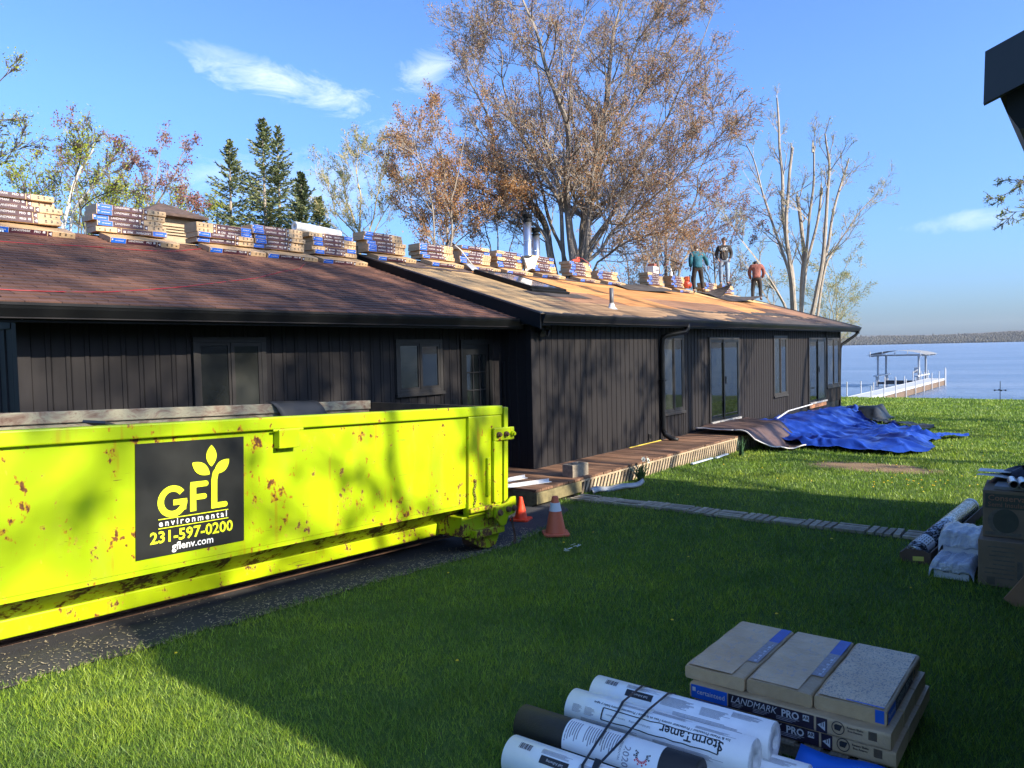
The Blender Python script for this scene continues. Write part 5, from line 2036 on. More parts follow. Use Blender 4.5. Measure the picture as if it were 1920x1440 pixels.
# ------------------------------------------------------------------ goods by the garage on the right
card_m = M("brown_card", (0.215, 0.150, 0.092), 0.75, 0.15, 6, bump=0.15, bscale=30)
card_print = M("card_print_dark", (0.060, 0.062, 0.040), 0.6, 0.2, 8)
card_grey = M("card_print_grey", (0.13, 0.11, 0.08), 0.6, 0.3, 30)
def carton(name, label, c, size, rz, bow=0.0):
    root = thing(name, label, "cardboard box", c, rz, "cardboard boxes by the garage")
    L, W, H = size
    m = MB()
    m.box(-L / 2, -W / 2, 0, L / 2, W / 2, H)
    m.build("box_body", card_m, root, bevel=0.006)
    return root
g0 = g1(8.2, .8)
MAT_PAD = M("dark_pad", (0.035, 0.033, 0.032), 0.9, 0.3, 8)
pad = MB().box(8.55, -0.2, g0 - 0.02, 12.0, 1.12, g0 + 0.05)
tag(pad.build("concrete_pad", MAT_PAD, bevel=0.01), kind='structure')
b1 = carton("cardboard_box", "larger brown carton standing on the grass, lower of the two", (8.40, 0.42, g0), (0.62, 1.0, 0.42), 0.05)
b2 = carton("cardboard_box", "brown carton with round duct picture, upper of the two", (8.92, 0.30, g0 + 0.425 - 0.11), (0.62, 1.2, 0.43), 0.05)
def faceprint(root, L, W, H, circ, title, lines):
    m = MB()
    X = -L / 2 - 0.0015
    def q4(y0, y1, z0, z1, mi, o=0.0):
        m.add([(X - o, y1, z0), (X - o, y0, z0), (X - o, y0, z1), (X - o, y1, z1)], [(0, 1, 2, 3)], mi)
    if circ:
        q4(-W / 2 + .02, W / 2 - .02, H * 0.62, H * 0.93, 0)
        m.add([(X - .001, W / 2 - .16 + .12 * math.cos(a * math.pi / 14), H * 0.35 + .12 * math.sin(a * math.pi / 14)) for a in range(28)], [tuple(range(28))], 1)
        m.add([(X - .002, W / 2 - .18 + .10 * math.cos(a * math.pi / 14), H * 0.36 + .11 * math.sin(a * math.pi / 14)) for a in range(28)], [tuple(range(28))], 0)
        q4(W / 2 - .30, W / 2 - .02, .02, .05, 1)
    else:
        q4(-W / 2 + .02, W / 2 - .36, H * 0.48, H * 0.88, 0)
        q4(W / 2 - .34, W / 2 - .30, H * 0.2, H * 0.6, 1)
        for k in range(8):
            q4(W / 2 - .13 + k * 0.008, W / 2 - .126 + k * 0.008, .02, .09, 0)
    put_text(m, text(title, 0.075, 0.015, 0, 1.0, 'LEFT'), lambda a, b: (X - .003, (W / 2 - (.04 if circ else .42)) - a, H * (.84 if circ else .68) + b), 2)
    if circ:
        put_text(m, text("Semi Insulated Flexible Vent", 0.06, 0.012, 0, 1.0, 'LEFT'), lambda a, b: (X - .003, W / 2 - .04 - a, H * .70 + b), 2)
    rr = random.Random(3)
    for k in range(8):
        z = H * 0.52 - k * 0.028 if circ else H * 0.88 - k * 0.04
        if circ:
            q4(-W / 2 + .1, -W / 2 + .1 + rr.uniform(.3, .6), z, z + .008, 1)
        else:
            q4(W / 2 - .28, W / 2 - .05 - rr.uniform(0, .1), z - .01, z, 1)
    m.build("box_print", [card_print, card_grey, M("card_ink_orange", (0.30, 0.15, 0.08), 0.6)], root)
faceprint(b1, 0.62, 1.0, 0.42, False, "Conservation", 6)
faceprint(b2, 0.62, 1.2, 0.43, True, "Conservation", 6)
b2.location.z = g0 + 0.423
b2.location.x = 8.55
b2.location.y = 0.30
# clear bagged white cartons
bag_t = NT("clear_bagged_white")
n1 = bag_t.noise(10, 6, .7, dist=1.4)
bag_t.color(bag_t.ramp(n1, [(.3, (.42, .45, .52)), (.6, (.66, .68, .73)), (.75, (.80, .82, .86))])).rough(0.18)
bag_t.bump(n1, 1.0, 0.03)
bag_m = bag_t.mat
def bagged(label, c, size, rz, seed):
    root = thing("bagged_carton", label, "wrapped carton", c, rz, "white cartons in clear bags")
    L, W, H = size
    MB().box(-L / 2 + .02, -W / 2 + .02, 0.005, L / 2 - .02, W / 2 - .02, H * .93).build("carton", M("white_card", (0.62, 0.63, 0.66), .5, .06, 9), root, bevel=0.004)
    ph = np.random.RandomState(seed).uniform(0, 6, 8)
    def film(u, v):
        # sheet draped over the box: v 0..1 round from front bottom over the top to the back bottom
        per = [(-L / 2, 0.12), (-L / 2 - .004, H * .5), (-L / 2 + .02, H), (0, H + .02), (L / 2, H), (L / 2 + .02, H * .4), (L / 2 + .03, .0)]
        f = v * (len(per) - 1)
        i = min(int(f), len(per) - 2)
        g = f - i
        x, z = (per[i][0] * (1 - g) + per[i + 1][0] * g, per[i][1] * (1 - g) + per[i + 1][1] * g)
        y = -W / 2 - .02 + (W + .04) * u
        w = .007 * (math.sin(u * 19 + ph[0] + v * 6) + math.sin(v * 23 + ph[1] + u * 8) + .7 * math.sin(u * 37 + v * 31))
        edge = max(0, abs(u - .5) - .42) / .08
        return (x - w * .5, y, max(0.004, z - edge * .07 + w))
    m = MB().grid(film, 30, 30)
    m.build("clear_bag", bag_m, root, smooth=True)
    return root
w1 = bagged("white carton in a clear bag, front one on the grass", (8.33, 1.12, g0), (0.52, 0.33, 0.16), 0.0, 1)
w2 = bagged("white carton in a clear bag, stacked behind and higher", (8.74, 1.10, g0 + 0.10), (0.50, 0.36, 0.26), 0.05, 2)
m = MB()
put_text(m, text("AEC", 0.05, .02), lambda a, b: (-.2415, 0.045 - a, .105 + b), 0)
put_text(m, text("VENT", 0.022, .02), lambda a, b: (-.2415, 0.045 - a, .068 + b), 1)
m.add([(-.2415, -.06, .06), (-.2415, -.07, .06), (-.2415, -.07, .12), (-.2415, -.06, .12)], [(0, 1, 2, 3)], 0)
m.add([(-.2415, -.04, .105), (-.2415, -.11, .10), (-.2415, -.11, .118), (-.2415, -.04, .125)], [(0, 1, 2, 3)], 0)
m.build("lettering", [M("ink_red", (0.35, 0.05, 0.04), .5), inkk_m], w1)
# long roll in an open carton tray
root = thing("vent_roll_tray", "open brown tray holding a long printed silver roll", "roll in tray", (9.9, 1.42, g0 + .0), 0.0)
ang = math.atan2(1.30 - 1.46, 11.6 - 8.62)
root.rotation_euler = (0, 0, ang)
m = MB()
Lh = 1.40
m.box(-Lh, -0.13, 0, Lh, 0.13, 0.012)
m.box(-Lh, -0.142, 0, Lh, -0.13, 0.13)
m.box(-Lh, 0.13, 0, Lh, 0.142, 0.10)
m.prism([(-0.142, 0.0), (0.142, 0.0), (0.142, 0.09), (0.08, 0.145), (-0.08, 0.145), (-0.142, 0.12)], lambda a, b: (-Lh - 0.012, a, b), lambda a, b: (-Lh, a, b))
m.build("tray", M("dark_card", (0.10, 0.058, 0.036), 0.7, 0.2, 8), root)
sil = NT("printed_silver_film")
n1 = sil.noise(22, 3, .7, (0.5, 1, 6))
sil.color(sil.mix(sil.step(n1, .45, .50), (0.48, 0.49, 0.50), (0.028, 0.028, 0.032))).rough(0.25)
sil.b.inputs['Metallic'].default_value = 0.25
m = MB()
m.tube([(-Lh + 0.06, 0, 0.12), (Lh - .02, 0, 0.12)], 0.092, 20)
m.build("roll_body", sil.mat, root, smooth=True)
m = MB()
m.tube([(-Lh + 0.10, 0, 0.12), (-Lh + 0.42, 0, 0.12)], 0.094, 20, caps=False)
m.tube([(Lh - 0.09, 0, 0.12), (Lh - 0.018, 0, 0.12)], 0.0942, 20, caps=False)
m.build("label_band", M("pale_label", (0.60, 0.61, 0.62), .4, .1, 9), root)
m = MB()
for k in range(7):
    for j in range(3):
        a0 = 60 + k * 14
        vs = []
        for (x, a) in ((-Lh + .14 + j * .09, a0), (-Lh + .14 + j * .09 + .07 - .01 * (k % 3), a0), (-Lh + .14 + j * .09 + .07 - .01 * (k % 3), a0 + 6), (-Lh + .14 + j * .09, a0 + 6)):
            vs.append((x, .0953 * math.cos(D2(a)), .12 + .0953 * math.sin(D2(a))))
        m.add(vs, [(0, 1, 2, 3)])
m.build("label_print", inkk_m, root)
m = MB()
m.add([(-Lh - .0135, .02, .03), (-Lh - .0135, -.08, .04), (-Lh - .0135, -.08, .085), (-Lh - .0135, .02, .075)], [(0, 1, 2, 3)])
m.build("yellow_tag", M("yellow_tag", (.66, .58, .10), .5), root)
# flat carton leaning at the edge of the frame
root = thing("leaning_carton", "long brown carton with white label leaning up at the right", "cardboard box", (7.60, 0.56, g1(7.6, .5)), 0.0)
ax = Vector((0.15, -0.55, 0.80)).normalized()
az = Vector((-0.97, 0.0, 0.1))
az = (az - ax * ax.dot(az)).normalized()
ay = az.cross(ax)
c0 = ax * 0.5
m = MB().obox(c0, (1.05, 0.22, 0.07), ax, ay, az)
m.build("box_body", M("orange_card", (0.30, 0.155, 0.07), .7, .15, 6), root, bevel=.004)
m = MB()
off = az * 0.0365
P = lambda a, b: c0 + off + ax * a + ay * b
m.add([P(-.28, -.095), P(-.28, .095), P(.3, .095), P(.3, -.095)], [(0, 1, 2, 3)])
m.build("label", sign_white, root)
m = MB()
for i, (w_, s_) in enumerate((("Gutter", .04), ("Flashing", .04), ("ROLL 50", .05), ("12 in", .05))):
    put_text(m, text(w_, s_, .01), lambda a, b, i=i: P(-.20 + i * .10 - b, .0 - a * 1) + az * .001)
m.build("lettering", inkk_m, root)
# odds and ends on top of the upper carton
zt = g0 + 0.423 + 0.43
bg = MB()
def bagf(u, v):
    a = u * 2 * math.pi
    r_ = (0.24 * (1 - v) ** 0.6 + .01) * (1 + .16 * math.sin(3 * a + 1) + .08 * math.sin(7 * a + v * 5))
    return (8.78 + r_ * math.cos(a) * .9, 0.60 + r_ * math.sin(a) * 1.1, zt + .16 * v ** .75 + .015 * math.sin(a * 5 + v * 7))
bg.grid(bagf, 28, 10)
tag(bg.build("black_bag", M("black_plastic", (0.012, 0.014, 0.02), .3, .2, 6, bump=.5, bscale=14, bdist=.02), smooth=True), "crumpled black plastic bag on top of the upper carton", "bag")
for i, (y, lab) in enumerate(((0.66, "left silver tube on the upper carton, open end forward"), (0.585, "right silver tube on the upper carton, open end forward"))):
    tr_ = thing("metal_tube", lab, "metal tube", (8.32, y, zt + 0.072), 0.15, "silver tubes on the upper carton")
    m = MB()
    n_ = 18
    prof = [(-.14, .030), (-.14, .036), (.14, .036), (.14, .030), (-.12, .030)]
    vs = [(x, r_ * math.cos(2 * math.pi * k / n_), r_ * math.sin(2 * math.pi * k / n_)) for x, r_ in prof for k in range(n_)]
    m.add(vs, [(i_ * n_ + k, i_ * n_ + (k + 1) % n_, (i_ + 1) * n_ + (k + 1) % n_, (i_ + 1) * n_ + k) for i_ in range(4) for k in range(n_)])
    m.build("tube_body", steel_m, tr_, smooth=False)
    MB().tube([(.10, 0, 0), (.11, 0, 0)], .0295, 16).build("tube_plug", inkk_m, tr_)
m = MB()
m.box(8.26, 0.44, zt + .002, 8.56, 0.80, zt + .034)
tag(m.build("brochure_box", M("grey_card", (.20, .19, .18), .6, .2, 10), bevel=.004), "flat grey box under the two silver tubes", "box")
for i, (zz_, x_, lab) in enumerate(((.07, 8.52, "white sheet of paper jutting from the upper carton, lower one"), (.115, 8.60, "white sheet of paper jutting from the upper carton, upper one"))):
    m = MB().grid(lambda u, v: (x_ + .2 * u, .70 + .27 * v, zt + zz_ + .02 * math.sin(v * 2 + u) * (1 - i)), 4, 4)
    o = m.build("paper_sheet", white_m, smooth=True)
    o.modifiers.new("thick", 'SOLIDIFY').thickness = .003
    tag(o, lab, "paper", "papers on the upper carton")
m = MB().box(8.50, .25, zt + .001, 8.80, .72, zt + .068)
tag(m.build("folded_card", card_m, bevel=.004), "folded brown card under the papers on the upper carton", "card")
# ------------------------------------------------------------------ trees
def grow(segs, tips, rng, p, d, L, r, lvl, P):
    """recursive branch: appends (p0, p1, r0, r1) and leaf points"""
    n = max(2, int(P['n'][lvl]))
    step = L / n
    jit, trop = P['jit'][lvl], P['trop'][lvl]
    r1 = max(P['rmin'], r * P['taper'])
    last = lvl == P['levels'] - 1
    kids = P['kids'][lvl] if not last else 0
    spots = sorted(rng.uniform(P['from'][lvl], 1.0) for _ in range(kids))
    si = 0
    for i in range(n):
        d = Vector((d.x + rng.gauss(0, jit), d.y + rng.gauss(0, jit), d.z + rng.gauss(0, jit) + trop)).normalized()
        q = p + d * step
        ra = r + (r1 - r) * i / n
        rb = r + (r1 - r) * (i + 1) / n
        segs.append((p, q, ra, rb))
        if last or lvl == P['levels'] - 2:
            for _ in range(P['leaf'] if last else P.get('leaf2', 0)):
                f = rng.random()
                tips.append((p.lerp(q, f), d))
        while si < len(spots) and spots[si] <= (i + 1) / n:
            f = spots[si] * n - i
            b = p.lerp(q, min(1, max(0, f)))
            side = Vector((rng.gauss(0, 1), rng.gauss(0, 1), rng.gauss(0, 1)))
            side = (side - d * side.dot(d)).normalized()
            a = math.radians(rng.gauss(P['ang'][lvl], 9))
            nd = d * math.cos(a) + side * math.sin(a)
            cl = L * P['len'][lvl] * rng.uniform(0.6, 1.15) * (1.15 - 0.55 * spots[si])
            grow(segs, tips, rng, b, nd, cl, max(P['rmin'], (ra + rb) / 2 * P['rad'][lvl]), lvl + 1, P)
            si += 1
        p = q


def stem_path(segs, tips, rng, pts, r0, r1, P, kids, clen, first=0.25, wav=1.0):
    """a hand-placed limb with branches growing from it"""
    pts = [Vector(p) for p in pts]
    for i in range(1, len(pts)):
        wob = 0.10 * wav * min(1.5, (pts[i] - pts[i - 1]).length)
        pts[i] = pts[i] + Vector((rng.gauss(0, wob), rng.gauss(0, wob), rng.gauss(0, wob * .5)))
    mids = []
    for a, b in zip(pts, pts[1:]):
        L_ = (b - a).length
        mids += [a, a.lerp(b, .5) + Vector((rng.gauss(0, .05 * wav * L_), rng.gauss(0, .05 * wav * L_), rng.gauss(0, .03 * wav * L_)))]
    pts = mids + [pts[-1]]
    # smooth
    for _ in range(2):
        new = [pts[0]]
        for a, b in zip(pts, pts[1:]):
            new += [a.lerp(b, .25), a.lerp(b, .75)]
        new.append(pts[-1])
        pts = new
    n = len(pts) - 1
    tot = sum((b - a).length for a, b in zip(pts, pts[1:]))
    for i in range(n):
        f0, f1 = i / n, (i + 1) / n
        segs.append((pts[i], pts[i + 1], r0 + (r1 - r0) * f0, r0 + (r1 - r0) * f1))
    for _ in range(kids):
        f = rng.uniform(first, 1.0)
        x = f * n
        i = min(int(x), n - 1)
        b = pts[i].lerp(pts[i + 1], x - i)
        d = (pts[i + 1] - pts[i]).normalized()
        side = Vector((rng.gauss(0, 1), rng.gauss(0, 1), rng.gauss(0, .7)))
        side = (side - d * side.dot(d)).normalized()
        a = math.radians(rng.gauss(P['ang'][0], 10))
        nd = d * math.cos(a) + side * math.sin(a)
        rad = (r0 + (r1 - r0) * f) * P['rad'][0]
        grow(segs, tips, rng, b, nd, clen * rng.uniform(.55, 1.15) * (1.1 - .5 * f), max(P['rmin'] * 1.3, min(rad, 0.09)), 1, P)


def seg_mesh(name, segs, mat):
    """all branch pieces as tapered 4/6-sided tubes in one mesh"""
    A = np.array([[*s[0], *s[1], s[2], s[3]] for s in segs], dtype=np.float64)
    out = []
    for k, sel in ((7, A[:, 6] > 0.05), (3, A[:, 6] <= 0.05)):
        B = A[sel]
        if not len(B):
            continue
        p0, p1 = B[:, :3], B[:, 3:6]
        d = p1 - p0
        ln = np.linalg.norm(d, axis=1, keepdims=True) + 1e-9
        d = d / ln
        p1 = p1 + d * B[:, 6:7] * 0.4
        up = np.where(np.abs(d[:, 2:3]) < 0.9, np.array([[0, 0, 1.0]]), np.array([[1.0, 0, 0]]))
        a = np.cross(d, up)
        a /= np.linalg.norm(a, axis=1, keepdims=True)
        b = np.cross(d, a)
        for i in range(k):
            t0, t1 = 2 * np.pi * i / k, 2 * np.pi * (i + 1) / k
            o0, o1 = a * np.cos(t0) + b * np.sin(t0), a * np.cos(t1) + b * np.sin(t1)
            quad = np.stack([p0 + o0 * B[:, 6:7], p0 + o1 * B[:, 6:7], p1 + o1 * B[:, 7:8], p1 + o0 * B[:, 7:8]], 1)
            out.append(quad.reshape(-1, 3))
    V = np.concatenate(out)
    me = np_mesh(name, V, 4, mat)
    return me


def leaf_mesh(name, tips, size, mat, seed, per=1, spread=0.05, aspect=0.6):
    rs = np.random.RandomState(seed)
    T = np.array([[*t[0]] for t in tips])
    T = np.repeat(T, per, 0)
    n = len(T)
    c = T + rs.normal(0, spread, (n, 3))
    a = rs.normal(0, 1, (n, 3))
    a /= np.linalg.norm(a, axis=1, keepdims=True)
    b = rs.normal(0, 1, (n, 3))
    b -= a * (a * b).sum(1, keepdims=True)
    b /= np.linalg.norm(b, axis=1, keepdims=True)
    s = size * rs.uniform(0.5, 1.3, (n, 1))
    V = np.stack([c - a * s, c + b * s * aspect, c + a * s, c - b * s * aspect], 1).reshape(-1, 3)
    return np_mesh(name, V, 4, mat)


def leaf_mat(name, cols, trans=0.35):
    t = NT(name)
    geo = t.new("ShaderNodeNewGeometry")
    n_ = len(cols)
    c = t.ramp(geo.outputs['Random Per Island'], [(i / (n_ - 1), cols[i]) for i in range(n_)])
    t.color(c).rough(0.6)
    t.b.inputs['Specular IOR Level'].default_value = 0.2
    tr = t.new("ShaderNodeBsdfTranslucent")
    t.l.new(c, tr.inputs['Color'])
    mx = t.new("ShaderNodeMixShader")
    mx.inputs[0].default_value = trans
    t.l.new(t.b.outputs[0], mx.inputs[1])
    t.l.new(tr.outputs[0], mx.inputs[2])
    t.l.new(mx.outputs[0], t.n['Material Output'].inputs['Surface'])
    return t.mat

bark_grey = M("bark_grey", (0.23, 0.195, 0.160), 0.9, 0.4, 5, bump=0.6, bscale=14, bdist=0.03, stretch=(3, 3, 0.6))
bark_dark = M("bark_dark", (0.12, 0.095, 0.075), 0.9, 0.4, 5, bump=0.6, bscale=14, bdist=0.03, stretch=(3, 3, 0.6))
bark_pale = M("bark_pale", (0.34, 0.28, 0.22), 0.85, 0.3, 6, bump=0.4, bscale=14, bdist=0.02, stretch=(2, 2, 0.8))
birch_m = NT("birch_bark")
n1 = birch_m.noise(5, 4, .6, (1, 1, 6))
birch_m.color(birch_m.mix(birch_m.step(n1, .58, .66), (0.50, 0.47, 0.42), (0.10, 0.085, 0.07))).rough(0.7)
birch_m = birch_m.mat
bark_yellow = M("bark_willow", (0.36, 0.29, 0.15), 0.85, 0.25, 5)
maple_leaf = leaf_mat("maple_bud_clusters", [(0.34, 0.185, 0.085), (0.50, 0.270, 0.110), (0.56, 0.350, 0.155), (0.42, 0.245, 0.125), (0.54, 0.195, 0.085)], 0.5)
red_leaf = leaf_mat("red_maple_flowers", [(0.28, 0.085, 0.070), (0.38, 0.135, 0.105), (0.34, 0.17, 0.10), (0.22, 0.085, 0.07)], 0.45)
spring_leaf = leaf_mat("spring_leaves", [(0.30, 0.37, 0.03), (0.42, 0.46, 0.04), (0.34, 0.41, 0.05), (0.48, 0.48, 0.06)], 0.5)
pale_leaf = leaf_mat("pale_catkins", [(0.33, 0.34, 0.14), (0.42, 0.42, 0.19), (0.28, 0.33, 0.13)], 0.5)
needle = leaf_mat("spruce_needles", [(0.085, 0.110, 0.055), (0.14, 0.175, 0.075), (0.20, 0.235, 0.095), (0.27, 0.275, 0.12)], 0.12)

def finish_tree(name, label, cat, base, segs, tips, bark, leafm, size, seed, per=1, spread=0.06, group=None, aspect=0.6, thin=0.02, twig=None):
    root = thing(name, label, cat, base, 0, group)
    inv = Matrix.Translation(-Vector(base))
    thick = [q_ for q_ in segs if q_[2] > thin]
    fine_ = [q_ for q_ in segs if q_[2] <= thin]
    o = link("trunk", seg_mesh("trunk", thick, bark), root)
    o.matrix_parent_inverse = inv
    if fine_:
        o = link("branches", seg_mesh("branches", fine_, twig or bark), root)
        o.matrix_parent_inverse = inv
    if tips and leafm:
        o = link("crown", leaf_mesh("crown", tips, size, leafm, seed, per, spread, aspect), root)
        o.matrix_parent_inverse = inv
    return root

FINE = dict(levels=4, n=[6, 5, 4, 3], jit=[.08, .10, .13, .16], trop=[.05, .10, .08, .06], rmin=0.0065, taper=0.35, kids=[7, 8, 6, 0], ang=[34, 34, 36, 38],
            len=[.5, .5, .55, .5], rad=[.45, .6, .6, .6], leaf=1, leaf2=0)
FINE['from'] = [.2, .15, .15, .2]

fresh_wood = M("fresh_broken_wood", (.62, .52, .38), .7)


def px_tree(name, label, cat, base_px, D, stems, bark, leafm, size, seed, P, kids, clen, r0, per=1, depth=1.3, group=None, base_z=-0.2, spread=0.08, first=0.2, twig=None, wav=1.0):
    """stems follow outlines seen in the photograph, but wander in depth; D is the distance of the trunk"""
    rng = random.Random(seed)
    segs, tips = [], []
    b = at(base_px[0], base_px[1], D)
    base = Vector((b.x, b.y, base_z))
    ends = []
    for si, st in enumerate(stems):
        pts = [base + Vector((rng.uniform(-.1, .1), rng.uniform(-.1, .1), 0))]
        dd = 0.0
        slope = rng.uniform(-depth, depth)
        for i, (x, y) in enumerate(st[0]):
            dd += slope * (0.5 + rng.uniform(-.3, .3))
            pts.append(at(x, y, D + dd))
        rr0 = r0 * st[1]
        if len(st) > 2 and st[2] >= .45:
            ends.append(pts[-1].copy())
        stem_path(segs, tips, rng, pts, rr0, rr0 * (st[2] if len(st) > 2 else 0.13), P, int(kids * (st[3] if len(st) > 3 else 1)), clen, first, wav)
    root = finish_tree(name, label, cat, base, segs, tips, bark, leafm, size, seed, per, spread, group, twig=twig)
    for e_ in ends:
        m = MB()
        m.tube([e_ - Vector((.02, .01, .25)), e_ + Vector((.01, .0, .10)), e_ + Vector((.04, .02, .30))], [.065, .05, .012], 6)
        o = m.build("broken_tip", fresh_wood, root)
        o.matrix_parent_inverse = Matrix.Translation(-Vector(base))
    return root

# the big maple behind the ridge
MAIN = dict(FINE)
MAIN['ang'] = [46, 40, 40, 40]
MAIN['from'] = [.25, .30, .25, .2]
MAIN['trop'] = [.05, .09, .07, .05]
px_tree("maple_tree", "tall broad maple with rusty bud clusters rising behind the roof ridge", "tree", (1085, 560), 25.0,
        [([(1086, 500), (1098, 420), (1112, 320), (1128, 220), (1150, 110), (1172, -20)], 2.1, .09, 1.2),
         ([(1082, 500), (1074, 410), (1056, 300), (1036, 180), (1010, 70), (985, -40)], 1.3),
         ([(1040, 470), (1004, 400), (960, 320), (915, 225), (880, 140)], 1.25),
         ([(1096, 480), (1132, 415), (1190, 330), (1246, 230), (1300, 120), (1340, 30)], .8),
         ([(1092, 500), (1150, 430), (1228, 365), (1300, 300), (1350, 245)], .62),
         ([(1050, 490), (1015, 430), (930, 370), (845, 305), (800, 265)], .62),
         ([(1090, 470), (1105, 380), (1170, 250), (1215, 140), (1240, 55)], .7),
         ([(1070, 470), (1050, 380), (990, 260), (950, 150), (930, 60)], .7),
         ([(1085, 450), (1090, 330), (1080, 200), (1085, 80), (1100, -40)], .7),
         ([(1040, 500), (990, 440), (900, 400), (830, 370)], .42), ([(1060, 470), (1030, 360), (950, 240), (890, 130), (868, 70)], .6), ([(1075, 470), (1060, 340), (1020, 190), (960, 60), (940, -20)], .6),
         ([(1092, 470), (1120, 340), (1190, 200), (1250, 90), (1290, 10)], .6), ([(1096, 490), (1160, 400), (1260, 310), (1330, 200)], .55), ([(1090, 470), (1100, 350), (1140, 200), (1190, 80), (1220, -30)], .6),
         ([(1100, 500), (1170, 450), (1250, 425), (1330, 380)], .42)],
        bark_grey, maple_leaf, 0.028, 101, MAIN, 30, 2.5, 0.125, 1, 1.2, spread=0.10, first=.30)

# smaller maples left of it
MP2 = dict(FINE); MP2['kids'] = [6, 6, 5, 0]
px_tree("maple_tree", "many stemmed bronze maple left of the tall one, behind the shovel", "tree", (820, 520), 23.5,
        [([(815, 450), (800, 380), (785, 310), (775, 255)], .8), ([(825, 450), (826, 370), (820, 290), (822, 210)], .9), ([(835, 450), (850, 370), (868, 280), (872, 200)], .9),
         ([(810, 460), (780, 400), (755, 350), (742, 300)], .7), ([(845, 460), (880, 390), (915, 320), (930, 260)], .7), ([(850, 470), (900, 420), (950, 390)], .6)],
        bark_grey, maple_leaf, 0.032, 102, MP2, 13, 1.7, 0.06, 3, .8)
px_tree("maple_tree", "slender reddish maple right of the tall one, behind the worker in teal", "tree", (1255, 600), 33.0,
        [([(1250, 480), (1252, 400), (1262, 310), (1275, 240)], .9), ([(1262, 480), (1285, 400), (1310, 330), (1325, 270)], .8), ([(1240, 480), (1225, 420), (1205, 350), (1200, 290)], .8),
         ([(1268, 500), (1310, 440), (1350, 390), (1375, 340)], .7), ([(1235, 500), (1195, 450), (1170, 410)], .7)],
        bark_grey, red_leaf, 0.046, 103, MP2, 11, 2.2, 0.10, 1, .9)
px_tree("maple_tree", "small reddish maple behind the worker in the hoodie", "tree", (1345, 620), 36.0,
        [([(1340, 520), (1332, 440), (1322, 360)], .9), ([(1350, 520), (1368, 440), (1385, 380)], .8), ([(1330, 530), (1300, 470), (1285, 430)], .7), ([(1356, 530), (1395, 480), (1415, 440)], .6)],
        bark_grey, red_leaf, 0.042, 104, MP2, 8, 1.9, 0.07, 1, .8)

# topped maple with bare broken limbs, over the far end of the roof
BARE = dict(FINE); BARE['kids'] = [4, 5, 4, 0]; BARE['leaf'] = 1; BARE['leaf2'] = 0
px_tree("topped_tree", "pruned grey tree with broken bare upright limbs beyond the far roof end", "tree", (1500, 640), 35.0,
        [([(1490, 560), (1478, 480), (1468, 380), (1462, 280), (1456, 185)], 1.1, .3, 1.3), ([(1486, 540), (1476, 450), (1480, 360), (1484, 280)], .8, .6, .5),
         ([(1482, 520), (1455, 440), (1430, 360), (1412, 300), (1398, 270)], .7, .25, 1.3), ([(1505, 560), (1508, 480), (1500, 400), (1495, 370)], .9, .6, .3), ([(1506, 520), (1516, 440), (1526, 350), (1524, 275)], .7, .45, .5),
         ([(1512, 500), (1532, 420), (1540, 355)], .6, .7, .3), ([(1525, 570), (1540, 490), (1552, 400), (1558, 310), (1550, 250)], 1.0, .3, .8), ([(1530, 540), (1556, 450), (1572, 370), (1590, 295)], .8, .4, .6),
         ([(1545, 500), (1580, 440), (1620, 390), (1640, 365)], .55, .25, 1.2), ([(1478, 580), (1440, 520), (1400, 460), (1372, 425)], .6, .3, 1.2), ([(1470, 600), (1425, 540), (1395, 500)], .5, .3, .8)],
        bark_pale, pale_leaf, 0.03, 105, BARE, 11, 2.1, 0.125, 1, .9, first=0.35, wav=.3)
GRN = dict(FINE); GRN['kids'] = [6, 6, 5, 0]; GRN['trop'] = [.02, .0, -.03, -.06]
px_tree("budding_tree", "pale green budding bush tree behind the topped tree", "tree", (1560, 660), 41.0,
        [([(1555, 600), (1545, 540), (1530, 500)], .8), ([(1562, 600), (1575, 530), (1590, 470)], .8), ([(1568, 600), (1600, 545), (1615, 500)], .7), ([(1550, 600), (1515, 560), (1480, 530)], .7), ([(1570, 610), (1590, 570), (1600, 555)], .6), ([(1560, 590), (1565, 520), (1560, 450)], .7)],
        bark_yellow, pale_leaf, 0.035, 106, GRN, 10, 1.6, 0.045, 1, .8, spread=.12)
px_tree("budding_tree", "pale budding shrub between the two workers on the roof", "tree", (1390, 660), 40.0,
        [([(1385, 600), (1370, 550), (1350, 510)], .8), ([(1395, 600), (1400, 540), (1410, 500)], .8), ([(1400, 600), (1430, 550), (1450, 525)], .7), ([(1380, 605), (1345, 570), (1320, 560)], .7)],
        bark_yellow, pale_leaf, 0.035, 107, GRN, 8, 1.5, 0.04, 1, .7, spread=.12)
px_tree("brush_tree", "tangle of tan brush behind the ridge right of the tall maple", "tree", (1190, 600), 30.0,
        [([(1180, 520), (1165, 460), (1150, 410)], .8), ([(1195, 520), (1200, 450), (1205, 390)], .8), ([(1205, 520), (1235, 460), (1255, 420)], .7), ([(1170, 530), (1135, 490), (1115, 450)], .7), ([(1210, 540), (1260, 500), (1290, 480)], .6)],
        bark_pale, maple_leaf, 0.04, 108, MP2, 10, 1.6, 0.06, 1, .8)
px_tree("brush_tree", "thin brown brush behind the ridge left of the silver flues", "tree", (930, 540), 26.0,
        [([(925, 470), (910, 420), (895, 380)], .8), ([(935, 470), (940, 410), (945, 350)], .8), ([(945, 470), (970, 420), (985, 380)], .7), ([(915, 480), (880, 440), (865, 420)], .6)],
        bark_grey, maple_leaf, 0.04, 109, MP2, 7, 1.2, 0.05, 1, .7)

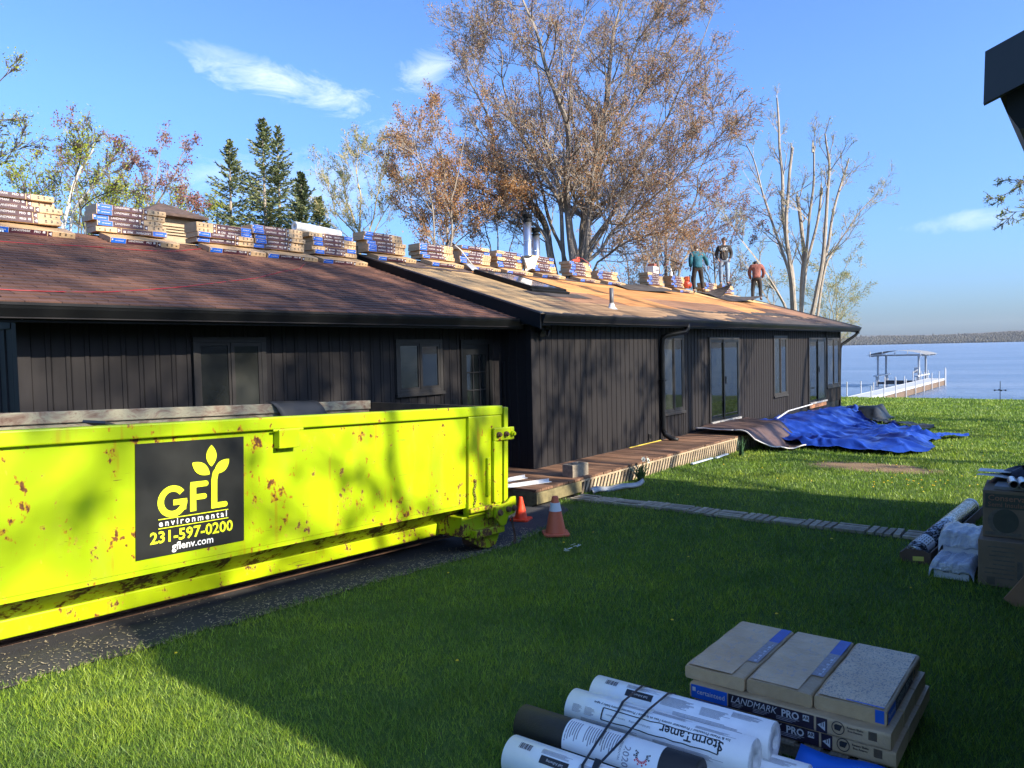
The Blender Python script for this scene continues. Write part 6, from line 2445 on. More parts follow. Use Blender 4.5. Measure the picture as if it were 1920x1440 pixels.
# pale willow
WIL = dict(FINE); WIL['trop'] = [.08, .06, .05, .03]; WIL['ang'] = [24, 26, 30, 32]; WIL['kids'] = [6, 6, 5, 0]
px_tree("willow_tree", "pale yellow willow between the spruces and the bronze maple", "tree", (680, 520), 34.0,
        [([(675, 440), (660, 390), (645, 340), (632, 305)], .9), ([(680, 440), (682, 370), (678, 310), (672, 275)], .9), ([(688, 440), (702, 380), (715, 330), (722, 300)], .8), ([(668, 450), (640, 400), (615, 360), (600, 330)], .7), ([(694, 450), (722, 400), (745, 370)], .7), ([(672, 460), (636, 430), (605, 400)], .6)],
        bark_yellow, pale_leaf, 0.04, 110, WIL, 13, 2.0, 0.07, 1, .8)

# birch, reddish maples and green trees at the left
BIR = dict(FINE); BIR['kids'] = [6, 6, 5, 0]; BIR['rmin'] = 0.008
px_tree("birch_tree", "white barked birch with forked leaning trunk behind the left roof", "tree", (120, 470), 20.0,
        [([(124, 425), (140, 360), (158, 312), (178, 278), (176, 240)], 1.0, .25), ([(126, 428), (160, 355), (190, 320), (222, 296)], .9, .25), ([(130, 410), (134, 350), (142, 300), (132, 262)], .5, .3), ([(150, 345), (158, 290), (156, 250)], .45, .3), ([(150, 390), (190, 365), (240, 358)], .45, .3)],
        birch_m, spring_leaf, 0.026, 111, BIR, 8, .85, 0.055, 1, .6, spread=.12, first=.35, twig=bark_dark)
px_tree("maple_tree", "maple with dark red blossom left of the first spruce", "tree", (285, 480), 27.0,
        [([(282, 400), (275, 340), (262, 290)], .9), ([(288, 400), (296, 330), (300, 270)], .9), ([(293, 400), (320, 340), (340, 290), (362, 270)], .8), ([(276, 410), (250, 360), (235, 320)], .7), ([(296, 420), (335, 380), (365, 345)], .6), ([(300, 430), (345, 410), (372, 380)], .5)],
        bark_grey, red_leaf, 0.040, 112, MP2, 8, 1.0, 0.06, 1, .8)
px_tree("maple_tree", "red blossomed maple tangled with the birch at the far left", "tree", (190, 480), 26.0,
        [([(180, 400), (150, 340), (120, 300), (96, 290)], .8), ([(186, 400), (165, 330), (140, 270), (128, 235)], .8), ([(195, 400), (200, 330), (205, 260)], .8), ([(200, 400), (225, 340), (245, 300)], .6)],
        bark_grey, red_leaf, 0.038, 113, MP2, 7, .95, 0.055, 1, .8)
LEAFY = dict(FINE); LEAFY['kids'] = [7, 6, 5, 0]
for i, (bx, D, lab, st) in enumerate((
        (45, 21.0, "yellow green leafy tree low behind the leftmost roof stack", [([(40, 400), (25, 350), (15, 310)], .8), ([(48, 400), (50, 340), (60, 310)], .8), ([(56, 400), (80, 355), (92, 330)], .7), ([(36, 410), (5, 370), (-25, 340)], .7)]),
        (230, 24.0, "yellow green bush behind the stack and the cupola", [([(225, 440), (210, 400), (195, 370)], .8), ([(232, 440), (235, 395), (240, 355)], .8), ([(240, 440), (275, 405), (300, 380)], .7), ([(245, 445), (300, 420), (330, 395)], .6)]),
        (345, 30.0, "pale green bush between the cupola and the first spruce", [([(340, 440), (325, 400), (315, 370)], .8), ([(348, 440), (352, 400), (350, 360)], .7), ([(355, 440), (380, 410), (395, 390)], .6)]),
        (165, 23.0, "low yellow green undergrowth at the foot of the birch", [([(160, 430), (150, 390), (140, 365)], .8), ([(168, 430), (172, 390), (180, 360)], .8), ([(175, 430), (200, 400), (215, 385)], .7), ([(158, 435), (120, 405), (95, 385)], .6)]))):
    px_tree("leafy_tree", lab, "tree", (bx, 500), D, st, bark_dark, spring_leaf, 0.032, 120 + i, LEAFY, 9, .85, 0.035, 1, .7, spread=.14)
px_tree("leafy_tree", "tall budding tree reaching into the frame at the far left edge", "tree", (-140, 480), 17.0,
        [([(-120, 350), (-90, 260), (-50, 190), (-5, 150), (15, 120)], .9), ([(-130, 350), (-110, 240), (-80, 130), (-50, 40)], .9), ([(-110, 400), (-60, 340), (0, 300), (45, 275)], .7), ([(-115, 380), (-70, 300), (-20, 240), (5, 225)], .6), ([(-120, 420), (-60, 380), (0, 345)], .6)],
        bark_dark, spring_leaf, 0.026, 130, BIR, 8, 1.0, 0.05, 1, .7, spread=.10, first=.3)

# spruces
def spruce(label, px, ytop, D, width, seed, lean=0.0, gap=0.0):
    rng = random.Random(seed)
    top = at(px, ytop, D)
    base = Vector((top.x + lean, top.y, -0.3))
    H = top.z - base.z
    segs = [(base, base.lerp(top, .5), 0.17, 0.10), (base.lerp(top, .5), top, 0.10, 0.010)]
    V = []
    holes = [(rng.uniform(0, 6.28), rng.uniform(.3, .9), rng.uniform(.5, 1.1)) for _ in range(9)]
    for b in range(520):
        z = 0.30 + 0.695 * (b + rng.random()) / 520
        f = 1 - z
        a = rng.uniform(0, 6.28)
        if any(abs((a - h[0] + 3.14) % 6.28 - 3.14) < h[2] and abs(z - h[1]) < .035 for h in holes) or rng.random() < gap:
            continue
        L = (width * 2.6 * f ** 0.92 + .07) * rng.choice((.4, .6, .8, .9, 1.0, 1.15)) * rng.uniform(.85, 1.1)
        p = base.lerp(top, z)
        d = Vector((math.cos(a), math.sin(a), 0.35 - 1.0 * f + rng.uniform(-.15, .15))).normalized()
        n = 5
        q = p
        for i in range(n):
            d2 = Vector((d.x, d.y, d.z + .13 * i)).normalized()
            q2 = q + d2 * L / n
            segs.append((q, q2, max(.005, .02 * f * (1 - i / n)), max(.004, .02 * f * (1 - (i + 1) / n))))
            for j in range(7 if i else 3):
                c = q.lerp(q2, rng.random())
                sd = Vector((-d2.y, d2.x, 0)) * rng.choice((-1, 1))
                ln = (0.09 + .17 * L * (1 - .6 * i / n)) * rng.uniform(.45, 1.15)
                dr = (sd * rng.uniform(.2, 1) + d2 * rng.uniform(.3, 1) + Vector((0, 0, rng.uniform(-.7, .25)))).normalized()
                w = Vector((rng.gauss(0, 1), rng.gauss(0, 1), rng.gauss(0, 1)))
                w = (w - dr * w.dot(dr)).normalized() * rng.uniform(.018, .045)
                e = c + dr * ln
                V += [c - w * .6, c + w * .6, c.lerp(e, .6) + w, e]
            q = q2
    root = thing("spruce_tree", label, "tree", base, 0)
    inv = Matrix.Translation(-base)
    o = link("trunk", seg_mesh("trunk", segs, bark_pale), root)
    o.matrix_parent_inverse = inv
    o = link("crown", np_mesh("crown", np.array([tuple(v) for v in V]), 4, needle), root)
    o.matrix_parent_inverse = inv
spruce("leftmost spruce, standing apart with a bare lower trunk", 430, 262, 32.0, 1.55, 1, -.2, .18)
spruce("tallest spruce of the group, left of its twin", 491, 222, 33.0, 1.75, 2, 0, .05)
spruce("slimmer twin spruce right beside the tallest one", 519, 234, 33.6, 1.35, 3, 0, .22)
spruce("shorter dark spruce right of the twin spruces", 564, 322, 31.0, 1.25, 4, 0, 0)
spruce("smallest spruce at the right end of the group", 597, 368, 33.0, 0.95, 5, 0, .05)

# trees behind the camera on the garage side: they shade the wall, dumpster and roof
OFF = dict(levels=4, n=[7, 5, 4, 3], jit=[.07, .10, .13, .16], trop=[.05, .05, .04, .03], rmin=0.010, taper=0.4, kids=[9, 7, 5, 0], ang=[42, 45, 45, 45], len=[.55, .5, .5, .5], rad=[.5, .6, .6, .6], leaf=2, leaf2=0)
OFF['from'] = [.3, .15, .15, .2]
def off_tree(label, s, n, H, seed, leafm, size, per, first=.3):
    rng = random.Random(seed)
    segs, tips = [], []
    base = Vector((s, n, g1(s, n) - .1))
    OFF['from'][0] = first
    grow(segs, tips, rng, base, Vector((rng.uniform(-.06, .06), rng.uniform(-.06, .06), 1)), H, 0.24, 0, OFF)
    return finish_tree("garden_tree", label, "tree", base, segs, tips, bark_grey, leafm, size, seed, per, .12)
off_tree("budding tree behind the garage, near its lake end", 18.3, -10.5, 13.5, 201, maple_leaf, 0.10, 1)
off_tree("budding tree behind the garage, opposite the side door", 12.6, -10.2, 14.0, 202, maple_leaf, 0.10, 1)
off_tree("budding tree behind the camera, on the garage side of the yard", 8.0, -11.5, 14.0, 203, maple_leaf, 0.11, 1)
off_tree("budding tree far back beyond the yard, toward the road", 3.8, -17.5, 19.0, 204, maple_leaf, 0.11, 1, .68)
off_tree("tall thin crowned tree far behind the camera, opposite the side door", 9.5, -18.5, 20.0, 207, maple_leaf, 0.11, 1, .66)
off_tree("budding tree near the shore beyond the garage", 24.5, -11.0, 13.0, 205, maple_leaf, 0.10, 1)
off_tree("lake side budding tree near the water beyond the garage", 31.0, -7.5, 12.0, 206, maple_leaf, 0.10, 1)

# near tree right of the frame whose twigs hang into it
px_tree("budding_tree", "budding tree whose drooping twigs hang in at the right edge", "tree", (2090, 700), 15.0,
        [([(2080, 560), (2060, 450), (2030, 380), (1985, 330)], .9), ([(2085, 560), (2080, 430), (2065, 300), (2040, 180)], .9), ([(2075, 580), (2040, 500), (2005, 440), (1970, 400)], .6), ([(2030, 390), (1960, 330), (1915, 340), (1878, 372)], .25, .15, 1.6), ([(2040, 450), (1980, 400), (1930, 390), (1905, 400)], .25, .15, .8)],
        bark_dark, spring_leaf, 0.016, 140, GRN, 5, 0.7, 0.06, 1, .4, first=.45, spread=.03)
# ------------------------------------------------------------------ people on the roof
skin_m = M("skin", (0.42, 0.25, 0.18), 0.5, 0.1, 14)
hair_m = M("dark_hair", (0.018, 0.014, 0.012), 0.6, 0.3, 30)
shoe_m = M("work_shoe", (0.05, 0.03, 0.025), 0.7, 0.3, 12)

def skin_eval(verts, radii, edges, sub=2):
    me = bpy.data.meshes.new("skin")
    me.from_pydata([tuple(v) for v in verts], edges, [])
    o = bpy.data.objects.new("skin", me)
    COL.objects.link(o)
    o.modifiers.new("skin", 'SKIN')
    sv = me.skin_vertices[0].data
    for i, r in enumerate(radii):
        sv[i].radius = r if hasattr(r, '__len__') else (r, r)
        sv[i].use_root = (i == 0)
    ss = o.modifiers.new("sub", 'SUBSURF')
    ss.levels = ss.render_levels = sub
    dg = bpy.context.evaluated_depsgraph_get()
    ev = bpy.data.meshes.new_from_object(o.evaluated_get(dg))
    vs = [tuple(v.co) for v in ev.vertices]
    fs = [tuple(p.vertices) for p in ev.polygons]
    bpy.data.objects.remove(o)
    bpy.data.meshes.remove(ev)
    return vs, fs

def ellipsoid(mb, c, r, mi=0, n=12, zcut=None):
    vs, fs = [], []
    m_ = 8
    for j in range(m_ + 1):
        ph = -math.pi / 2 + math.pi * j / m_
        for k in range(n):
            a = 2 * math.pi * k / n
            vs.append((c[0] + r[0] * math.cos(ph) * math.cos(a), c[1] + r[1] * math.cos(ph) * math.sin(a), c[2] + r[2] * math.sin(ph)))
    for j in range(m_):
        for k in range(n):
            k2 = (k + 1) % n
            fs.append((j * n + k, j * n + k2, (j + 1) * n + k2, (j + 1) * n + k))
    mb.add(vs, fs, mi)

def person(label, loc, rz, J, shirt, trousers, hat=None, hair=True, scale=1.0, bulk=1.08):
    """J: joints in metres, facing -y; body one mesh, clothes and hair its children's siblings"""
    root = thing("person", label, "person", loc, rz)
    root.scale = (scale,) * 3
    V = {k: Vector(v) for k, v in J.items()}
    mb = MB()
    order = ['pelvis', 'waist', 'chest', 'neck', 'chin', 'crown']
    rad = {'pelvis': (.10, .08), 'waist': (.085, .065), 'chest': (.11, .08), 'neck': .052, 'chin': .066, 'crown': .078,
           'shL': .062, 'elL': .042, 'wrL': .028, 'shR': .062, 'elR': .042, 'wrR': .028,
           'hiL': .090, 'knL': .060, 'anL': .040, 'toL': .036, 'hiR': .090, 'knR': .060, 'anR': .040, 'toR': .036}
    names = order + ['shL', 'elL', 'wrL', 'shR', 'elR', 'wrR', 'hiL', 'knL', 'anL', 'toL', 'hiR', 'knR', 'anR', 'toR']
    idx = {n: i for i, n in enumerate(names)}
    E = [('pelvis', 'waist'), ('waist', 'chest'), ('chest', 'neck'), ('neck', 'chin'), ('chin', 'crown'), ('chest', 'shL'), ('shL', 'elL'), ('elL', 'wrL'), ('chest', 'shR'), ('shR', 'elR'), ('elR', 'wrR'),
         ('pelvis', 'hiL'), ('hiL', 'knL'), ('knL', 'anL'), ('anL', 'toL'), ('pelvis', 'hiR'), ('hiR', 'knR'), ('knR', 'anR'), ('anR', 'toR')]
    vs, fs = skin_eval([V[n] for n in names], [rad[n] for n in names], [(idx[a], idx[b]) for a, b in E])
    mb.add(vs, fs, 0)
    # face and ears
    hd = (V['chin'] + V['crown']) / 2
    up = (V['crown'] - V['chin']).normalized()
    face = Vector(J.get('face', (0, -1, 0)))
    face = (face - up * face.dot(up)).normalized()
    sd = up.cross(face)
    ellipsoid(mb, hd + face * .085 - up * .012, (.014, .020, .022))
    for q_ in (-1, 1):
        ellipsoid(mb, hd + face * .076 + sd * .030 * q_ + up * .012, (.011, .008, .008), 1, 8)
        ellipsoid(mb, hd + sd * .080 * q_, (.014, .022, .032))
    ellipsoid(mb, hd + face * .074 - up * .052, (.024, .008, .008), 2, 8)
    # hands: palm, four fingers and a thumb
    for w, e, q_ in (('wrL', 'elL', 1), ('wrR', 'elR', -1)):
        d = (V[w] - V[e]).normalized()
        x = d.cross(Vector((0, 1, 0)))
        x = x.normalized() if x.length > .1 else Vector((1, 0, 0))
        y = d.cross(x)
        v2, f2 = skin_eval([V[w], V[w] + d * .05, V[w] + d * .09], [.026, (.038, .018), (.038, .016)], [(0, 1), (1, 2)], 1)
        mb.add(v2, f2, 0)
        for k in range(4):
            o_ = y * (-.028 + .019 * k)
            ln = (.062, .074, .070, .054)[k]
            a = V[w] + d * .08 + o_
            b = a + d * ln * .5 + x * .010
            c_ = b + d * ln * .36 + x * .028
            v2, f2 = skin_eval([a, b, c_], [.0095, .009, .0075], [(0, 1), (1, 2)], 1)
            mb.add(v2, f2, 0)
        a = V[w] + d * .03 + y * -.030
        b = a + d * .030 - y * .024 + x * .012
        c_ = b + d * .030 - y * .006 + x * .012
        v2, f2 = skin_eval([a, b, c_], [.012, .011, .009], [(0, 1), (1, 2)], 1)
        mb.add(v2, f2, 0)
    mb.build("body", [skin_m, hair_m, M("lips", (0.32, 0.14, 0.11), .5)], root, smooth=True)
    # shirt
    sn = ['waist', 'chest', 'collar', 'shL', 'elL', 'cuL', 'shR', 'elR', 'cuR', 'hem']
    VS = dict(V)
    VS['collar'] = V['chest'].lerp(V['neck'], .75)
    VS['cuL'] = V['elL'].lerp(V['wrL'], .92)
    VS['cuR'] = V['elR'].lerp(V['wrR'], .92)
    VS['hem'] = V['pelvis'].lerp(V['waist'], -.25)
    sr = {'waist': (.160, .122), 'chest': (.175, .128), 'collar': (.085, .075), 'shL': .088, 'elL': .066, 'cuL': .046, 'shR': .088, 'elR': .066, 'cuR': .046, 'hem': (.158, .124)}
    ix = {n: i for i, n in enumerate(sn)}
    se = [('waist', 'chest'), ('chest', 'collar'), ('chest', 'shL'), ('shL', 'elL'), ('elL', 'cuL'), ('chest', 'shR'), ('shR', 'elR'), ('elR', 'cuR'), ('waist', 'hem')]
    m2 = MB()
    v2, f2 = skin_eval([VS[n] for n in sn], [tuple(q_ * bulk for q_ in sr[n]) if hasattr(sr[n], '__len__') else sr[n] * bulk for n in sn], [(ix[a], ix[b]) for a, b in se])
    m2.add(v2, f2)
    sh = m2.build(shirt[0], shirt[1], root, smooth=True)
    # trousers
    tn = ['pelvis', 'hiL', 'knL', 'cuL', 'hiR', 'knR', 'cuR', 'belt']
    VT = dict(V)
    VT['cuL'] = V['knL'].lerp(V['anL'], .93)
    VT['cuR'] = V['knR'].lerp(V['anR'], .93)
    VT['belt'] = V['pelvis'].lerp(V['waist'], .8)
    trd = {'pelvis': (.150, .118), 'hiL': .102, 'knL': .080, 'cuL': .066, 'hiR': .102, 'knR': .080, 'cuR': .066, 'belt': (.142, .110)}
    ix = {n: i for i, n in enumerate(tn)}
    te = [('pelvis', 'hiL'), ('hiL', 'knL'), ('knL', 'cuL'), ('pelvis', 'hiR'), ('hiR', 'knR'), ('knR', 'cuR'), ('pelvis', 'belt')]
    m3 = MB()
    v2, f2 = skin_eval([VT[n] for n in tn], [trd[n] for n in tn], [(ix[a], ix[b]) for a, b in te])
    m3.add(v2, f2)
    m3.build("trousers", trousers, root, smooth=True)
    # shoes
    for q_ in ('L', 'R'):
        a, t_ = V['an' + q_], V['to' + q_]
        m4 = MB()
        dd = (t_ - a)
        dd.z = 0
        dd.normalize()
        v2, f2 = skin_eval([a + Vector((0, 0, -.02)) - dd * .05, a + Vector((0, 0, -.015)), t_ + dd * .03], [.046, .052, (.046, .034)], [(0, 1), (1, 2)], 1)
        m4.add(v2, f2)
        m4.build("shoe", shoe_m, root, smooth=True)
    # hair or cap
    if hair:
        m5 = MB()
        ellipsoid(m5, hd + up * .032 - face * .018, (.096, .096, .088))
        hr = m5.build("hair" if not hat else "cap", hat or hair_m, root, smooth=True)
    return root, hd, face, sh

teal_m = M("teal_shirt", (0.004, 0.095, 0.145), 0.75, 0.25, 9, bump=0.5, bscale=9, bdist=.03)
hood_m = M("charcoal_hoodie", (0.038, 0.034, 0.034), 0.85, 0.25, 9, bump=0.5, bscale=9, bdist=.03)
rust_shirt = M("rusty_plaid_shirt", (0.26, 0.085, 0.062), 0.8, 0.45, 16, bump=0.5, bscale=9, bdist=.03)
black_tr = M("black_trousers", (0.020, 0.018, 0.017), 0.85, 0.25, 8, bump=0.5, bscale=8, bdist=.03)
jeans_t = NT("faded_jeans")
n1 = jeans_t.noise(4, 5, .65, (1, 1, .6))
jeans_t.color(jeans_t.ramp(n1, [(.3, (.10, .16, .26)), (.5, (.24, .31, .40)), (.7, (.48, .52, .56))])).rough(.85)
olive_tr = M("dark_work_trousers", (0.028, 0.024, 0.022), 0.85, 0.3, 8, bump=0.5, bscale=8, bdist=.03)

# worker in teal, back turned, reaching left
pz = roofM(24.4, (10.87 - M_EN) / math.cos(AM))
person("worker in teal long sleeved shirt and black trousers, back turned, reaching left", (24.4, 10.87, pz.z + 0.03), math.radians(128),
       dict(pelvis=(0, 0, .93), waist=(0, .0, 1.10), chest=(0, -.03, 1.33), neck=(0, -.06, 1.49), chin=(0.01, -.09, 1.56), crown=(0.02, -.10, 1.68), face=(0.35, -1, -.1),
            shL=(.20, -.03, 1.40), elL=(.25, .02, 1.12), wrL=(.21, -.12, .92), shR=(-.20, -.04, 1.40), elR=(-.35, -.12, 1.18), wrR=(-.43, -.24, .97),
            hiL=(.10, 0, .88), knL=(.13, -.05, .49), anL=(.13, .03, .09), toL=(.15, -.10, .04), hiR=(-.10, 0, .88), knR=(-.17, -.10, .50), anR=(-.20, .00, .12), toR=(-.22, -.13, .07)),
       ("teal_shirt", teal_m), black_tr, scale=.95, bulk=1.2)
# standing worker facing the camera on a stack
s_, n_, z_ = tops[15]
pr_, hd, face, sh = person("worker in charcoal hoodie and faded jeans, standing on a stack, hands at pockets", (s_, n_, z_ + 0.002), math.radians(-66),
       dict(pelvis=(0, 0, .96), waist=(0, .0, 1.13), chest=(0, .0, 1.36), neck=(0, -.01, 1.52), chin=(0, -.02, 1.60), crown=(0, -.02, 1.73), face=(0.1, -1, -.05),
            shL=(.21, 0, 1.43), elL=(.27, .04, 1.15), wrL=(.20, -.09, .96), shR=(-.21, 0, 1.43), elR=(-.27, .04, 1.15), wrR=(-.20, -.09, .96),
            hiL=(.10, 0, .90), knL=(.12, -.03, .50), anL=(.12, .02, .09), toL=(.15, -.11, .035), hiR=(-.10, 0, .90), knR=(-.12, -.03, .50), anR=(-.12, .02, .09), toR=(-.15, -.11, .035)),
       ("hoodie", hood_m), jeans_t.mat, scale=1.0)
m = MB()
put_text(m, text("AEC", .13, .03), lambda a, b: (a, -.140 - .0 - .02 * (1 - (a / .14) ** 2), 1.335 + b), 0)
m.build("lettering", sign_white, pr_)
m = MB()
ellipsoid(m, Vector((0, .06, 1.475)), (.13, .085, .065))
m.build("hood", hood_m, pr_, smooth=True)
# worker bent over, head down, back turned
pz = roofM(29.25, (10.62 - M_EN) / math.cos(AM))
person("worker in rusty red shirt and dark trousers, back turned, head bowed", (29.25, 10.62, pz.z + 0.02), math.radians(112),
       dict(pelvis=(0, 0, .90), waist=(0, -.03, 1.06), chest=(0, -.10, 1.29), neck=(.0, -.20, 1.41), chin=(.01, -.30, 1.40), crown=(.02, -.36, 1.50), face=(0.0, -.5, -1),
            shL=(.21, -.12, 1.34), elL=(.27, -.12, 1.07), wrL=(.20, -.22, .86), shR=(-.21, -.12, 1.34), elR=(-.28, -.10, 1.08), wrR=(-.20, -.22, .88),
            hiL=(.10, 0, .86), knL=(.14, -.06, .48), anL=(.15, .03, .09), toL=(.18, -.11, .04), hiR=(-.10, 0, .86), knR=(-.14, -.06, .48), anR=(-.15, .03, .10), toR=(-.18, -.11, .05)),
       ("plaid_shirt", rust_shirt), olive_tr)

# ------------------------------------------------------------------ gear on the roof
# stripping shovel leaning on a stack
p0 = roofM(12.55, LEN_M - 0.62, 0.03)
root = thing("roofing_shovel", "long handled roofing shovel leaning on a roof stack, blade down", "shovel", p0)
m = MB()
tipv = Vector((-0.22, 0.22, 0.52))
m.tube([Vector((0.05, -0.03, 0.10)), Vector((-0.12, 0.14, 0.42)), tipv], 0.014, 8)
m.build("handle", M("pale_handle", (0.5, 0.48, 0.44), .5), root, smooth=True)
m = MB()
m.tube([tipv + Vector((.06, .02, -.01)), tipv, tipv + Vector((-.07, -.02, .02))], .016, 8)
m.build("grip", black_m, root)
m = MB()
def bl(u, v):
    return (0.02 + (u - .5) * .26 + v * .05, -0.16 * v + .02, 0.13 - 0.155 * v + .02 * math.cos((u - .5) * 5))
m.grid(bl, 6, 5)
o = m.build("blade", M("worn_steel", (.48, .47, .45), .4, .2, 10, metal=.6), root, smooth=True)
o.modifiers.new("thick", 'SOLIDIFY').thickness = .006
# white wrapper between two stacks
m = MB()
c0 = Vector((14.98, RIDGE_N - .42, M_RZ + .02))
m.grid(lambda u, v: (c0.x + .34 * (u - .5) * (.4 + v * .9), c0.y + .12 * math.sin(u * 4), c0.z + .30 * v + .03 * math.sin(u * 9)), 8, 6)
o = m.build("torn_wrapper", M("white_plastic", (.70, .68, .64), .4), smooth=True)
tag(o, "torn white wrapper standing between two roof stacks near the flues", "wrapper")
# red tool on a stack, white box on another
s_, n_, z_ = tops[10]
red_m = M("red_plastic", (.42, .055, .025), .45, .2, 10)
root = thing("nail_gun", "red nail gun lying on a roof stack beside the big tree trunk", "tool", (s_ + .02, n_, z_))
m = MB()
m.tube([(-.22, 0, .04), (-.05, 0, .06), (.10, .0, .07)], [.03, .05, .045], 10)
m.tube([(.02, 0, .07), (.05, .02, .14), (.16, .02, .15)], [.03, .03, .025], 8)
m.build("gun_body", red_m, root)
MB().box(.12, -.03, .01, .30, .03, .05).build("magazine", black_m, root, bevel=.005)
hose_m = M("red_hose", (.30, .015, .018), .45, .1, 10)
MB().tube([(.16, .02, .15), (.24, -.05, .12), (.34, -.10, .05), (.40, -.17, -.02), (.42, -.19, -.10)], .010, 7).build("hose_end", hose_m, root, smooth=True)
s_, n_, z_ = tops[12]
root = thing("nail_box", "small white carton standing on a roof stack", "carton", (s_ + .05, n_, z_), .1)
MB().box(-.22, -.14, 0, .22, .14, .21).build("carton_body", white_m, root, bevel=.006)
MB().box(-.12, -.1415, .05, .14, -.1405, .13).build("carton_print", ink_grey, root)
MB().box(-.12, -.12, .2105, .10, .10, .30).build("carton_flap", M("brick_red_card", (.30, .10, .07), .7), root)
s_, n_, z_ = tops[13]
root = thing("caulk_tube", "white nozzle bottle standing on a roof stack left of the worker in teal", "bottle", (s_ - .28, n_, z_))
MB().lathe([(.05, 0), (.05, .13), (.03, .16), (.012, .26), (.010, .28)], n=12).build("bottle_body", white_m, root, smooth=False)
# red compressor by the feet of the worker in teal
pc = Vector((23.95, RIDGE_N - .35, M_RZ))
root = thing("compressor", "red compressor with black frame beside the worker in teal", "compressor", pc, .3)
m = MB()
m.tube([(-.25, 0, .15), (-.20, 0, .15), (.20, 0, .15), (.25, 0, .15)], [.05, .12, .12, .05], 14)
m.build("tank", red_m, root)
m = MB()
m.tube([(-.18, -.10, .0), (-.18, -.10, .45), (.18, -.10, .45), (.18, -.10, .0)], .014, 7)
m.build("frame", black_m, root)
MB().box(-.14, -.07, .27, .12, .08, .42).build("motor", M("orange_shell", (.50, .10, .03), .5), root, bevel=.02)
# long bar held in the worker's right hand
m = MB()
root = thing("pry_bar", "dark flat tool held out by the worker in teal", "hand tool", (24.0, 11.18, 5.0))
m.beam((-.05, .04, -.04), (-.42, .42, .16), .05, .02)
m.build("bar", black_m, root)
# dark radio at the left edge
root = thing("roof_scraper", "metal roofing scraper plate at the left edge below the leftmost stack", "scraper", roofL(3.62, LEN_L - 0.62, .02), 0)
m = MB()
m.grid(lambda u, v: (-.16 + .30 * u - .03 * v, .14 * v, .02 + .18 * v - .06 * v * v), 6, 5)
o = m.build("plate", M("scraper_steel", (.34, .34, .31), .4, .3, 12, metal=.5), root)
o.modifiers.new("thick", 'SOLIDIFY').thickness = .008
m = MB()
for k in range(12):
    m.box(-.16 + k * .025, -.012, .008, -.145 + k * .025, .006, .022)
m.build("teeth", steel_m, root)
m = MB().tube([(-.10, .14, .14), (-.5, .30, .42)], .016, 8)
m.build("handle", black_m, root)
# red air hoses across the wing roof
def hose(name, label, pxs, seed, r=.005):
    rr = random.Random(seed)
    pts = []
    for (x, y) in pxs:
        p = onslope(x, y, L_EN, L_EZ, KL)
        pts.append(p + Vector((0, 0, .024)))
    sm = []
    for a, b in zip(pts, pts[1:]):
        for k in range(5):
            q_ = a.lerp(b, k / 5)
            sm.append(q_ + Vector((0, rr.uniform(-.02, .02), 0)))
    sm.append(pts[-1])
    tag(MB().tube(sm, r, 6).build(name, hose_m, smooth=True), label, "air hose", "red air hoses on the roof")
hose("air_hose", "long red hose trailing across the lower brown roof to the right stacks", [(-30, 546), (50, 550), (130, 552), (200, 552), (280, 547), (350, 541), (420, 532), (480, 525), (530, 512), (562, 507), (572, 497)], 3)
hose("air_hose", "red hose along the upper brown roof below the left stacks", [(-20, 455), (60, 461), (140, 464), (200, 468), (270, 473), (330, 474), (372, 470), (400, 458), (415, 448)], 4)
# black vent pipe end in the valley
tag(MB().tube([(9.78, RIDGE_N - .12, 4.0), (9.80, RIDGE_N - .13, 4.26)], .06, 12).build("pipe_stub", black_m), "short black pipe standing in the valley by the white roll", "pipe")
# ------------------------------------------------------------------ tarps along the house
def tarp_mat(name, col, gloss=0.35, sheen=1.0):
    t = NT(name)
    n1 = t.noise(3.5, 6, .65, dist=1.2)
    t.color(t.ramp(n1, [(.3, tuple(c * .75 for c in col)), (.7, tuple(min(1, c * 1.15) for c in col))])).rough(gloss)
    t.bump(t.math('ADD', t.noise(5, 4, .55, dist=1.0), t.math('MULTIPLY', t.noise(300, 1), .05)), .4, .03)
    return t.mat
blue_t = tarp_mat("blue_tarp", (0.009, 0.042, 0.29), .36)
brown_t = tarp_mat("brown_tarp", (0.085, 0.050, 0.038), .55)
blackc_t = tarp_mat("black_cover", (0.020, 0.021, 0.018), .5)
edge_t = M("tarp_hem", (.52, .50, .48), .6, .15, 10)
from mathutils import noise as mnoise
def fold(s, n, k, seed):
    v = Vector((s * k, n * k, seed))
    return mnoise.noise(v) + .5 * mnoise.noise(v * 2.1) + .25 * mnoise.noise(v * 4.3)
def ridged(s, n, k, seed, ang):
    a, b = s * math.cos(ang) + n * math.sin(ang), -s * math.sin(ang) + n * math.cos(ang)
    v = Vector((a * k, b * k * .3, seed))
    return 1 - abs(mnoise.noise(v)) * 2
def lerp_path(P, u):
    x = u * (len(P) - 1)
    i = min(int(x), len(P) - 2)
    f = x - i
    return (P[i][0] + (P[i + 1][0] - P[i][0]) * f, P[i][1] + (P[i + 1][1] - P[i][1]) * f)
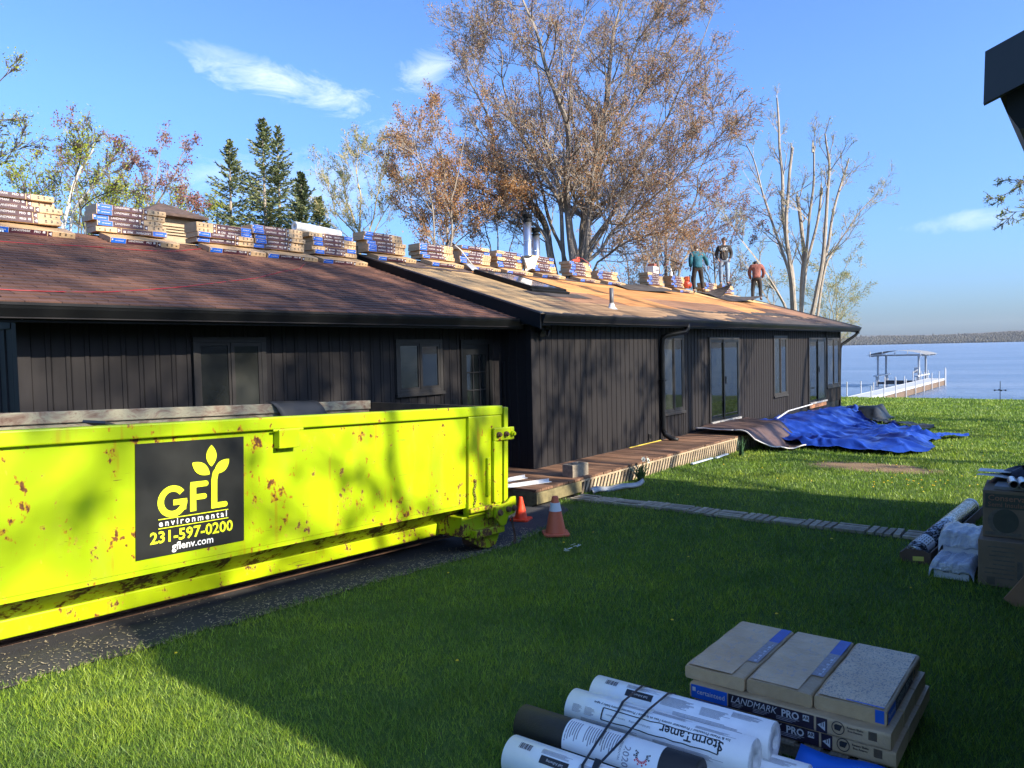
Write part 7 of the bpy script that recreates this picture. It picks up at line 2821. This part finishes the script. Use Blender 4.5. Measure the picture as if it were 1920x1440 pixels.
# blue tarp: humped near the wall over a step, crumpled over the grass
inner = [(18.3, 7.38), (20.5, 7.40), (23.0, 7.40), (25.5, 7.40), (27.5, 7.40), (28.2, 7.2)]
outer = [(17.3, 5.3), (17.25, 4.6), (17.15, 3.9), (17.2, 3.3), (17.7, 2.85), (18.9, 2.95), (20.3, 3.25), (21.3, 3.2), (22.6, 3.75), (23.6, 4.9), (25.2, 5.9), (27.6, 6.6)]
def blue(u, v):
    a, b = lerp_path(inner, u), lerp_path(outer, u)
    w = v ** .9
    s, n = a[0] + (b[0] - a[0]) * w, a[1] + (b[1] - a[1]) * w
    g = g1(s, n)
    dn = 7.4 - n
    hump = 0.30 * (1 - float(sstep((dn - .7) / 1.3))) + .08 * math.exp(-((s - 25.2) / 2.3) ** 2 - ((n - 6.8) / .9) ** 2)
    hump *= float(sstep((s - 17.0) / 1.4)) * .6 + .4
    cr_ = .13 * max(0, ridged(s, n, 1.1, 3.1, .5)) ** 2 + .10 * max(0, ridged(s, n, 2.3, 7.7, -.6)) ** 2 + .03 * max(0, ridged(s, n, 4.1, 2.2, 1.4)) ** 2 + .04 * fold(s, n, 1.6, 1.7)
    edge = float(sstep((1 - v) / .12))
    wob = .12 * fold(s, n, 1.5, 9.0)
    return (s + wob, n + .12 * fold(s, n, 1.4, 4.0) * v, g + .035 + max(0, hump + cr_ * (.35 + .65 * edge) * (0.5 + .8 * v)))
m = MB().grid(blue, 150, 60)
o = m.build("blue_tarp", blue_t, smooth=True)
tag(o, "big crumpled blue tarp lying along the house wall and over the lawn", "tarp")
# tail of the tarp to the right
def tail(u, v):
    s = 21.6 + .9 * u + .5 * (v - .5)
    n = 3.40 - .65 * u + .3 * (v - .5) * (1 - u * .6)
    return (s, n, g1(s, n) + .04 + .13 * max(0, ridged(s, n, 2.2, 5.0, .9)) * (1 - .4 * u) + .04 * fold(s, n, 4, 2))
o = MB().grid(tail, 34, 14).build("tarp_tail", blue_t)
tag(o, "twisted blue tarp end trailing off to the right on the grass", "tarp")
# brown tarp draped over the deck end
bi = [(16.2, 7.3), (16.9, 7.40), (17.6, 7.40), (18.6, 7.38), (19.2, 7.3)]
bo = [(16.25, 6.45), (16.2, 5.95), (16.7, 5.50), (17.3, 5.22), (18.1, 5.15), (18.4, 5.5)]
def brown(u, v):
    a, b = lerp_path(bi, u), lerp_path(bo, u)
    s, n = a[0] + (b[0] - a[0]) * v, a[1] + (b[1] - a[1]) * v
    g = g1(s, n)
    top = .30 + .04 * max(0, ridged(s, n, 1.3, 2.0, 1.0))
    f = 1 - float(sstep((6.32 - n) / .75)) if s < 17.7 or True else 0
    h = g + .035 + (top - g) * f + .05 * fold(s, n, 2.2, 6.0) * (1 if f < .9 else .4) + .06 * max(0, ridged(s, n, 1.6, 8.2, 1.2)) * (1 - f)
    if u < .12 and n > 6.2:
        h = max(h, .255)
    return (s + .06 * fold(s, n, 2, 3), n, max(h, .252 if n > 6.34 and s < 17.65 else g + .02))
m = MB().grid(brown, 60, 40)
bt = m.build("brown_tarp", brown_t, smooth=True)
bt.modifiers.new("thick", 'SOLIDIFY').thickness = .004
tag(bt, "brown tarp with pale hem draped over the far end of the deck", "tarp")
hem = [Vector(brown(u / 40, 1.0)) + Vector((0, -.005, .008)) for u in range(41)]
mh = MB().tube(hem, .016, 6)
hem2 = [Vector(brown(0.0, v / 14)) + Vector((0, 0, .008)) for v in range(15)]
mh.tube(hem2, .014, 6)
h_ = mh.build("hem", edge_t, bt, smooth=True)
# white battens on the blue tarp
bp = Vector((21.0, 6.72, 0))
m = MB()
za = 0.33
m.beam((19.6, 6.62, za), (21.2, 6.85, za + .07), .035, .02)
m.beam((21.2, 6.85, za + .07), (23.2, 6.80, za + .12), .035, .02)
tag(m.build("white_batten", M("white_batten", (.62, .62, .64), .5)), "white bent batten lying on top of the blue tarp", "batten")
# black cover over a low heap at the far corner
def cover(u, v):
    s, n = 27.5 + 2.2 * u, 5.75 + 1.55 * v
    e = lambda x, lo, hi, w: float(sstep((x - lo) / w)) * float(sstep((hi - x) / w))
    m_ = e(u, .02, .98, .22) * e(v, .02, .98, .26)
    h = .40 * m_ * (1 - .25 * v) + .07 * max(0, ridged(s, n, 1.6, 3.3, .4)) * (.3 + m_) + .05 * fold(s, n, 2.2, 5)
    return (s + .10 * fold(s, n, 1.1, 8), n + .10 * fold(s, n, 1.1, 2), g1(s, n) + .03 + max(0, h))
o = MB().grid(cover, 44, 32).build("black_cover", blackc_t, smooth=True)
tag(o, "black cover over a low heap at the far corner of the house", "cover")
def sheet(u, v):
    s = 26.6 + 1.2 * v - 2.4 * u
    n = 5.9 - 2.2 * u + .3 * v
    return (s, n, g1(s, n) + .04 + .10 * max(0, ridged(s, n, 2.2, 15.0, .2)))
o = MB().grid(sheet, 24, 8).build("black_sheet", blackc_t)
tag(o, "thin black sheet trailing from the cover behind the blue tarp", "sheet")

# ------------------------------------------------------------------ garage at the right
gar = thing("garage", "dark sided garage whose roof corner juts in at the upper right", "garage", (8.0, -3.3, 0.0))
GI = Matrix.Translation((-8.0, 3.3, 0))
def gp(mb, name, mat, **kw):
    o = mb.build(name, mat, gar, **kw)
    o.matrix_parent_inverse = GI
    return o
GS0, GS1, GEN, GEZ, GK, GRN = 3.40, 12.45, 0.36, 3.255, 0.383, -3.3
GRZ = GEZ + GK * (GEN - GRN)
BN = 2 * GRN - GEN
m = MB()
pl = [(0.0, -.2), (0.0, 3.02), (GRN, GRZ - .25), (2 * GRN, 3.02), (2 * GRN, -.2)]
m.prism(pl, lambda a, b: (GS0 + .32, a, b), lambda a, b: (GS1 - .3, a, b))
gw_ = gp(m, "wall", siding_m)
y_ = 2 * GRN + .02
while y_ < -.05:
    ym = y_ + BW / 2
    ztop = 3.0 + (GRZ - .27 - 3.02) * (1 - abs(ym - GRN) / -GRN) - .04
    b_o = link("siding_board", board_me, gw_)
    b_o.scale = (1, 1, ztop + .15)
    b_o.location = (GS0 + .318, y_ + BW, -.15)
    b_o.rotation_euler = (0, 0, -math.pi / 2)
    y_ += BW
m = MB()
m.prism([(GEN, GEZ - .03), (GEN, GEZ), (GRN, GRZ), (BN, GEZ), (BN, GEZ - .03), (GRN, GRZ - .03)], lambda a, b: (GS0 + .002, a, b), lambda a, b: (GS1, a, b))
gp(m, "roof", roof_deck_m)
for a0, a1 in ((GS0 - .03, GS0), (GS1, GS1 + .03)):
    m = MB()
    m.prism([(GEN + .005, GEZ - .178), (GEN, GEZ + .012), (GRN, GRZ + .012), (BN, GEZ + .012), (BN, GEZ - .178), (GRN, GRZ - .178)], lambda a, b: (a0, a, b), lambda a, b: (a1, a, b))
    gp(m, "rake_board", M("garage_trim", (.020, .021, .025), .4))
m = MB()
m.prism([(GEN - .06, GEZ - .20), (GEN - .06, GEZ - .03), (0.0, GEZ - .03), (0.0, GEZ - .33), (GEN - .10, GEZ - .27)], lambda a, b: (GS0 + .06, a, b), lambda a, b: (GS1, a, b))
gp(m, "soffit", trim_m)
m = MB()
m.box(8.2, -.004, -.05, 9.1, .03, 2.05)
gp(m, "door", white_m, bevel=.004)

# ------------------------------------------------------------------ dock, boat lift, pole on the shore
alum = M("dock_white", (.44, .45, .47), .45, .08, 4)
deckg = M("dock_deck", (.38, .40, .43), .7, .12, 3)
skirt = M("dock_skirt", (.13, .085, .055), .8, .3, 6)
dock = thing("dock", "long narrow white dock with posts running out into the lake", "dock", (53, 10.0, -0.55))
DKI = Matrix.Translation((-53, -10.0, .55))
def dp(mb, name, mat, **kw):
    o = mb.build(name, mat, dock, **kw)
    o.matrix_parent_inverse = DKI
    return o
DN0, DN1, DZ = 9.5, 10.6, -0.56
k = 0
s = 42.0
while s < 65.5:
    e = min(s + 2.9, 65.5)
    dp(MB().box(s + .02, DN0 + .08, DZ - .06, e - .02, DN1 - .08, DZ), "deck_section", deckg)
    dp(MB().box(s + .015, DN0, DZ - .14, e - .015, DN0 + .078, DZ + .012), "edge_rail", alum)
    dp(MB().box(s + .015, DN1 - .078, DZ - .14, e - .015, DN1, DZ + .012), "edge_rail", alum)
    if s > 43:
        dp(MB().box(s + .015, DN0 + .03, DZ - .52, e - .015, DN0 + .06, DZ - .141), "skirt_panel", skirt)
    for nn in (DN0 - .04, DN1 + .04):
        hgt = (.62, .75, .55)[k % 3] + random.uniform(-.08, .08)
        dp(MB().tube([(s + .3, nn, -2.2), (s + .3, nn, DZ + hgt)], .032, 8), "post", alum)
        k += 1
    s = e
dp(MB().tube([(65.3, DN0 - .04, -2.2), (65.3, DN0 - .04, DZ + .8)], .045, 8), "post", alum)
lift = thing("boat_lift", "white boat lift with arched canopy frame beside the dock", "boat lift", (65, 12.2, -1.1))
LI = Matrix.Translation((-65, -12.2, 1.1))
def lp(mb, name, mat, **kw):
    o = mb.build(name, mat, lift, **kw)
    o.matrix_parent_inverse = LI
    return o
LS = (63.6, 66.4)
LNN = (10.95, 13.75)
for s in LS:
    for n in LNN:
        lp(MB().beam((s, n, -2.4), (s, n, 1.16), .13, .13, up=(1, 0, 0)), "post", alum)
for s in LS:
    lp(MB().beam((s, LNN[0] - .7, 1.22), (s, LNN[1] + .6, 1.22), .10, .07), "canopy_beam", alum)
for n in (LNN[0] - .3, LNN[1] + .3):
    lp(MB().beam((LS[0] - 1.2, n, 1.20), (LS[1] + 1.4, n, 1.20), .10, .12), "canopy_beam", alum)
can = MB()
can.grid(lambda u, v: (LS[0] - 1.1 + (LS[1] - LS[0] + 2.3) * v, LNN[0] - .65 + (LNN[1] - LNN[0] + 1.2) * u, 1.27 + .33 * math.sin(math.pi * u) ** .8), 14, 4)
o = lp(can, "canopy", M("canopy_mesh", (.20, .205, .21), .8, .2, 3), smooth=True)
for n in np.linspace(LNN[0] - .3, LNN[1] + .3, 5):
    lp(MB().tube([(LS[0] - 1.1, n, 1.22), (LS[0] - 1.1, n, 1.22 + .32)], .035, 6), "bow_post", alum)
for n in LNN:
    lp(MB().beam((LS[0] - .9, n, -.30), (LS[1] + .9, n, -.30), .26, .09), "bunk", alum)
    for s in (LS[0] - .5, LS[1] + .5):
        lp(MB().beam((s, n, -1.2), (s, n, -.34), .09, .09, up=(1, 0, 0)), "bunk_leg", alum)
for s in LS:
    lp(MB().beam((s, LNN[0], -.86), (s, LNN[1], -.86), .3, .16), "cradle", M("dark_wet_timber", (.03, .03, .035), .6))
m = MB()
m.lathe([(.16, -.06), (.16, .06)], (LS[0] - .2, LNN[0] + .1, .1), 14)
m.box(LS[0] - .32, LNN[0] - .1, -.1, LS[0] - .05, LNN[0] + .25, .32)
m.tube([(LS[0] - .3, LNN[0], .2), (LS[0] - .45, LNN[0] + .3, -.05)], .05, 8)
lp(m, "winch", alum)
pole = thing("wind_vane", "thin black pole with crossed arms standing near the shore", "wind vane", (38.6, 3.53, g1(38.6, 3.53)))
m = MB().tube([(0, 0, 0), (0, 0, .98)], .014, 6)
m.build("pole", black_m, pole)
m = MB()
for a in (0.3, 1.87):
    d = Vector((math.cos(a), math.sin(a), 0)) * .20
    m.tube([-d + Vector((0, 0, .60)), d + Vector((0, 0, .60))], .011, 6)
    for q_ in (-1, 1):
        m.obox(d * q_ + Vector((0, 0, .60)), (.06, .06, .06), (1, 0, 0), (0, 1, 0), (0, 0, 1))
m.build("cross_arm", black_m, pole)

# unseen wood added behind the garage to darken what the window panes reflect
rs = np.random.RandomState(88)
V = []
for q_ in range(150):
    bx, by = rs.uniform(-45, 40), rs.uniform(-46, -34)
    hh = rs.uniform(5.5, 9.5)
    for j in range(230):
        f = rs.rand() ** .7
        rad = (0.5 + 2.3 * math.sin(math.pi * min(1, f * .9 + .1))) * rs.rand() ** .5
        a = rs.uniform(0, 6.28)
        c0 = np.array((bx + rad * math.cos(a), by + rad * math.sin(a), -.2 + hh * f))
        d1, d2 = rs.normal(0, .19, 3), rs.normal(0, .19, 3)
        V += [c0 - d1, c0 + d2, c0 + d1, c0 - d2]
tag(link("added_wood", np_mesh("added_wood", np.array(V), 4, leaf_mat("added_wood_foliage", [(0.05, 0.055, 0.022), (0.09, 0.085, 0.04), (0.12, 0.085, 0.045)], .2))), kind='stuff')

# ------------------------------------------------------------------ thin air over the lake
# (one closed box named haze, the sky and clouds are outside it)
hz = bpy.data.materials.new("haze_air")
hz.use_nodes = True
hz.node_tree.nodes.clear()
hv = hz.node_tree.nodes.new("ShaderNodeVolumePrincipled")
hv.inputs['Color'].default_value = (0.86, 0.90, 0.97, 1)
hv.inputs['Density'].default_value = 0.00009
ho = hz.node_tree.nodes.new("ShaderNodeOutputMaterial")
hz.node_tree.links.new(hv.outputs[0], ho.inputs['Volume'])
tag(MB().box(-1000, -2700, -4.0, 2700, 2700, 60.0).build("haze", hz), kind='stuff')
sc.cycles.volume_bounces = 0
